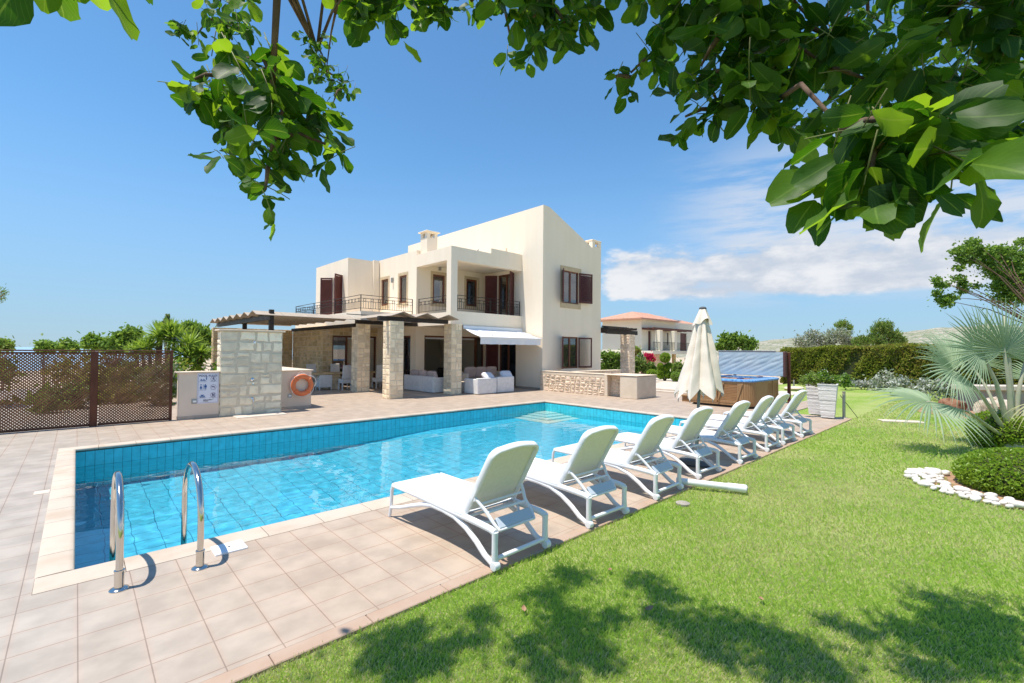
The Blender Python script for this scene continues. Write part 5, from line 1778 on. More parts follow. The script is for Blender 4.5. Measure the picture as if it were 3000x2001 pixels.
    for n_ in (-.004, .008):
        c0 = len(b.v)
        rows = []
        nrow = 24
        for i in range(nrow + 1):
            s_ = .02 + .70 * i / nrow
            lim = .285 if s_ < .60 else .285 - .10 * (1 - math.sqrt(max(0, 1 - min(1, (s_ - .60) / .125) ** 2)))
            for j in range(11):
                a = -lim + 2 * lim * j / 10
                b.v.append(tuple(bp(a, s_, n_ - .010 * math.sin(math.pi * j / 10))))
        for i in range(nrow):
            for j in range(10):
                q_ = c0 + i * 11 + j
                b.f.append((q_, q_ + 1, q_ + 12, q_ + 11))
                b.m.append(0)
    b.build('backrest_sling', M['back_fabric'], t, smooth=True)
    # hinged prop, like a little ladder, and the tray at its foot
    b = MB()
    A0 = bp(0, .20, -.036)
    for sx in (-1, 1):
        x0, x1, x2_ = .345 + sx * .295, .345 + sx * .25, .345 + sx * .22
        b.tube([(x0, A0.y, A0.z), (x0 - sx * .01, A0.y - .03, A0.z - .015), (x1, .20, .425), (x2_ + sx * .02, .10, .335), (x2_, .05, .285)], [.014, .017, .016, .016, .014], 10)
        b.lathe([(.02, -.014), (.02, .014)], 12, T3((x0, A0.y, A0.z), 0, 0, R(90)))
    for (y, zz, hw_) in ((.255, .475, .272), (.185, .412, .252), (.05, .286, .22)):
        b.tube([(.345 - hw_, y, zz), (.345 + hw_, y, zz)], .0125, 8)
    b.build('backrest_prop', wp, t, smooth=True, angle=50)
    Tt = T3((.345, .085, .335), 0, R(50))
    MB().bbox((-.215, -.05, -.006), (.215, .05, .010), .006, Tt).build('tray', M['bluegrey_plastic'], t)
    MB().tube([(.06, .37, .335), (.075, .31, .318), (.14, .245, .30), (.25, .215, .292), (.345, .21, .29), (.44, .215, .292), (.55, .245, .30), (.615, .31, .318), (.63, .37, .335)], .015, 8).build('bow_bar', wp, t, smooth=True, angle=50)
    return t
proto = make_lounger()
LOUNGE = [(2.57, 2.945, 1.2, 'white sun lounger nearest the pool ladder, at the near end of the row'),
          (3.91, 2.985, -1.5, 'second white sun lounger from the near end of the row'),
          (5.27, 2.985, .8, 'third white sun lounger, just before the white pole on the grass'),
          (6.60, 3.06, -1.8, 'white sun lounger with the dark parasol base under it'),
          (8.00, 3.00, -1.0, 'white sun lounger shaded by the closed parasol, fifth of the row'),
          (9.36, 3.03, .5, 'sixth white sun lounger of the row, past the parasol'),
          (10.32, 3.04, -1.2, 'white sun lounger second from the planters'),
          (11.53, 3.03, -1.6, 'white sun lounger at the far end of the row by the planters')]
for i, (x, y, a, lb) in enumerate(LOUNGE):
    o = proto if i == 0 else copy_tree(proto)
    o.location = (x, y, .004)
    o.rotation_euler = (0, 0, R(a))
    o['label'] = lb

# ------------------------------------------------------------------ closed parasol
pr = thing('parasol', 'closed ecru parasol leaning beside the sun loungers', 'parasol', (7.50, 3.50, 0))
px_, py_ = 7.50, 3.50
TL = (7.765, 3.50, 2.62)
ax = Vector((TL[0] - px_, TL[1] - py_, TL[2])).normalized()
def along(zz):
    return Vector((px_, py_, 0)) + ax * (zz / ax.z)
b = MB()
b.tube([along(.05), along(1.3), along(2.55)], .024, 14)
b.tube([along(.05), along(.45)], .032, 14)
b.build('pole', M['pole_grey'], pr, smooth=True, angle=50)
b = MB()
b.lathe([(.27, 0), (.28, .03), (.25, .07), (.14, .10), (.06, .115), (.05, .22), (.001, .221)], 32, T3((px_, py_, .002)))
b.build('base', M['basewhite'], pr, smooth=True, angle=40)
q = random.Random(4)
NR = 8
hang = [1.10 + q.uniform(-.05, .07) for k in range(NR)]
def can(u_, v_):
    th_ = 2 * math.pi * u_
    k = u_ * NR
    fr = k - math.floor(k)
    tri = abs(fr - .5) * 2                       # 1 at a rib, 0 between
    h0 = hang[int(k) % NR] * (1 - fr) + hang[(int(k) + 1) % NR] * fr
    zz = 2.50 + (h0 - .0 + .17 * (1 - tri) - 2.50) * v_
    rr_ = .055 + .355 * v_ ** .85
    fold = 1 - (.50 - .14 * v_) * (1 - tri ** .8) * min(1, v_ * 4)
    rr_ *= fold * (1 + .05 * math.sin(5 * th_ + 7 * v_) * v_)
    tw = th_ + .16 * v_ + .10 * math.sin(3 * th_ + 1) * v_
    c_ = along(zz)
    return (c_.x + rr_ * math.cos(tw), c_.y + rr_ * math.sin(tw), zz + .008 * math.sin(v_ * 30 + th_ * 3))
MB().surf(can, 160, 34, wrapu=True).build('canopy', M['canvas'], pr, smooth=True)
def vent(u_, v_):
    th_ = 2 * math.pi * u_
    zz = 2.585 - .235 * v_ - .035 * math.sin(th_ * 4 + 1) * v_ + .03 * math.sin(th_ * 2) * v_
    rr_ = .055 + .085 * v_ + .030 * math.sin(th_ * 5) * v_
    c_ = along(zz)
    return (c_.x + rr_ * math.cos(th_), c_.y + rr_ * math.sin(th_), zz)
MB().surf(vent, 80, 10, wrapu=True).build('vent_flap', M['canvas'], pr, smooth=True)
c_ = along(2.575)
MB().lathe([(.058, 0), (.062, .02), (.05, .04), (.02, .05), (.001, .051)], 18, T3(c_)).build('finial', M['bluewood'], pr, smooth=True, angle=40)
for k in range(NR):
    p1 = Vector(can(k / NR + .0001, .99))
    p0 = Vector(can(k / NR + .0001, .80))
    cc_ = along(p1.z)
    ins = (cc_ - p1) * .05
    MB().tube([p0 + (along(p0.z) - p0) * .1, p1 + ins, p1 + ins + Vector((0, 0, -.05))], .008, 6).build('rib', M['alu'], pr)

# white pole left lying across the lawn edge
b = MB()
d0, d1 = Vector((6.05, 3.10, .075)), Vector((6.45, 2.33, .055))
b.tube([d0, d0.lerp(d1, .74)], .045, 20)
pl_ = b.build('lying_pole', M['pole_white'], smooth=True, angle=50, loc=(6.2, 2.7, 0))
tag(pl_, 'white pole lying across the edge of the lawn behind the loungers', 'pole')
MB().tube([d0.lerp(d1, .741), d1], .052, 20).build('sleeve', M['white_plastic'], pl_, smooth=True, angle=50)
MB().tube([d1, d1 + (d1 - d0).normalized() * .012], .050, 20).build('end_cap', M['alu'], pl_, smooth=True, angle=50)
o = MB().lathe([(.085, -.03), (.085, .004), (.07, .010), (.001, .011)], 20, T3((5.44, 2.70, 0))).build('sprinkler_cover', M['concrete'], smooth=True, angle=40, loc=(5.44, 2.7, 0))
tag(o, 'small round grey cover sunk in the lawn near the lying pole', 'cover')

# ------------------------------------------------------------------ hot tub
tb = thing('hot_tub', 'wood-clad hot tub with its blue cover standing open', 'hot tub', (17.3, 6.65, 0))
X0, X1, Y0, Y1, RR = 15.95, 18.70, 5.56, 7.72, .34
def rpath(off, n_=7):
    pts = []
    for (cx_, cy_, a0) in ((X1 - RR, Y1 - RR, 0), (X0 + RR, Y1 - RR, 90), (X0 + RR, Y0 + RR, 180), (X1 - RR, Y0 + RR, 270)):
        for k in range(n_ + 1):
            a = R(a0 + 90 * k / n_)
            pts.append((cx_ + (RR + off) * math.cos(a), cy_ + (RR + off) * math.sin(a)))
    return pts
b = MB()
b.prism(rpath(-.03), .08, .88)
b.build('cabinet', M['tubwood_dark'], tb)
b = MB()
b.prism(rpath(-.05), .0, .08)  # near-black strip painted where the base has only a shadowed gap
b.build('shadow_gap', M['dark'], tb)
b = MB()
b.prism(rpath(.005), .08, .15)
b.build('base_rail', M['tubwood'], tb)
# upright boards all round, except where framed panels sit
def perim(step):
    pts = rpath(.0, 8)
    pts.append(pts[0])
    out = []
    for p0, p1 in zip(pts, pts[1:]):
        v = Vector((p1[0] - p0[0], p1[1] - p0[1]))
        l_ = v.length
        n_ = max(1, round(l_ / step))
        for k in range(n_):
            out.append((Vector(p0) + v * (k + .5) / n_, v.normalized(), l_ / n_))
    return out
pan = [('x', 5.98, 6.62), ('x', 6.70, 7.36), ('y', 17.25, 17.75), ('y', 17.83, 18.33)]
runs, run = [], []
for c0, dv_, w_ in perim(.085):
    if (c0.x < X0 + .02 and 5.95 < c0.y < 7.39) or (c0.y < Y0 + .02 and 17.22 < c0.x < 18.36):
        if run:
            runs.append(run)
        run = []
        continue
    run.append((c0, dv_, w_))
runs[0] = run + runs[0] if runs else run
for run in runs:
    b = MB()
    for c0, dv_, w_ in run:
        T = T3((c0.x, c0.y, 0), math.atan2(dv_.y, dv_.x))
        b.bbox((-w_ / 2 + .0008, -.02, .151), (w_ / 2 - .0008, .008, .88), .006, T)
    b.build('board_cladding', M['tubwood'], tb)
for (kind, a, c) in pan:
    b = MB()
    f2 = MB()
    if kind == 'x':
        for zz in np.arange(.24, .78, .055):
            b.bbox((X0 - .008, a + .06, zz), (X0 + .02, c - .06, zz + .050), .006)
        for (q0, q1, z0, z1) in ((a, a + .06, .151, .88), (c - .06, c, .151, .88), (a + .06, c - .06, .151, .235), (a + .06, c - .06, .79, .88)):
            f2.bbox((X0 - .015, q0, z0), (X0 + .02, q1, z1), .005)
    else:
        for zz in np.arange(.24, .78, .055):
            b.bbox((a + .06, Y0 - .008, zz), (c - .06, Y0 + .02, zz + .050), .006)
        for (q0, q1, z0, z1) in ((a, a + .06, .151, .88), (c - .06, c, .151, .88), (a + .06, c - .06, .151, .235), (a + .06, c - .06, .79, .88)):
            f2.bbox((q0, Y0 - .015, z0), (q1, Y0 + .02, z1), .005)
    o = f2.build('access_panel', M['tubwood'], tb)
    b.build('louvre', M['tubwood_dark'], o)
for y in (6.05, 6.66, 7.40):
    MB().bbox((-.02, -.025, 0), (.02, .025, .62), .005, T3((X0 - .03, y, .22), 0, R(17))).build('slanted_bar', M['tubwood'], tb)  # slanted wooden bars across the panelled side
b = MB()
po_, pi_ = rpath(.04), rpath(-.30)
n_ = len(po_)
vs = [(p_[0], p_[1], .881) for p_ in po_] + [(p_[0], p_[1], .93) for p_ in po_] + [(p_[0], p_[1], .955) for p_ in rpath(.0)] + [(p_[0], p_[1], .95) for p_ in pi_] + [(p_[0], p_[1], .45) for p_ in rpath(-.34 + .05)]
fs = []
for lv in range(4):
    for i in range(n_):
        j = (i + 1) % n_
        fs.append((lv * n_ + i, lv * n_ + j, (lv + 1) * n_ + j, (lv + 1) * n_ + i))
fs.append(tuple(4 * n_ + i for i in range(n_)))
b.add(vs, fs)
b.build('shell', M['tubshell'], tb, smooth=True, angle=40)
for (x, y) in ((16.4, 6.1), (18.2, 6.1), (18.2, 7.2), (16.4, 7.2)):
    MB().bbox((x - .16, y - .07, .953), (x + .16, y + .07, .985), .015).build('headrest', M['signnavy'], tb)
cv = MB()
def cover(u_, v_):
    y = 5.49 + 2.32 * u_
    zz = .99 + .88 * v_
    dx = .007 * math.sin(u_ * 9 + 3 * math.sin(v_ * 4)) * math.sin(math.pi * v_) + .012 * math.sin(u_ * 23 + v_ * 17) * math.sin(math.pi * v_)
    return (18.755 + .02 * v_ - abs(dx), y, zz)
cv.surf(cover, 90, 40)
cv.build('cover_lining', M['tubcover'], tb, smooth=True)
b = MB()
b.bbox((18.80, 5.46, .98), (18.95, 7.84, 1.885), .02)
b.bbox((18.72, 5.40, .96), (18.96, 5.485, 1.89), .015)
b.build('cover', M['vinyl_brown'], tb)
b = MB()
b.tube([(18.80, 5.75, 1.90), (18.80, 7.84, 1.90)], .022, 10)
b.tube([(18.78, 5.75, 1.86), (18.78, 7.84, 1.86)], .008, 8)
b.build('cover_bar', M['alu'], tb)
MB().bbox((18.97, 5.32, 0), (19.06, 5.42, 1.86), .008).build('lifter_post', M['brownwood'], tb)
sp2 = thing('tub_steps', 'small wooden step at the left side of the hot tub', 'step', (16.9, 8.1, 0))
MB().bbox((16.55, 7.86, .20), (17.25, 8.32, .25), .01).build('tread', M['tubwood'], sp2)
MB().bbox((16.60, 7.90, 0), (17.20, 8.28, .199), .01).build('box', M['tubwood_dark'], sp2)

# ------------------------------------------------------------------ planters
def planter(cx_, cy_, rz, label, h_=.955):
    t = thing('planter', label, 'planter', (cx_, cy_, 0), 'tall whitewashed planters')
    b = MB()
    q = random.Random(int(cx_ * 50))
    lv = 26
    T = T3((cx_, cy_, 0), rz)
    rows = []
    for i in range(lv + 1):
        f_ = i / lv
        hw_ = .155 + .075 * f_
        jit = (q.uniform(-.004, .004) if 0 < i < lv else 0)
        for (sx, sy) in ((-1, -1), (1, -1), (1, 1), (-1, 1)):
            rows.append((sx * (hw_ + jit), sy * (hw_ + jit), .03 + (h_ - .03) * f_))
    fs = []
    for i in range(lv):
        for j in range(4):
            k = (j + 1) % 4
            fs.append((i * 4 + j, i * 4 + k, (i + 1) * 4 + k, (i + 1) * 4 + j))
    fs.append((0, 3, 2, 1))
    b.add(rows, fs, T)
    hw_ = .23
    b.box((-hw_ - .008, -hw_ - .008, h_ + .0005), (hw_ + .008, -hw_ + .03, h_ + .022), T)
    b.box((-hw_ - .008, hw_ - .03, h_ + .0005), (hw_ + .008, hw_ + .008, h_ + .022), T)
    b.box((-hw_ - .008, -hw_ + .0305, h_ + .0005), (-hw_ + .03, hw_ - .0305, h_ + .022), T)
    b.box((hw_ - .03, -hw_ + .0305, h_ + .0005), (hw_ + .008, hw_ - .0305, h_ + .022), T)
    b.build('pot', M['planter'], t)
    MB().box((-.2, -.2, h_ - .05), (.2, .2, h_ - .03), T).build('soil', M['soil'], t)
    return t
planter(15.60, 3.42, R(8), 'tall whitewashed ribbed planter at the deck corner beside the grey bollard')
planter(16.16, 3.86, R(8), 'tall whitewashed ribbed planter standing behind the other one', .93)
def bollard(x, y, h_, label, lean=0):
    t = thing('bollard', label, 'bollard', (x, y, 0), 'garden bollards')
    MB().lathe([(.038, -.02), (.038, h_ - .10)], 18, T3((x, y, 0), 0, 0, lean)).build('post', M['alu'], t, smooth=True, angle=50)
    MB().lathe([(.036, h_ - .10), (.036, h_ - .03), (.041, h_ - .028), (.041, h_), (.001, h_ + .002)], 18, T3((x, y, 0), 0, 0, lean)).build('lamp_head', M['concrete'], t, smooth=True, angle=50)
bollard(15.98, 3.12, .76, 'grey metal garden bollard beside the near planter', R(1.5))
bollard(26.8, 7.35, .46, 'short grey bollard by the pale stone slab in front of the hedge')
o = MB().tube([(16.25, 3.26, .62), (16.33, 2.86, .0)], .009, 6).build('garden_stake', M['signblack'], loc=(16.3, 3.0, 0))
tag(o, 'thin black stake leaning behind the near bollard', 'stake')
o = MB().bbox((15.86, 3.06, -.02), (16.12, 3.24, .01), .004).build('cable_cover', M['paleslab'], loc=(16, 3.1, 0))
tag(o, 'small pale plate at the foot of the near bollard', 'plate')
def rocky(name, c, r_, m, label, cat, seed, group=None, flat=1.0, amp=.18):
    b = MB()
    q = random.Random(seed)
    ph = [q.uniform(0, 6) for _ in range(8)]
    def fn(u_, v_):
        a, e = 2 * math.pi * u_, math.pi * (v_ - .5)
        k = 1 + amp * math.sin(2 * a + ph[0]) * math.cos(e) + amp * .6 * math.sin(3 * a + 4 * e + ph[1]) + amp * .4 * math.sin(7 * a + ph[2] + 5 * e)
        ce, se = math.cos(e), math.sin(e)
        se = math.copysign(abs(se) ** .7, se)
        return (c[0] + r_[0] * k * ce * math.cos(a), c[1] + r_[1] * k * ce * math.sin(a), c[2] + r_[2] * se * k)
    b.surf(fn, 28, 14, wrapu=True)
    o = b.build(name, m, smooth=True, loc=c, angle=35 if amp > .1 else None)
    return tag(o, label, cat, group)
o = MB().bbox((22.9, 6.3, -.05), (24.6, 7.3, .03), .02).build('stone_slab', M['paleslab'], loc=(23.7, 6.8, 0))
tag(o, 'pale flat stone slab lying across the lawn behind the hot tub', 'slab')
rocky('edging_stone', (26.5, 7.25, .06), (.75, .4, .09), M['capstone'], 'rounded pale edging stone below the short bollard', 'stone', 9, amp=.04)
o = MB().bbox((-.48, -.17, -.04), (.48, .17, .02), .01, T3((16.45, 1.92, 0), R(-60))).build('stepping_stone', M['paleslab'], loc=(16.45, 1.9, 0))
tag(o, 'pale rectangular stepping stone in the lawn behind the fan palm', 'stepping stone')
fw2, rt2 = Vector((.685, .728, 0)), Vector((.728, -.686, 0))
o = MB()
T = T3((21.1, .83, 0), math.atan2(rt2.y, rt2.x))
o.box((0, 0, 0), (7.0, .3, .68), T)
o = o.build('concrete_wall', M['concrete'], loc=(21.1, .83, 0))
tag(o, 'low grey concrete retaining wall behind the fan palm', 'wall')
MB().bbox((-.1, -.12, .682), (7.1, .42, .84), .02, T).build('cap_slab', M['paleslab'], o)
rocky('boulder', (20.05, .15, .22), (.72, .5, .30), M['rock'], 'large pale boulder at the foot of the concrete wall', 'rock', 3, 'rocks at the concrete wall')
rocky('boulder', (20.45, 1.15, .16), (.38, .3, .24), M['rockred'], 'red-brown boulder left of the big pale boulder', 'rock', 5, 'rocks at the concrete wall')
rocky('boulder', (20.0, 1.35, .06), (.25, .2, .09), M['rock'], 'small flat pale rock in front of the red-brown boulder', 'rock', 6, 'rocks at the concrete wall')
b = MB()
b.surf(lambda u_, v_: (20.9 + 2.3 * v_ * math.cos(2 * math.pi * u_), .2 + 1.6 * v_ * math.sin(2 * math.pi * u_) * (1 + .2 * math.sin(6 * u_)), -.018 + .05 * (1 - v_)), 30, 6, wrapu=True)
struct(b.build('flower_bed', M['soil'], smooth=True))
b = MB()
b.surf(lambda u_, v_: (9.45 + 1.15 * v_ * math.cos(2 * math.pi * u_), -.22 + 1.05 * v_ * math.sin(2 * math.pi * u_), -.019 + .03 * (1 - v_)), 30, 6, wrapu=True)
struct(b.build('bush_bed', M['soil'], smooth=True))

# white pebbles round the clipped bush
q = random.Random(21)
protos = []
placed = []
tries = 0
while len(placed) < 96 and tries < 6000:
    tries += 1
    a = R(q.uniform(62, 232))
    rr_ = q.uniform(.80, 1.16)
    s_ = q.uniform(.045, .095)
    x, y = 9.42 + rr_ * math.cos(a), -.14 + rr_ * math.sin(a)
    if any(math.hypot(x - p_[0], y - p_[1]) < (s_ + p_[2]) * .80 for p_ in placed):
        continue
    placed.append((x, y, s_))
for i, (x, y, s_) in enumerate(placed):
    if i < 6:
        o = rocky('pebble', (0, 0, 0), (1, .72, .48), M['pebble'], 'smooth white pebble in the ring around the clipped bush', 'pebble', 100 + i, 'white pebbles around the clipped bush', amp=.05)
        protos.append(o)
    else:
        o = link(protos[i % 6].copy())
    o.location = (x, y, s_ * .40 - .01)
    o.scale = (s_, s_, s_)
    o.rotation_euler = (q.uniform(-.2, .2), q.uniform(-.2, .2), q.uniform(0, 6.3))
o = rocky('pebble', (9.60, .74, .035), (.19, .10, .06), M['pebble'], 'longest white pebble at the upper left of the pebble ring', 'pebble', 130, 'white pebbles around the clipped bush', amp=.04)
# ------------------------------------------------------------------ neighbouring villa
nb = thing('neighbour_villa', 'distant ivory villa with a terracotta hip roof behind the garden', 'house', (46, 27, -1.3))
b = MB()
wall(b, 'x', 42.67, 42.97, 25.7, 30.6, 1.9, 5.2)
wall(b, 'y', 25.7, 26.0, 42.97, 56.0, 1.9, 5.2, [(44.0, 44.62, 1.98, 4.05), (48.0, 48.35, 2.6, 4.0), (51.1, 52.7, 1.98, 4.05)])
wall(b, 'y', 30.3, 30.6, 42.97, 56, 1.9, 5.2)
wall(b, 'x', 55.7, 56.0, 26.0, 30.3, 1.9, 5.2)
b.box((42.97, 26.0, 1.7), (55.7, 30.3, 1.9))
b.box((42.97, 26.0, 5.0), (55.7, 30.3, 5.15))
b.build('wall', M['creamwall'], nb)
b = MB()
b.box((42.5, 24.3, 1.62), (54.5, 25.69, 1.95))
b.box((42.55, 25.7, 1.72), (42.66, 30.6, 1.88))
b.build('balcony', M['creamwall'], nb)
b = MB()
stone_block(b, (42.95, 25.9, -1.6), (48.2, 30.3, 1.69), .6, .35, 7, dep=.03, sides='xy')
b.build('stone_base', [M['mortar'], M['stone_pink']], nb)
b = MB()
stone_block(b, (51.2, 24.6, -1.6), (51.8, 25.2, 1.0), .4, .3, 9, dep=.03)
b.build('pillar', [M['mortar'], M['stone_pink']], nb)
for x in (44.4, 47.5):
    MB().bbox((x - .28, 24.4, 1.951), (x + .28, 24.96, 4.12), .02).build('column', M['creamwall'], nb)
b = MB()
for (x0, x1, z0, z1) in ((44.0, 44.62, 1.96, 4.05), (51.1, 52.7, 1.96, 4.05)):
    b.box((x0 + .01, 25.8, z0), (x1 - .01, 25.86, z1 - .01))
b.build('door', M['shutter'], nb)
MB().box((48.01, 25.8, 2.61), (48.34, 25.86, 3.99)).build('window', M['glass'], nb)
for k in range(3):
    MB().bbox((42.5 + .003 * k, 24.2 + k * .6, 4.13 + .002 * k), (50.9 - .003 * k, 24.36 + k * .6, 4.34 + .002 * k), .01).build('pergola_beam', M['brownwood'], nb)
MB().bbox((47.5, 23.2, 1.02), (53.5, 23.4, 1.24), .01).build('pergola_beam', M['brownwood'], nb)
MB().bbox((48.9, 25.3, -1.6), (49.3, 25.6, 1.6), .01).build('post', M['stone_gold'], nb)
b = MB()
for (a, c) in ((42.7, 44.1), (44.7, 47.2), (47.8, 53.5)):
    b.box((a, 24.36, 2.82), (c, 24.40, 2.86))
    b.box((a, 24.365, 2.06), (c, 24.395, 2.08))
    k = round((c - a) / .16)
    for i in range(k + 1):
        x = a + (c - a) * i / k
        b.box((x - .01, 24.37, 2.08), (x + .01, 24.39, 2.82))
b.build('railing', M['iron'], nb)
m, nt, p = nodes('terracotta_roof_tiles')
cc = coords(nt, 'Object')
wv = nt.nodes.new('ShaderNodeTexWave')
wv.inputs['Scale'].default_value = 1.1
wv.bands_direction = 'X'
L(nt, cc, wv.inputs['Vector'])
wv2 = nt.nodes.new('ShaderNodeTexWave')
wv2.inputs['Scale'].default_value = 1.1
wv2.bands_direction = 'Y'
L(nt, cc, wv2.inputs['Vector'])
c = mixc(nt, ramp(nt, noise(nt, cc, 3, 5), .35, .65), (.60, .34, .24), (.50, .25, .16))
c = mixc(nt, ramp(nt, wm2(nt, 'MULTIPLY', wv.outputs['Fac'], wv2.outputs['Fac']), .0, .35, .35, 0), c, (.33, .17, .11))
L(nt, c, p.inputs['Base Color'])
p.inputs['Roughness'].default_value = .9
def hip(x0, x1, y0, y1, z0, z1, rx0, rx1, ry, th=.14):
    b = MB()
    vs = [(x0, y0, z0), (x1, y0, z0), (x1, y1, z0), (x0, y1, z0), (rx0, ry, z1), (rx1, ry, z1)]
    vs += [(a[0], a[1], a[2] - th) for a in vs[:4]]
    b.add(vs, [(0, 1, 5, 4), (1, 2, 5), (2, 3, 4, 5), (3, 0, 4), (0, 6, 7, 1), (1, 7, 8, 2), (2, 8, 9, 3), (3, 9, 6, 0), (6, 9, 8, 7)])
    return b.build('roof', m, nb)
hip(41.75, 49.8, 25.15, 31.2, 5.33, 6.30, 44.9, 48.2, 28.2)
hip(48.4, 58.0, 26.4, 33.0, 5.30, 6.36, 51.6, 55.0, 29.6, .12)
MB().box((42.75, 25.3, 5.152), (49.6, 30.6, 5.19)).build('soffit', M['creamwall'], nb)
T = T3((52.3, 27.6, 5.80), 0, R(17))
b = MB()
b.bbox((-1.5, -.7, 0), (1.5, .9, .09), .01, T)
b.build('solar_panel', M['solar'], nb)

# ------------------------------------------------------------------ planting
def plant(name, label, cat, clumps, n, size, mats, up=.3, aspect=.5, trunk=None, weights=None, group=None, shell=.2, fold=.2, flat=1.0, part='foliage', z0=None):
    cl = [(c[0], c[1], c[2], c[3], c[3], c[3] * flat) for c in clumps]
    cx_ = sum(c[0] for c in cl) / len(cl)
    cy_ = sum(c[1] for c in cl) / len(cl)
    zb = gh(cx_, cy_) if z0 is None else z0
    t = thing(name, label, cat, (cx_, cy_, zb), group)
    crown(part, cl, n, size, mats, t, up, aspect, weights, fold, shell)
    b = MB()
    r0 = trunk or .03
    zt = min(c[2] for c in cl)
    fork = Vector((cx_, cy_, zb + (zt - zb) * .6))
    b.tube([(cx_, cy_, zb), (cx_ + r0, cy_, (zb + fork.z) / 2), fork], [r0 * 1.2, r0, r0 * .85], 8)
    for c in cl[::max(1, len(cl) // 14)]:
        e = Vector(c[:3])
        b.tube([fork, fork.lerp(e, .5) + Vector((0, 0, .08 * (e - fork).length)), e], [r0 * .6, r0 * .4, r0 * .12], 6)
    b.build('trunk', M['bark'], t, smooth=True)
    return t
plant('broadleaf_tree', 'bushy green tree behind the fence left of the yucca clump', 'tree', TREEA, 5200, .17, [F['mid'], F['light']], trunk=.14, weights=[.6, .4])
plant('candelabra_shrub', 'upright fleshy green shrub behind the yucca clump', 'shrub', EUPH, 3600, .11, [F['light'], F['mid']], up=1.4, trunk=.12, weights=[.5, .5], aspect=.35)
plant('conifer', 'thin dark conifer tip rising above the yucca clump', 'tree', PTIP, 700, .16, [F['mid'], F['olive']], trunk=.08, up=.8, aspect=.3)
plant('garden_shrub', 'rounded green shrub just showing over the lattice fence', 'shrub', SHL[:3], 1400, .15, [F['mid'], F['light']], trunk=.08, group='shrubs showing over the fence')
plant('garden_shrub', 'bright green shrub over the fence near its middle post', 'shrub', SHL[3:6], 1500, .15, [F['light'], F['mid']], trunk=.08, group='shrubs showing over the fence')
plant('garden_shrub', 'yellow-green shrub over the fence at the left edge', 'shrub', SHL[6:], 1500, .14, [F['light'], F['pine']], trunk=.08, group='shrubs showing over the fence')
plant('pine_tree', 'pine branch reaching in at the left edge above the fence', 'tree', [(c[0], c[1], c[2], c[3]) for c in PBR] + [(-5.2, 19.2, 4.6, 1.2), (-5.6, 19.6, 3.6, 1.2)], 1700, .11, [F['pine'], F['mid']], trunk=.12, aspect=.16, shell=.1)
# garden behind the fence
q = random.Random(8)
GB = [(-3.4, 19.5, .5, .9), (-2.0, 21.5, .5, 1.0), (-.5, 19.0, .35, .75), (.9, 20.5, .45, .9), (2.2, 19.0, .5, .8), (2.9, 22.0, .5, 1.1), (-5.0, 23, .6, 1.2), (.0, 24.5, .4, 1.2), (4.6, 22.5, .9, 1.1), (1.6, 23.2, .5, .9)]
for i, c in enumerate(GB):
    mats = [[F['mid'], F['olive']], [F['hedge'], F['mid']], [F['light'], F['mid']], [F['hedge_brown'], F['hedge']]][i % 4]
    lbs = ['grey-green', 'dark green', 'light green', 'brownish green']
    spots = ['at the left edge', 'left of the fence post', 'just left of the fence post', 'right of the fence post', 'behind the right end of the fence', 'below the yucca clump', 'far left at the back', 'straight behind the fence post', 'at the corner of the sign wall', 'behind the right fence panel']
    plant('garden_bush', lbs[i % 4] + ' bush seen through the lattice ' + spots[i], 'bush', random_clumps(c[:3], (c[3], c[3], c[3] * .8), 7, c[3] * .42, 30 + i), 900, .10, mats, trunk=.04, group='bushes behind the lattice fence')

def rosette(P_, A_, B_, c, r_, q, n=46):
    for k in range(n):
        a = q.uniform(0, 6.283)
        e = math.asin(q.uniform(-.75, 1))
        d_ = Vector((math.cos(a) * math.cos(e), math.sin(a) * math.cos(e), math.sin(e)))
        l_ = r_ * q.uniform(.75, 1.15)
        s_ = d_.cross(Vector((0, 0, 1))).normalized()
        P_.append(Vector(c) + d_ * l_ * .52)
        A_.append(d_ * l_ * .5)
        B_.append((s_ * math.cos(.4) + d_.cross(s_) * math.sin(q.uniform(-.6, .6))).normalized() * .026)
yc = thing('yucca', 'large clump of spiky yucca rosettes behind the sign wall', 'yucca', (3.2, 16.6, -.2))
Pq, Aq, Bq = [], [], []
q = random.Random(12)
for c in YUC:
    rosette(Pq, Aq, Bq, c[:3], c[3] * 1.45, q, 130)
quads_mesh('rosettes', np.array(Pq), np.array(Aq), np.array(Bq), F['yucca'], yc, fold=.3)
b = MB()
for c in YUC:
    b.tube([(c[0] * .5 + 1.2, c[1] + .2, -.4), (c[0] * .8 + .5, c[1] + .1, c[2] * .5), c[:3]], [.09, .07, .05], 8)
b.build('stem', M['bark'], yc, smooth=True)

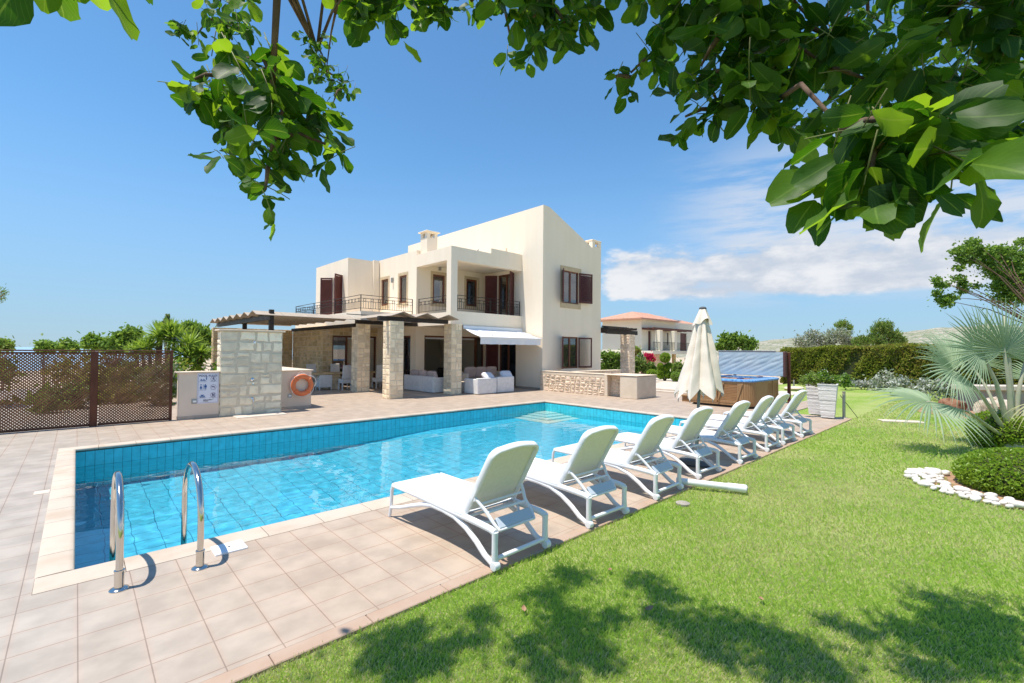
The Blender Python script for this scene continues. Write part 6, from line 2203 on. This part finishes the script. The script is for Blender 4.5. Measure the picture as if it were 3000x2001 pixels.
# right of the villa
plant('broadleaf_tree', 'dense dark green tree row behind the hot tub cover', 'tree', MIDT, 4200, .20, [F['mid'], F['light']], trunk=.15, weights=[.7, .3], up=.8)
plant('olive_tree', 'silvery olive tree rising above the left part of the hedge', 'tree', OLIVE, 5200, .17, [F['olive'], F['grey']], trunk=.18, weights=[.8, .2], aspect=.3)
plant('pine_tree', 'pale green pine behind the olive tree', 'tree', PINE1, 1500, .20, [F['pine'], F['light']], trunk=.12, aspect=.2, up=.8)
plant('pine_tree', 'broad yellow-green pine above the middle of the hedge', 'tree', PINE2, 5200, .19, [F['pine'], F['mid']], trunk=.15, aspect=.22, up=.9)
for k, (px, hh) in enumerate(((2257, 2.6), (2273, 2.0))):
    a = yaw - math.atan2(px - 1500, 1353)
    dist = 75
    x, y = dist * math.cos(a), dist * math.sin(a)
    plant('cypress', ['taller', 'shorter'][k] + ' slim dark cypress on the far slope', 'tree', [(x, y, -1 + hh * j / 4 * 1.1, .30 * (1.15 - j / 5)) for j in range(5)], 500, .13, [F['mid'], F['hedge']], trunk=.06, up=1.2, flat=2.2, group='slim cypresses')
plant('garden_shrub', 'mixed green shrubs beside the villa corner', 'shrub', BM1, 3400, .085, [F['light'], F['mid']], trunk=.05, group='shrubs below the neighbouring villa', z0=.0)
plant('garden_shrub', 'mixed green shrubs right of the side pergola pillar', 'shrub', BM2, 3400, .085, [F['mid'], F['pine']], trunk=.05, group='shrubs below the neighbouring villa', z0=.0)
plant('garden_shrub', 'feathery green shrubs left of the closed parasol', 'shrub', BM3, 2200, .085, [F['pine'], F['light']], trunk=.05, group='shrubs below the neighbouring villa', z0=.0)
plant('bougainvillea', 'crimson bougainvillea in front of the neighbouring villa', 'shrub', BOUG, 1100, .075, F['boug'], trunk=.05, z0=.0)
plant('garden_shrub', 'reddish green shrub beside the pillar of the side pergola', 'shrub', REDS, 700, .10, [F['light'], F['hedge_brown']], trunk=.05, z0=.0)
plant('white_flower_shrub', 'pale flowering shrub in front of the bougainvillea', 'shrub', WFL, 500, .08, [F['grey'], F['mid']], trunk=.04, z0=.0)

def clipped(P_, A_, B_, c, r_, n, size, q):
    """tight clipped surface of small leaves over an ellipsoid"""
    d_ = unit(q.normal(size=(n, 3)))
    P0 = np.array(c) + d_ * np.array(r_) * q.uniform(.90, 1.03, (n, 1))
    a = unit(d_ + q.normal(size=(n, 3)) * .8)
    bb_ = unit(np.cross(a, q.normal(size=(n, 3))))
    s_ = size * q.uniform(.6, 1.25, (n, 1))
    P_.append(P0)
    A_.append(a * s_)
    B_.append(bb_ * s_ * .55)
def clipped_plant(name, label, cat, balls, n, size, mt, z0, core='hedgecore', group=None):
    cx_, cy_ = balls[0][0], balls[0][1]
    t = thing(name, label, cat, (cx_, cy_, z0), group)
    P_, A_, B_ = [], [], []
    q = np.random.default_rng(int(abs(cx_) * 10) + 3)
    b = MB()
    for bl_ in balls:
        r_ = bl_[3:6] if len(bl_) > 4 else (bl_[3],) * 3
        clipped(P_, A_, B_, bl_[:3], r_, n, size, q)
        b.surf(lambda u_, v_: (bl_[0] + r_[0] * .9 * math.cos(2 * math.pi * u_) * math.cos(math.pi * (v_ - .5)), bl_[1] + r_[1] * .9 * math.sin(2 * math.pi * u_) * math.cos(math.pi * (v_ - .5)), bl_[2] + r_[2] * .9 * math.sin(math.pi * (v_ - .5))), 20, 12, wrapu=True)
    quads_mesh('foliage', np.concatenate(P_), np.concatenate(A_), np.concatenate(B_), mt, t, fold=.2)
    for bl_ in balls:
        b.tube([(cx_, cy_, z0), (bl_[0], bl_[1], bl_[2])], .03, 6)
    b.build('stem', M['hedgecore'], t, smooth=True)
    return t
M['hedgecore'] = mat('inner_twigs', (.035, .045, .014), (.05, .05, .02), rough=1, scale=12)
clipped_plant('topiary', 'cloud-pruned topiary with balls of clipped green behind the bench wall', 'topiary', TOPI, 900, .045, [F['box']], .1)
clipped_plant('topiary', 'low clipped dome left of the cloud-pruned topiary', 'topiary', [(*DOME[0][:3], DOME[0][3] * .98, DOME[0][3] * .98, DOME[0][3] * .8)], 900, .045, [F['box']], .1)
clipped_plant('topiary', 'small pale clipped bush right of the cloud-pruned topiary', 'topiary', [SMB[0]], 700, .05, [F['light']], .1)
clipped_plant('clipped_bush', 'bright green clipped box ball ringed by white pebbles', 'bush', [(9.50, -.25, .16, .76, .76, .385)], 15000, .021, [F['box']], -.02)
clipped_plant('clipped_bush', 'clipped green bush at the foot of the fan palm', 'bush', [(13.45, .02, .32, .52, .52, .42)], 5000, .026, [F['box']], -.02)

# hedge along the lawn
hd = thing('hedge', 'long tall clipped cypress hedge closing the garden on the right', 'hedge', (32.2, 0, 0))
q = np.random.default_rng(77)
n = 36000
y = q.uniform(-12, 9.3, n)
hz_ = 2.10 + .26 * np.clip((9.3 - y) / 8, 0, 1)
zz = q.uniform(0, 1, n) ** .9
lump = .10 * np.sin(y * 1.3) + .07 * np.sin(y * 3.1 + 4 * zz) + .05 * np.sin(7 * y + 9 * zz)
x = 31.55 + lump + q.uniform(-.05, .10, n) + .18 * (1 - zz) ** 3
top = q.random(n) < .30
x = np.where(top, q.uniform(31.5, 33.2, n), x)
z_ = np.where(top, hz_ + q.uniform(-.06, .06, n) + .05 * np.sin(y * 2.1), zz * hz_)
nrm = np.where(top[:, None], np.array([[-.2, 0, 1.0]]), np.array([[-1.0, 0, .35]]))
k = 3000
ye, ze = np.full(k, 9.3) + q.uniform(-.06, .10, k), q.uniform(0, 2.1, k)
P = np.concatenate([np.stack([x, y, z_], 1), np.stack([q.uniform(31.5, 33.2, k), ye, ze], 1)])
nrm = np.concatenate([nrm, np.tile(np.array([[0, 1.0, .2]]), (k, 1))])
A = unit(nrm * .6 + q.normal(size=P.shape) * .6 + np.array([0, 0, .4]))
B = unit(np.cross(A, q.normal(size=P.shape)))
s_ = .075 * q.uniform(.6, 1.3, (len(P), 1))
pn = np.sin(P[:, 1] * 1.7 + P[:, 2] * 2.4) + np.sin(P[:, 1] * .7 - P[:, 2] * 1.3 + 2)
br = (q.random(len(P)) < np.clip(.26 + .16 * pn, .04, .65)).astype(int)
quads_mesh('foliage', P, A * s_, B * s_ * .4, [F['hedge'], F['hedge_brown']], hd, mi=br, fold=.2)
b = MB()
for k in range(22):
    y0 = -12 + k * .968
    zt = 2.02 + .26 * min(1, max(0, (9.3 - y0) / 8))
    b.box((31.72, y0, -.1), (33.1, y0 + .966, zt))
b.build('twigs', M['hedgecore'], hd)

# planter flowers and bed plants at the hedge
def flowery(name, label, clumps, n, size, mats, nf, parent_z, group=None):
    t = plant(name, label, 'plant', clumps, n, size, mats, trunk=.012, z0=parent_z, group=group)
    P_, A_, B_ = [], [], []
    g = np.random.default_rng(len(label))
    for c in clumps:
        d_ = unit(g.normal(size=(nf, 3)) + np.array([-.5, -.5, .5]))
        P_.append(np.array(c[:3]) + d_ * c[3] * 1.0)
        A_.append(unit(g.normal(size=(nf, 3))) * .016)
        B_.append(unit(g.normal(size=(nf, 3))) * .014)
    quads_mesh('blossoms', np.concatenate(P_), np.concatenate(A_), np.concatenate(B_), F['flower'], t)
    return t
flowery('planter_shrub', 'leafy shrub with small white blossoms in the near planter', [c for i, c in enumerate(PL1) if i in (2, 3, 4, 5, 6)], 1300, .034, [F['light'], F['mid']], 9, .9, 'shrubs in the planters')
flowery('planter_shrub', 'yellow-green shrub spilling from the planter behind', [c for i, c in enumerate(PL1) if i in (0, 1, 7, 8)], 1100, .032, [F['pine'], F['light']], 4, .9, 'shrubs in the planters')
flowery('rose_bush', 'green bush with white flowers at the foot of the hedge', PL2, 700, .06, [F['light'], F['mid']], 12, -.05)
plant('grey_shrub', 'low silver-grey shrub at the foot of the hedge', 'shrub', GREY, 900, .05, [F['grey']], trunk=.02, z0=-.05, flat=.8)
for k, (x, y) in enumerate(((29.8, 4.3), (27.0, 3.0), (25.0, 1.6))):
    plant('grey_shrub', ['tall dry grasses left of the fan palm', 'pale shrub behind the fan palm', 'low pale shrub above the concrete wall'][k], 'shrub', random_clumps((x, y, .4), (.9, .9, .35), 8, .35, 60 + k), 900, .07, [F['olive'], F['grey']], trunk=.02, z0=-.05)

# carob tree at the right
t = thing('carob_tree', 'open-crowned carob tree at the right edge behind the fan palm', 'tree', (31.3, -1.8, 0))
crown('crown', [(c[0], c[1], c[2], c[3] * 1.1, c[3] * 1.4, c[3] * .95) for c in CAROB], 15000, .066, [F['mid'], F['light']], t, up=.25, aspect=.55, weights=[.62, .38], shell=.1)
b = MB()
fk = Vector((31.2, -1.6, 2.6))
b.tube([(31.3, -1.8, -.1), (31.25, -1.7, 1.4), fk], [.22, .18, .15], 10)
for c in CAROB[::2]:
    e = Vector(c[:3])
    w3 = Vector((rnd.uniform(-.4, .4), rnd.uniform(-.4, .4), rnd.uniform(.1, .6)))
    b.tube([fk, fk.lerp(e, .3) + w3 * .6, fk.lerp(e, .6) + w3, fk.lerp(e, .85) + w3 * .4, e], [.05, .03, .022, .014, .006], 6)
b.build('trunk', M['bark'], t, smooth=True)

# ------------------------------------------------------------------ fan palm
fp = thing('fan_palm', 'silver-blue fan palm with broad stiff fans at the right edge', 'palm', (13.25, -.10, 0))
base = Vector((13.22, -.12, .10))
RT_ = Vector((.728, -.686, 0))
FW_ = Vector((.686, .728, 0))
UPV = Vector((0, 0, 1))
b = MB()
b.lathe([(.20, -.05), (.22, .05), (.17, .16), (.10, .24), (.001, .25)], 18, T3((base.x, base.y, 0)))
b.build('trunk', M['palmstem'], fp, smooth=True)
def fan(hub, out, nrm, r_, spread, droop, cup, seed, mt='palm', nseg=46, stalk=True, web=.40):
    q = random.Random(seed)
    hub = Vector(hub)
    out = Vector(out).normalized()
    nrm = (Vector(nrm) - out * Vector(nrm).dot(out)).normalized()
    side = out.cross(nrm).normalized()
    b = MB()
    n_ = 7
    def sd(phi, t):
        d_ = out * math.cos(phi) + side * math.sin(phi)
        c_ = cup * (1 - .5 * t)
        return d_ * t + nrm * c_ * t * (1 - .3 * t) * .8 - UPV * droop * t * t * t
    dphi = 2 * spread / nseg
    for k in range(nseg):
        phi = -spread + (k + .5) * dphi + q.uniform(-.15, .15) * dphi
        rl = r_ * (1 - .30 * (abs(phi) / spread) ** 2) * q.uniform(.9, 1.06)
        bend = q.uniform(-.10, .10)
        dr_ = q.uniform(0, .10) + (.35 if q.random() < .07 else 0)
        vs = []
        for i in range(n_ + 1):
            t_ = i / n_
            if t_ <= web:
                hw_ = dphi * .5
            else:
                hw_ = dphi * .5 * max(0, 1 - ((t_ - web) / (1 - web)) ** 1.3) * web / t_ * 1.0
            ph = phi + bend * max(0, t_ - web)
            for (o_, ridge) in ((-1, 0), (0, 1), (1, 0)):
                v = hub + sd(ph + o_ * hw_, t_) * rl
                if ridge:
                    v += nrm * hw_ * t_ * rl * .8
                v -= UPV * dr_ * max(0, t_ - .5) ** 2 * rl
                vs.append(tuple(v))
        fs = []
        for i in range(n_):
            for j in range(2):
                fs.append((i * 3 + j, i * 3 + j + 1, (i + 1) * 3 + j + 1, (i + 1) * 3 + j))
        b.add(vs, fs)
    o = b.build('fan_leaf', F[mt], fp)
    if stalk:
        s_ = MB()
        mid = base.lerp(hub, .55) + UPV * .10 * (hub - base).length - (hub - base).cross(UPV).normalized() * .02
        end = hub + out * r_ * .12
        s_.tube([base, base.lerp(mid, .3) + UPV * .02, mid, hub, end], [.075, .05, .034, .022, .008], 10, flat=.6)
        s_.build('petiole', M['palmstem'], o, smooth=True)
    return o
fan((12.35, .65, 1.55), -RT_ * .95 + UPV * .22 - FW_ * .2, -FW_ * .9 + UPV * .5 - RT_ * .1, 1.02, R(142), .10, .22, 1)
fan((12.73, .28, 1.91), -RT_ * .75 + UPV * .75, -FW_ * .95 + UPV * .2, 1.06, R(140), .04, .25, 2)
fan((13.05, -.02, 1.93), RT_ * .1 + UPV * 1.0 - RT_ * .1, -FW_ * 1.0 + UPV * .1, 1.10, R(125), .0, .22, 3)
fan((12.02, .97, .93), -RT_ * .95 - UPV * .02 - FW_ * .25, UPV * .9 - FW_ * .45, 1.12, R(150), .28, .06, 4, 'palm')
fan((13.32, -.30, 1.72), RT_ * .75 + UPV * .75, -FW_ * .9 - RT_ * .3, 1.15, R(120), .05, .25, 5)
fan((13.6, -.5, 1.3), RT_ * .9 + UPV * .3 - FW_ * .3, -FW_ * .6 + UPV * .7, 1.0, R(140), .2, .15, 6)
fan((13.0, -.55, .95), RT_ * .3 - FW_ * .8 - UPV * .25, UPV * .7 - FW_ * .3, .95, R(130), .5, .05, 7, 'palm_dry')
fan((13.6, .5, 1.75), FW_ * .7 + UPV * .7, -FW_ * .7 + UPV * .6, 1.05, R(130), .05, .2, 8)
b = MB()
b.tube([base + Vector((.05, -.02, .0)), base + Vector((.0, .02, 1.0)), base + Vector((-.06, .06, 1.9)), base + Vector((-.10, .1, 2.5))], [.05, .05, .045, .02], 10)
b.build('spear_leaf', M['palmstem'], fp, smooth=True)

# ------------------------------------------------------------------ carob tree the photographer stands under
m, nt, p = nodes('carob_leaflet')
at_ = nt.nodes.new('ShaderNodeAttribute')
at_.attribute_name = 'leafuv'
sx_ = nt.nodes.new('ShaderNodeSeparateXYZ')
L(nt, at_.outputs['Vector'], sx_.inputs[0])
g_ = nt.nodes.new('ShaderNodeNewGeometry')
fr = ramp(nt, g_.outputs['Random Per Island'], 0, 1)
c = mixc(nt, fr, (.016, .055, .009), (.040, .10, .015))
ab = wm2(nt, 'ABSOLUTE', sx_.outputs['X'], 0)
rib = ramp(nt, ab, .03, .075, 1, 0)
wv = nt.nodes.new('ShaderNodeTexWave')
wv.inputs['Scale'].default_value = 2.2
wv.inputs['Distortion'].default_value = .6
vm = nt.nodes.new('ShaderNodeCombineXYZ')
L(nt, wm2(nt, 'SUBTRACT', wm2(nt, 'MULTIPLY', sx_.outputs['Y'], 1.0), wm2(nt, 'MULTIPLY', ab, .55)), vm.inputs[0])
L(nt, vm.outputs[0], wv.inputs['Vector'])
sec = ramp(nt, wv.outputs['Fac'], .90, 1.0, 0, .30)
vein = wm2(nt, 'MAXIMUM', rib, sec)
c = mixc(nt, vein, c, (.10, .19, .03))
L(nt, c, p.inputs['Base Color'])
p.inputs['Roughness'].default_value = .52
p.inputs['Specular IOR Level'].default_value = .28
tr_ = nt.nodes.new('ShaderNodeBsdfTranslucent')
tcol = mixc(nt, ramp(nt, g_.outputs['Random Per Island'], .35, 1.0), (.06, .20, .004), (.38, .62, .02))
tcol = mixc(nt, wm2(nt, 'MULTIPLY', vein, .6), tcol, (.42, .55, .06))
L(nt, tcol, tr_.inputs[0])
mx = nt.nodes.new('ShaderNodeMixShader')
mx.inputs[0].default_value = .46
L(nt, p.outputs[0], mx.inputs[1])
L(nt, tr_.outputs[0], mx.inputs[2])
L(nt, mx.outputs[0], nt.nodes['Material Output'].inputs[0])
M['carob_leaf'] = m
M['leafstalk'] = mat('green_leaf_stalk', (.16, .20, .05), (.14, .12, .05), rough=.6, scale=9)

tree = thing('overhanging_carob_tree', 'carob tree overhead whose leafy branches hang into the top of the photo', 'tree', (2.6, -2.6, -.02))
q = random.Random(31)
LV, LF, LU = [], [], []
twigs = MB()
stalks = MB()
NS = 6
def leaflet(o_, d_, nrm, l_, w_):
    d_ = d_.normalized()
    s_ = d_.cross(nrm).normalized()
    nrm = s_.cross(d_).normalized()
    curl = q.uniform(-.5, .8)
    fold = q.uniform(.05, .65)
    tw = q.uniform(-.9, .9)
    base_ = len(LV)
    notch = q.uniform(.0, .05)
    asym = q.uniform(.85, 1.15)
    for i in range(NS + 1):
        t = i / NS
        wd = w_ * (math.sin(math.pi * min(1, t * .93 + .035)) ** .62) * (.80 + .32 * t)
        if i == 0:
            wd = w_ * .06
        if i == NS:
            wd = w_ * .22
        c_ = o_ + d_ * l_ * (t - curl * .12 * t * t) - nrm * l_ * curl * t * t * .5
        a = tw * t
        ss = s_ * math.cos(a) + nrm * math.sin(a)
        nn = nrm * math.cos(a) - s_ * math.sin(a)
        wob = .09 * math.sin(t * 9 + tw * 8)
        for (e, z_) in ((-1, fold), (-.55, fold * .38), (0, 0), (.55, fold * .38), (1, fold)):
            k_ = wd * (asym if e < 0 else 2 - asym) * (1 + wob * abs(e))
            tip = -d_ * notch * l_ * (0 if i < NS else (1 - abs(e)))
            LV.append(tuple(c_ + ss * e * k_ + nn * (z_ * wd * .55 + abs(e) * wd * .16 * math.sin(t * 11 + e * 2 + curl * 9)) + tip))
            LU.append((e, t, 0))
    for i in range(NS):
        for j in range(4):
            k_ = base_ + i * 5 + j
            LF.append((k_, k_ + 1, k_ + 6, k_ + 5))
def twig(start, d_, size, npair):
    d_ = d_.normalized()
    pts = [start]
    p_ = start.copy()
    step = size * .62
    for k in range(npair):
        d_ = (d_ + Vector((q.uniform(-.12, .12), q.uniform(-.12, .12), -.10))).normalized()
        p_ = p_ + d_ * step
        pts.append(p_.copy())
        s_ = d_.cross(UPV)
        if s_.length < .1:
            s_ = Vector((q.uniform(-1, 1), q.uniform(-1, 1), 0))
        s_.normalize()
        rot = q.uniform(-.6, .6)
        up_ = s_.cross(d_).normalized()
        s2 = s_ * math.cos(rot) + up_ * math.sin(rot)
        for sg in (-1, 1):
            if q.random() < .07:
                continue
            ld = (s2 * sg * q.uniform(.7, 1.1) + d_ * q.uniform(.25, .8) + Vector((q.uniform(-.3, .3), q.uniform(-.3, .3), -q.uniform(.0, .75)))).normalized()
            nv_ = (UPV * .8 + Vector((q.uniform(-.8, .8), q.uniform(-.8, .8), q.uniform(-.4, .4)))).normalized()
            l_ = size * q.uniform(.75, 1.2)
            leaflet(p_ + ld * size * .10, ld, nv_, l_, l_ * q.uniform(.27, .37))
    stalks.tube(pts, [.0012] * len(pts), 4)
limbs = {'a': [(.42, .95, 3.7), (.36, 1.24, 3.2)], 'b': [(.95, .9, 3.7), (.85, 1.15, 3.5)], 'd': [(1.35, .1, 3.4), (1.15, .4, 3.15)], 'e': [(1.9, -.6, 3.7), (1.75, -.2, 3.5)], 'g': [(2.7, .4, 4.0), (2.5, .9, 3.8)], 'h': [(.0, .5, 3.0), (-.1, .6, 2.7)]}
allp = [Vector(p_) for l_ in limbs.values() for p_ in l_] + [Vector((.36, 1.24, 2.75)), Vector((.35, 1.25, 2.5)), Vector((.40, 2.0, 3.5)), Vector((1.0, 2.5, 3.7))]
CL.sort(key=lambda a: min((Vector(a[:3]) - p_).length for p_ in allp))
for (x, y, z_, r_, n_, size) in CL:
    c_ = Vector((x, y, z_ + (.03 if size > .06 else .0)))
    near = min(allp, key=lambda a: (a - c_).length)
    mid = near.lerp(c_, .5) + Vector((0, 0, .18 * (near - c_).length))
    if (near - c_).length > .04:
        twigs.tube([near, mid, c_ + Vector((0, 0, r_ * .3))], [.007, .005, .003], 6)
    allp.append(c_)
    for k in range(n_):
        o_ = c_ + Vector((q.uniform(-1, 1), q.uniform(-1, 1), q.uniform(-.6, 1))) * r_ * .68
        d_ = Vector((q.uniform(-1, 1), q.uniform(-1, 1), q.uniform(-1.3, .35)))
        o_ -= d_.normalized() * size * .7
        twig(o_, d_, size * q.uniform(.68, 1.05), q.choice((2, 2, 3, 3)))
me = bpy.data.meshes.new('crown')
o0 = np.array(ORG[tree.name])
nleaf = len(LF)
nv0 = len(LV)
LV += stalks.v
LF += [tuple(i + nv0 for i in f_) for f_ in stalks.f]
LU += [(0, 0, 0)] * len(stalks.v)
me.from_pydata((np.array(LV) - o0).tolist(), [], LF)
at2 = me.attributes.new('leafuv', 'FLOAT_VECTOR', 'POINT')
at2.data.foreach_set('vector', np.array(LU).ravel())
me.polygons.foreach_set('use_smooth', [True] * len(me.polygons))
me.materials.append(M['carob_leaf'])
me.materials.append(M['leafstalk'])
me.polygons.foreach_set('material_index', [0] * nleaf + [1] * (len(LF) - nleaf))
o = link(bpy.data.objects.new('crown', me))
o.parent = tree
# upper crown, above the picture, that shades the lawn
P_, A_, B_ = [], [], []
for (x, y, z_, r_) in SH + [(1.0, .65, 3.35, .34), (1.3, .38, 3.3, .34), (.85, .95, 3.5, .26), (1.6, .2, 3.5, .36), (1.15, .15, 3.4, .3)]:
    k = int(1500 * r_ * r_) + 8
    p1, a1, b1 = leaves_around((x, y, z_), (r_ * 1.05, r_ * 1.05, .22), k * 3, .04, -.1, g=rng, aspect=.62)
    P_.append(p1)
    A_.append(a1)
    B_.append(b1)
    near = min(allp, key=lambda a: (a - Vector((x, y, z_))).length)
    twigs.tube([near, near.lerp(Vector((x, y, z_)), .5) + Vector((0, 0, .2)), Vector((x, y, z_))], [.010, .007, .004], 6)
quads_mesh('crown', np.concatenate(P_), np.concatenate(A_), np.concatenate(B_), F['carob'], tree, fold=.2)
twigs.tube([(.42, .95, 3.7), (.37, 1.2, 3.25), (.355, 1.25, 2.85), (.345, 1.26, 2.45)], [.016, .014, .011, .006], 8)
twigs.tube([(.62, 1.5, 3.7), (.45, 1.33, 3.05), (.36, 1.26, 2.85)], [.014, .011, .006], 8)
b = twigs
b.tube([(2.6, -2.6, -.15), (2.55, -2.5, .8), (2.45, -2.3, 1.9), (2.35, -2.05, 2.7)], [.26, .2, .17, .15], 14)
for l_ in limbs.values():
    s_ = Vector((2.35, -2.05, 2.6))
    e = Vector(l_[0])
    b.tube([s_, s_.lerp(e, .4) + Vector((0, 0, .8)), e, Vector(l_[1])], [.09, .05, .014, .004], 8)
b.build('trunk', M['bark'], tree, smooth=True)
q = random.Random(2)
for k, (x, y) in enumerate(((3.02, 1.75), (3.75, 1.25), (2.35, 2.35), (3.3, 2.28))):
    b = MB()
    T = T3((x, y, .012), q.uniform(0, 6), q.uniform(-.3, .3), q.uniform(-.3, .3))
    b.surf(lambda u_, v_: ((u_ - .5) * .07, (v_ - .5) * .035 * math.sin(math.pi * (u_ * .9 + .05)), .02 * (u_ - .5) ** 2 + .012 * abs(v_ - .5)), 8, 4, T)
    o = b.build('fallen_leaf', M['soil'], smooth=True, loc=(x, y, 0))
    tag(o, ['dry brown leaf on the shaded grass near the bottom centre', 'dry brown leaf on the grass at the edge of the largest shadow', 'dry leaf on the grass close to the tiles', 'dry leaf on the sunlit grass between two shadows'][k], 'leaf', 'fallen dry leaves')
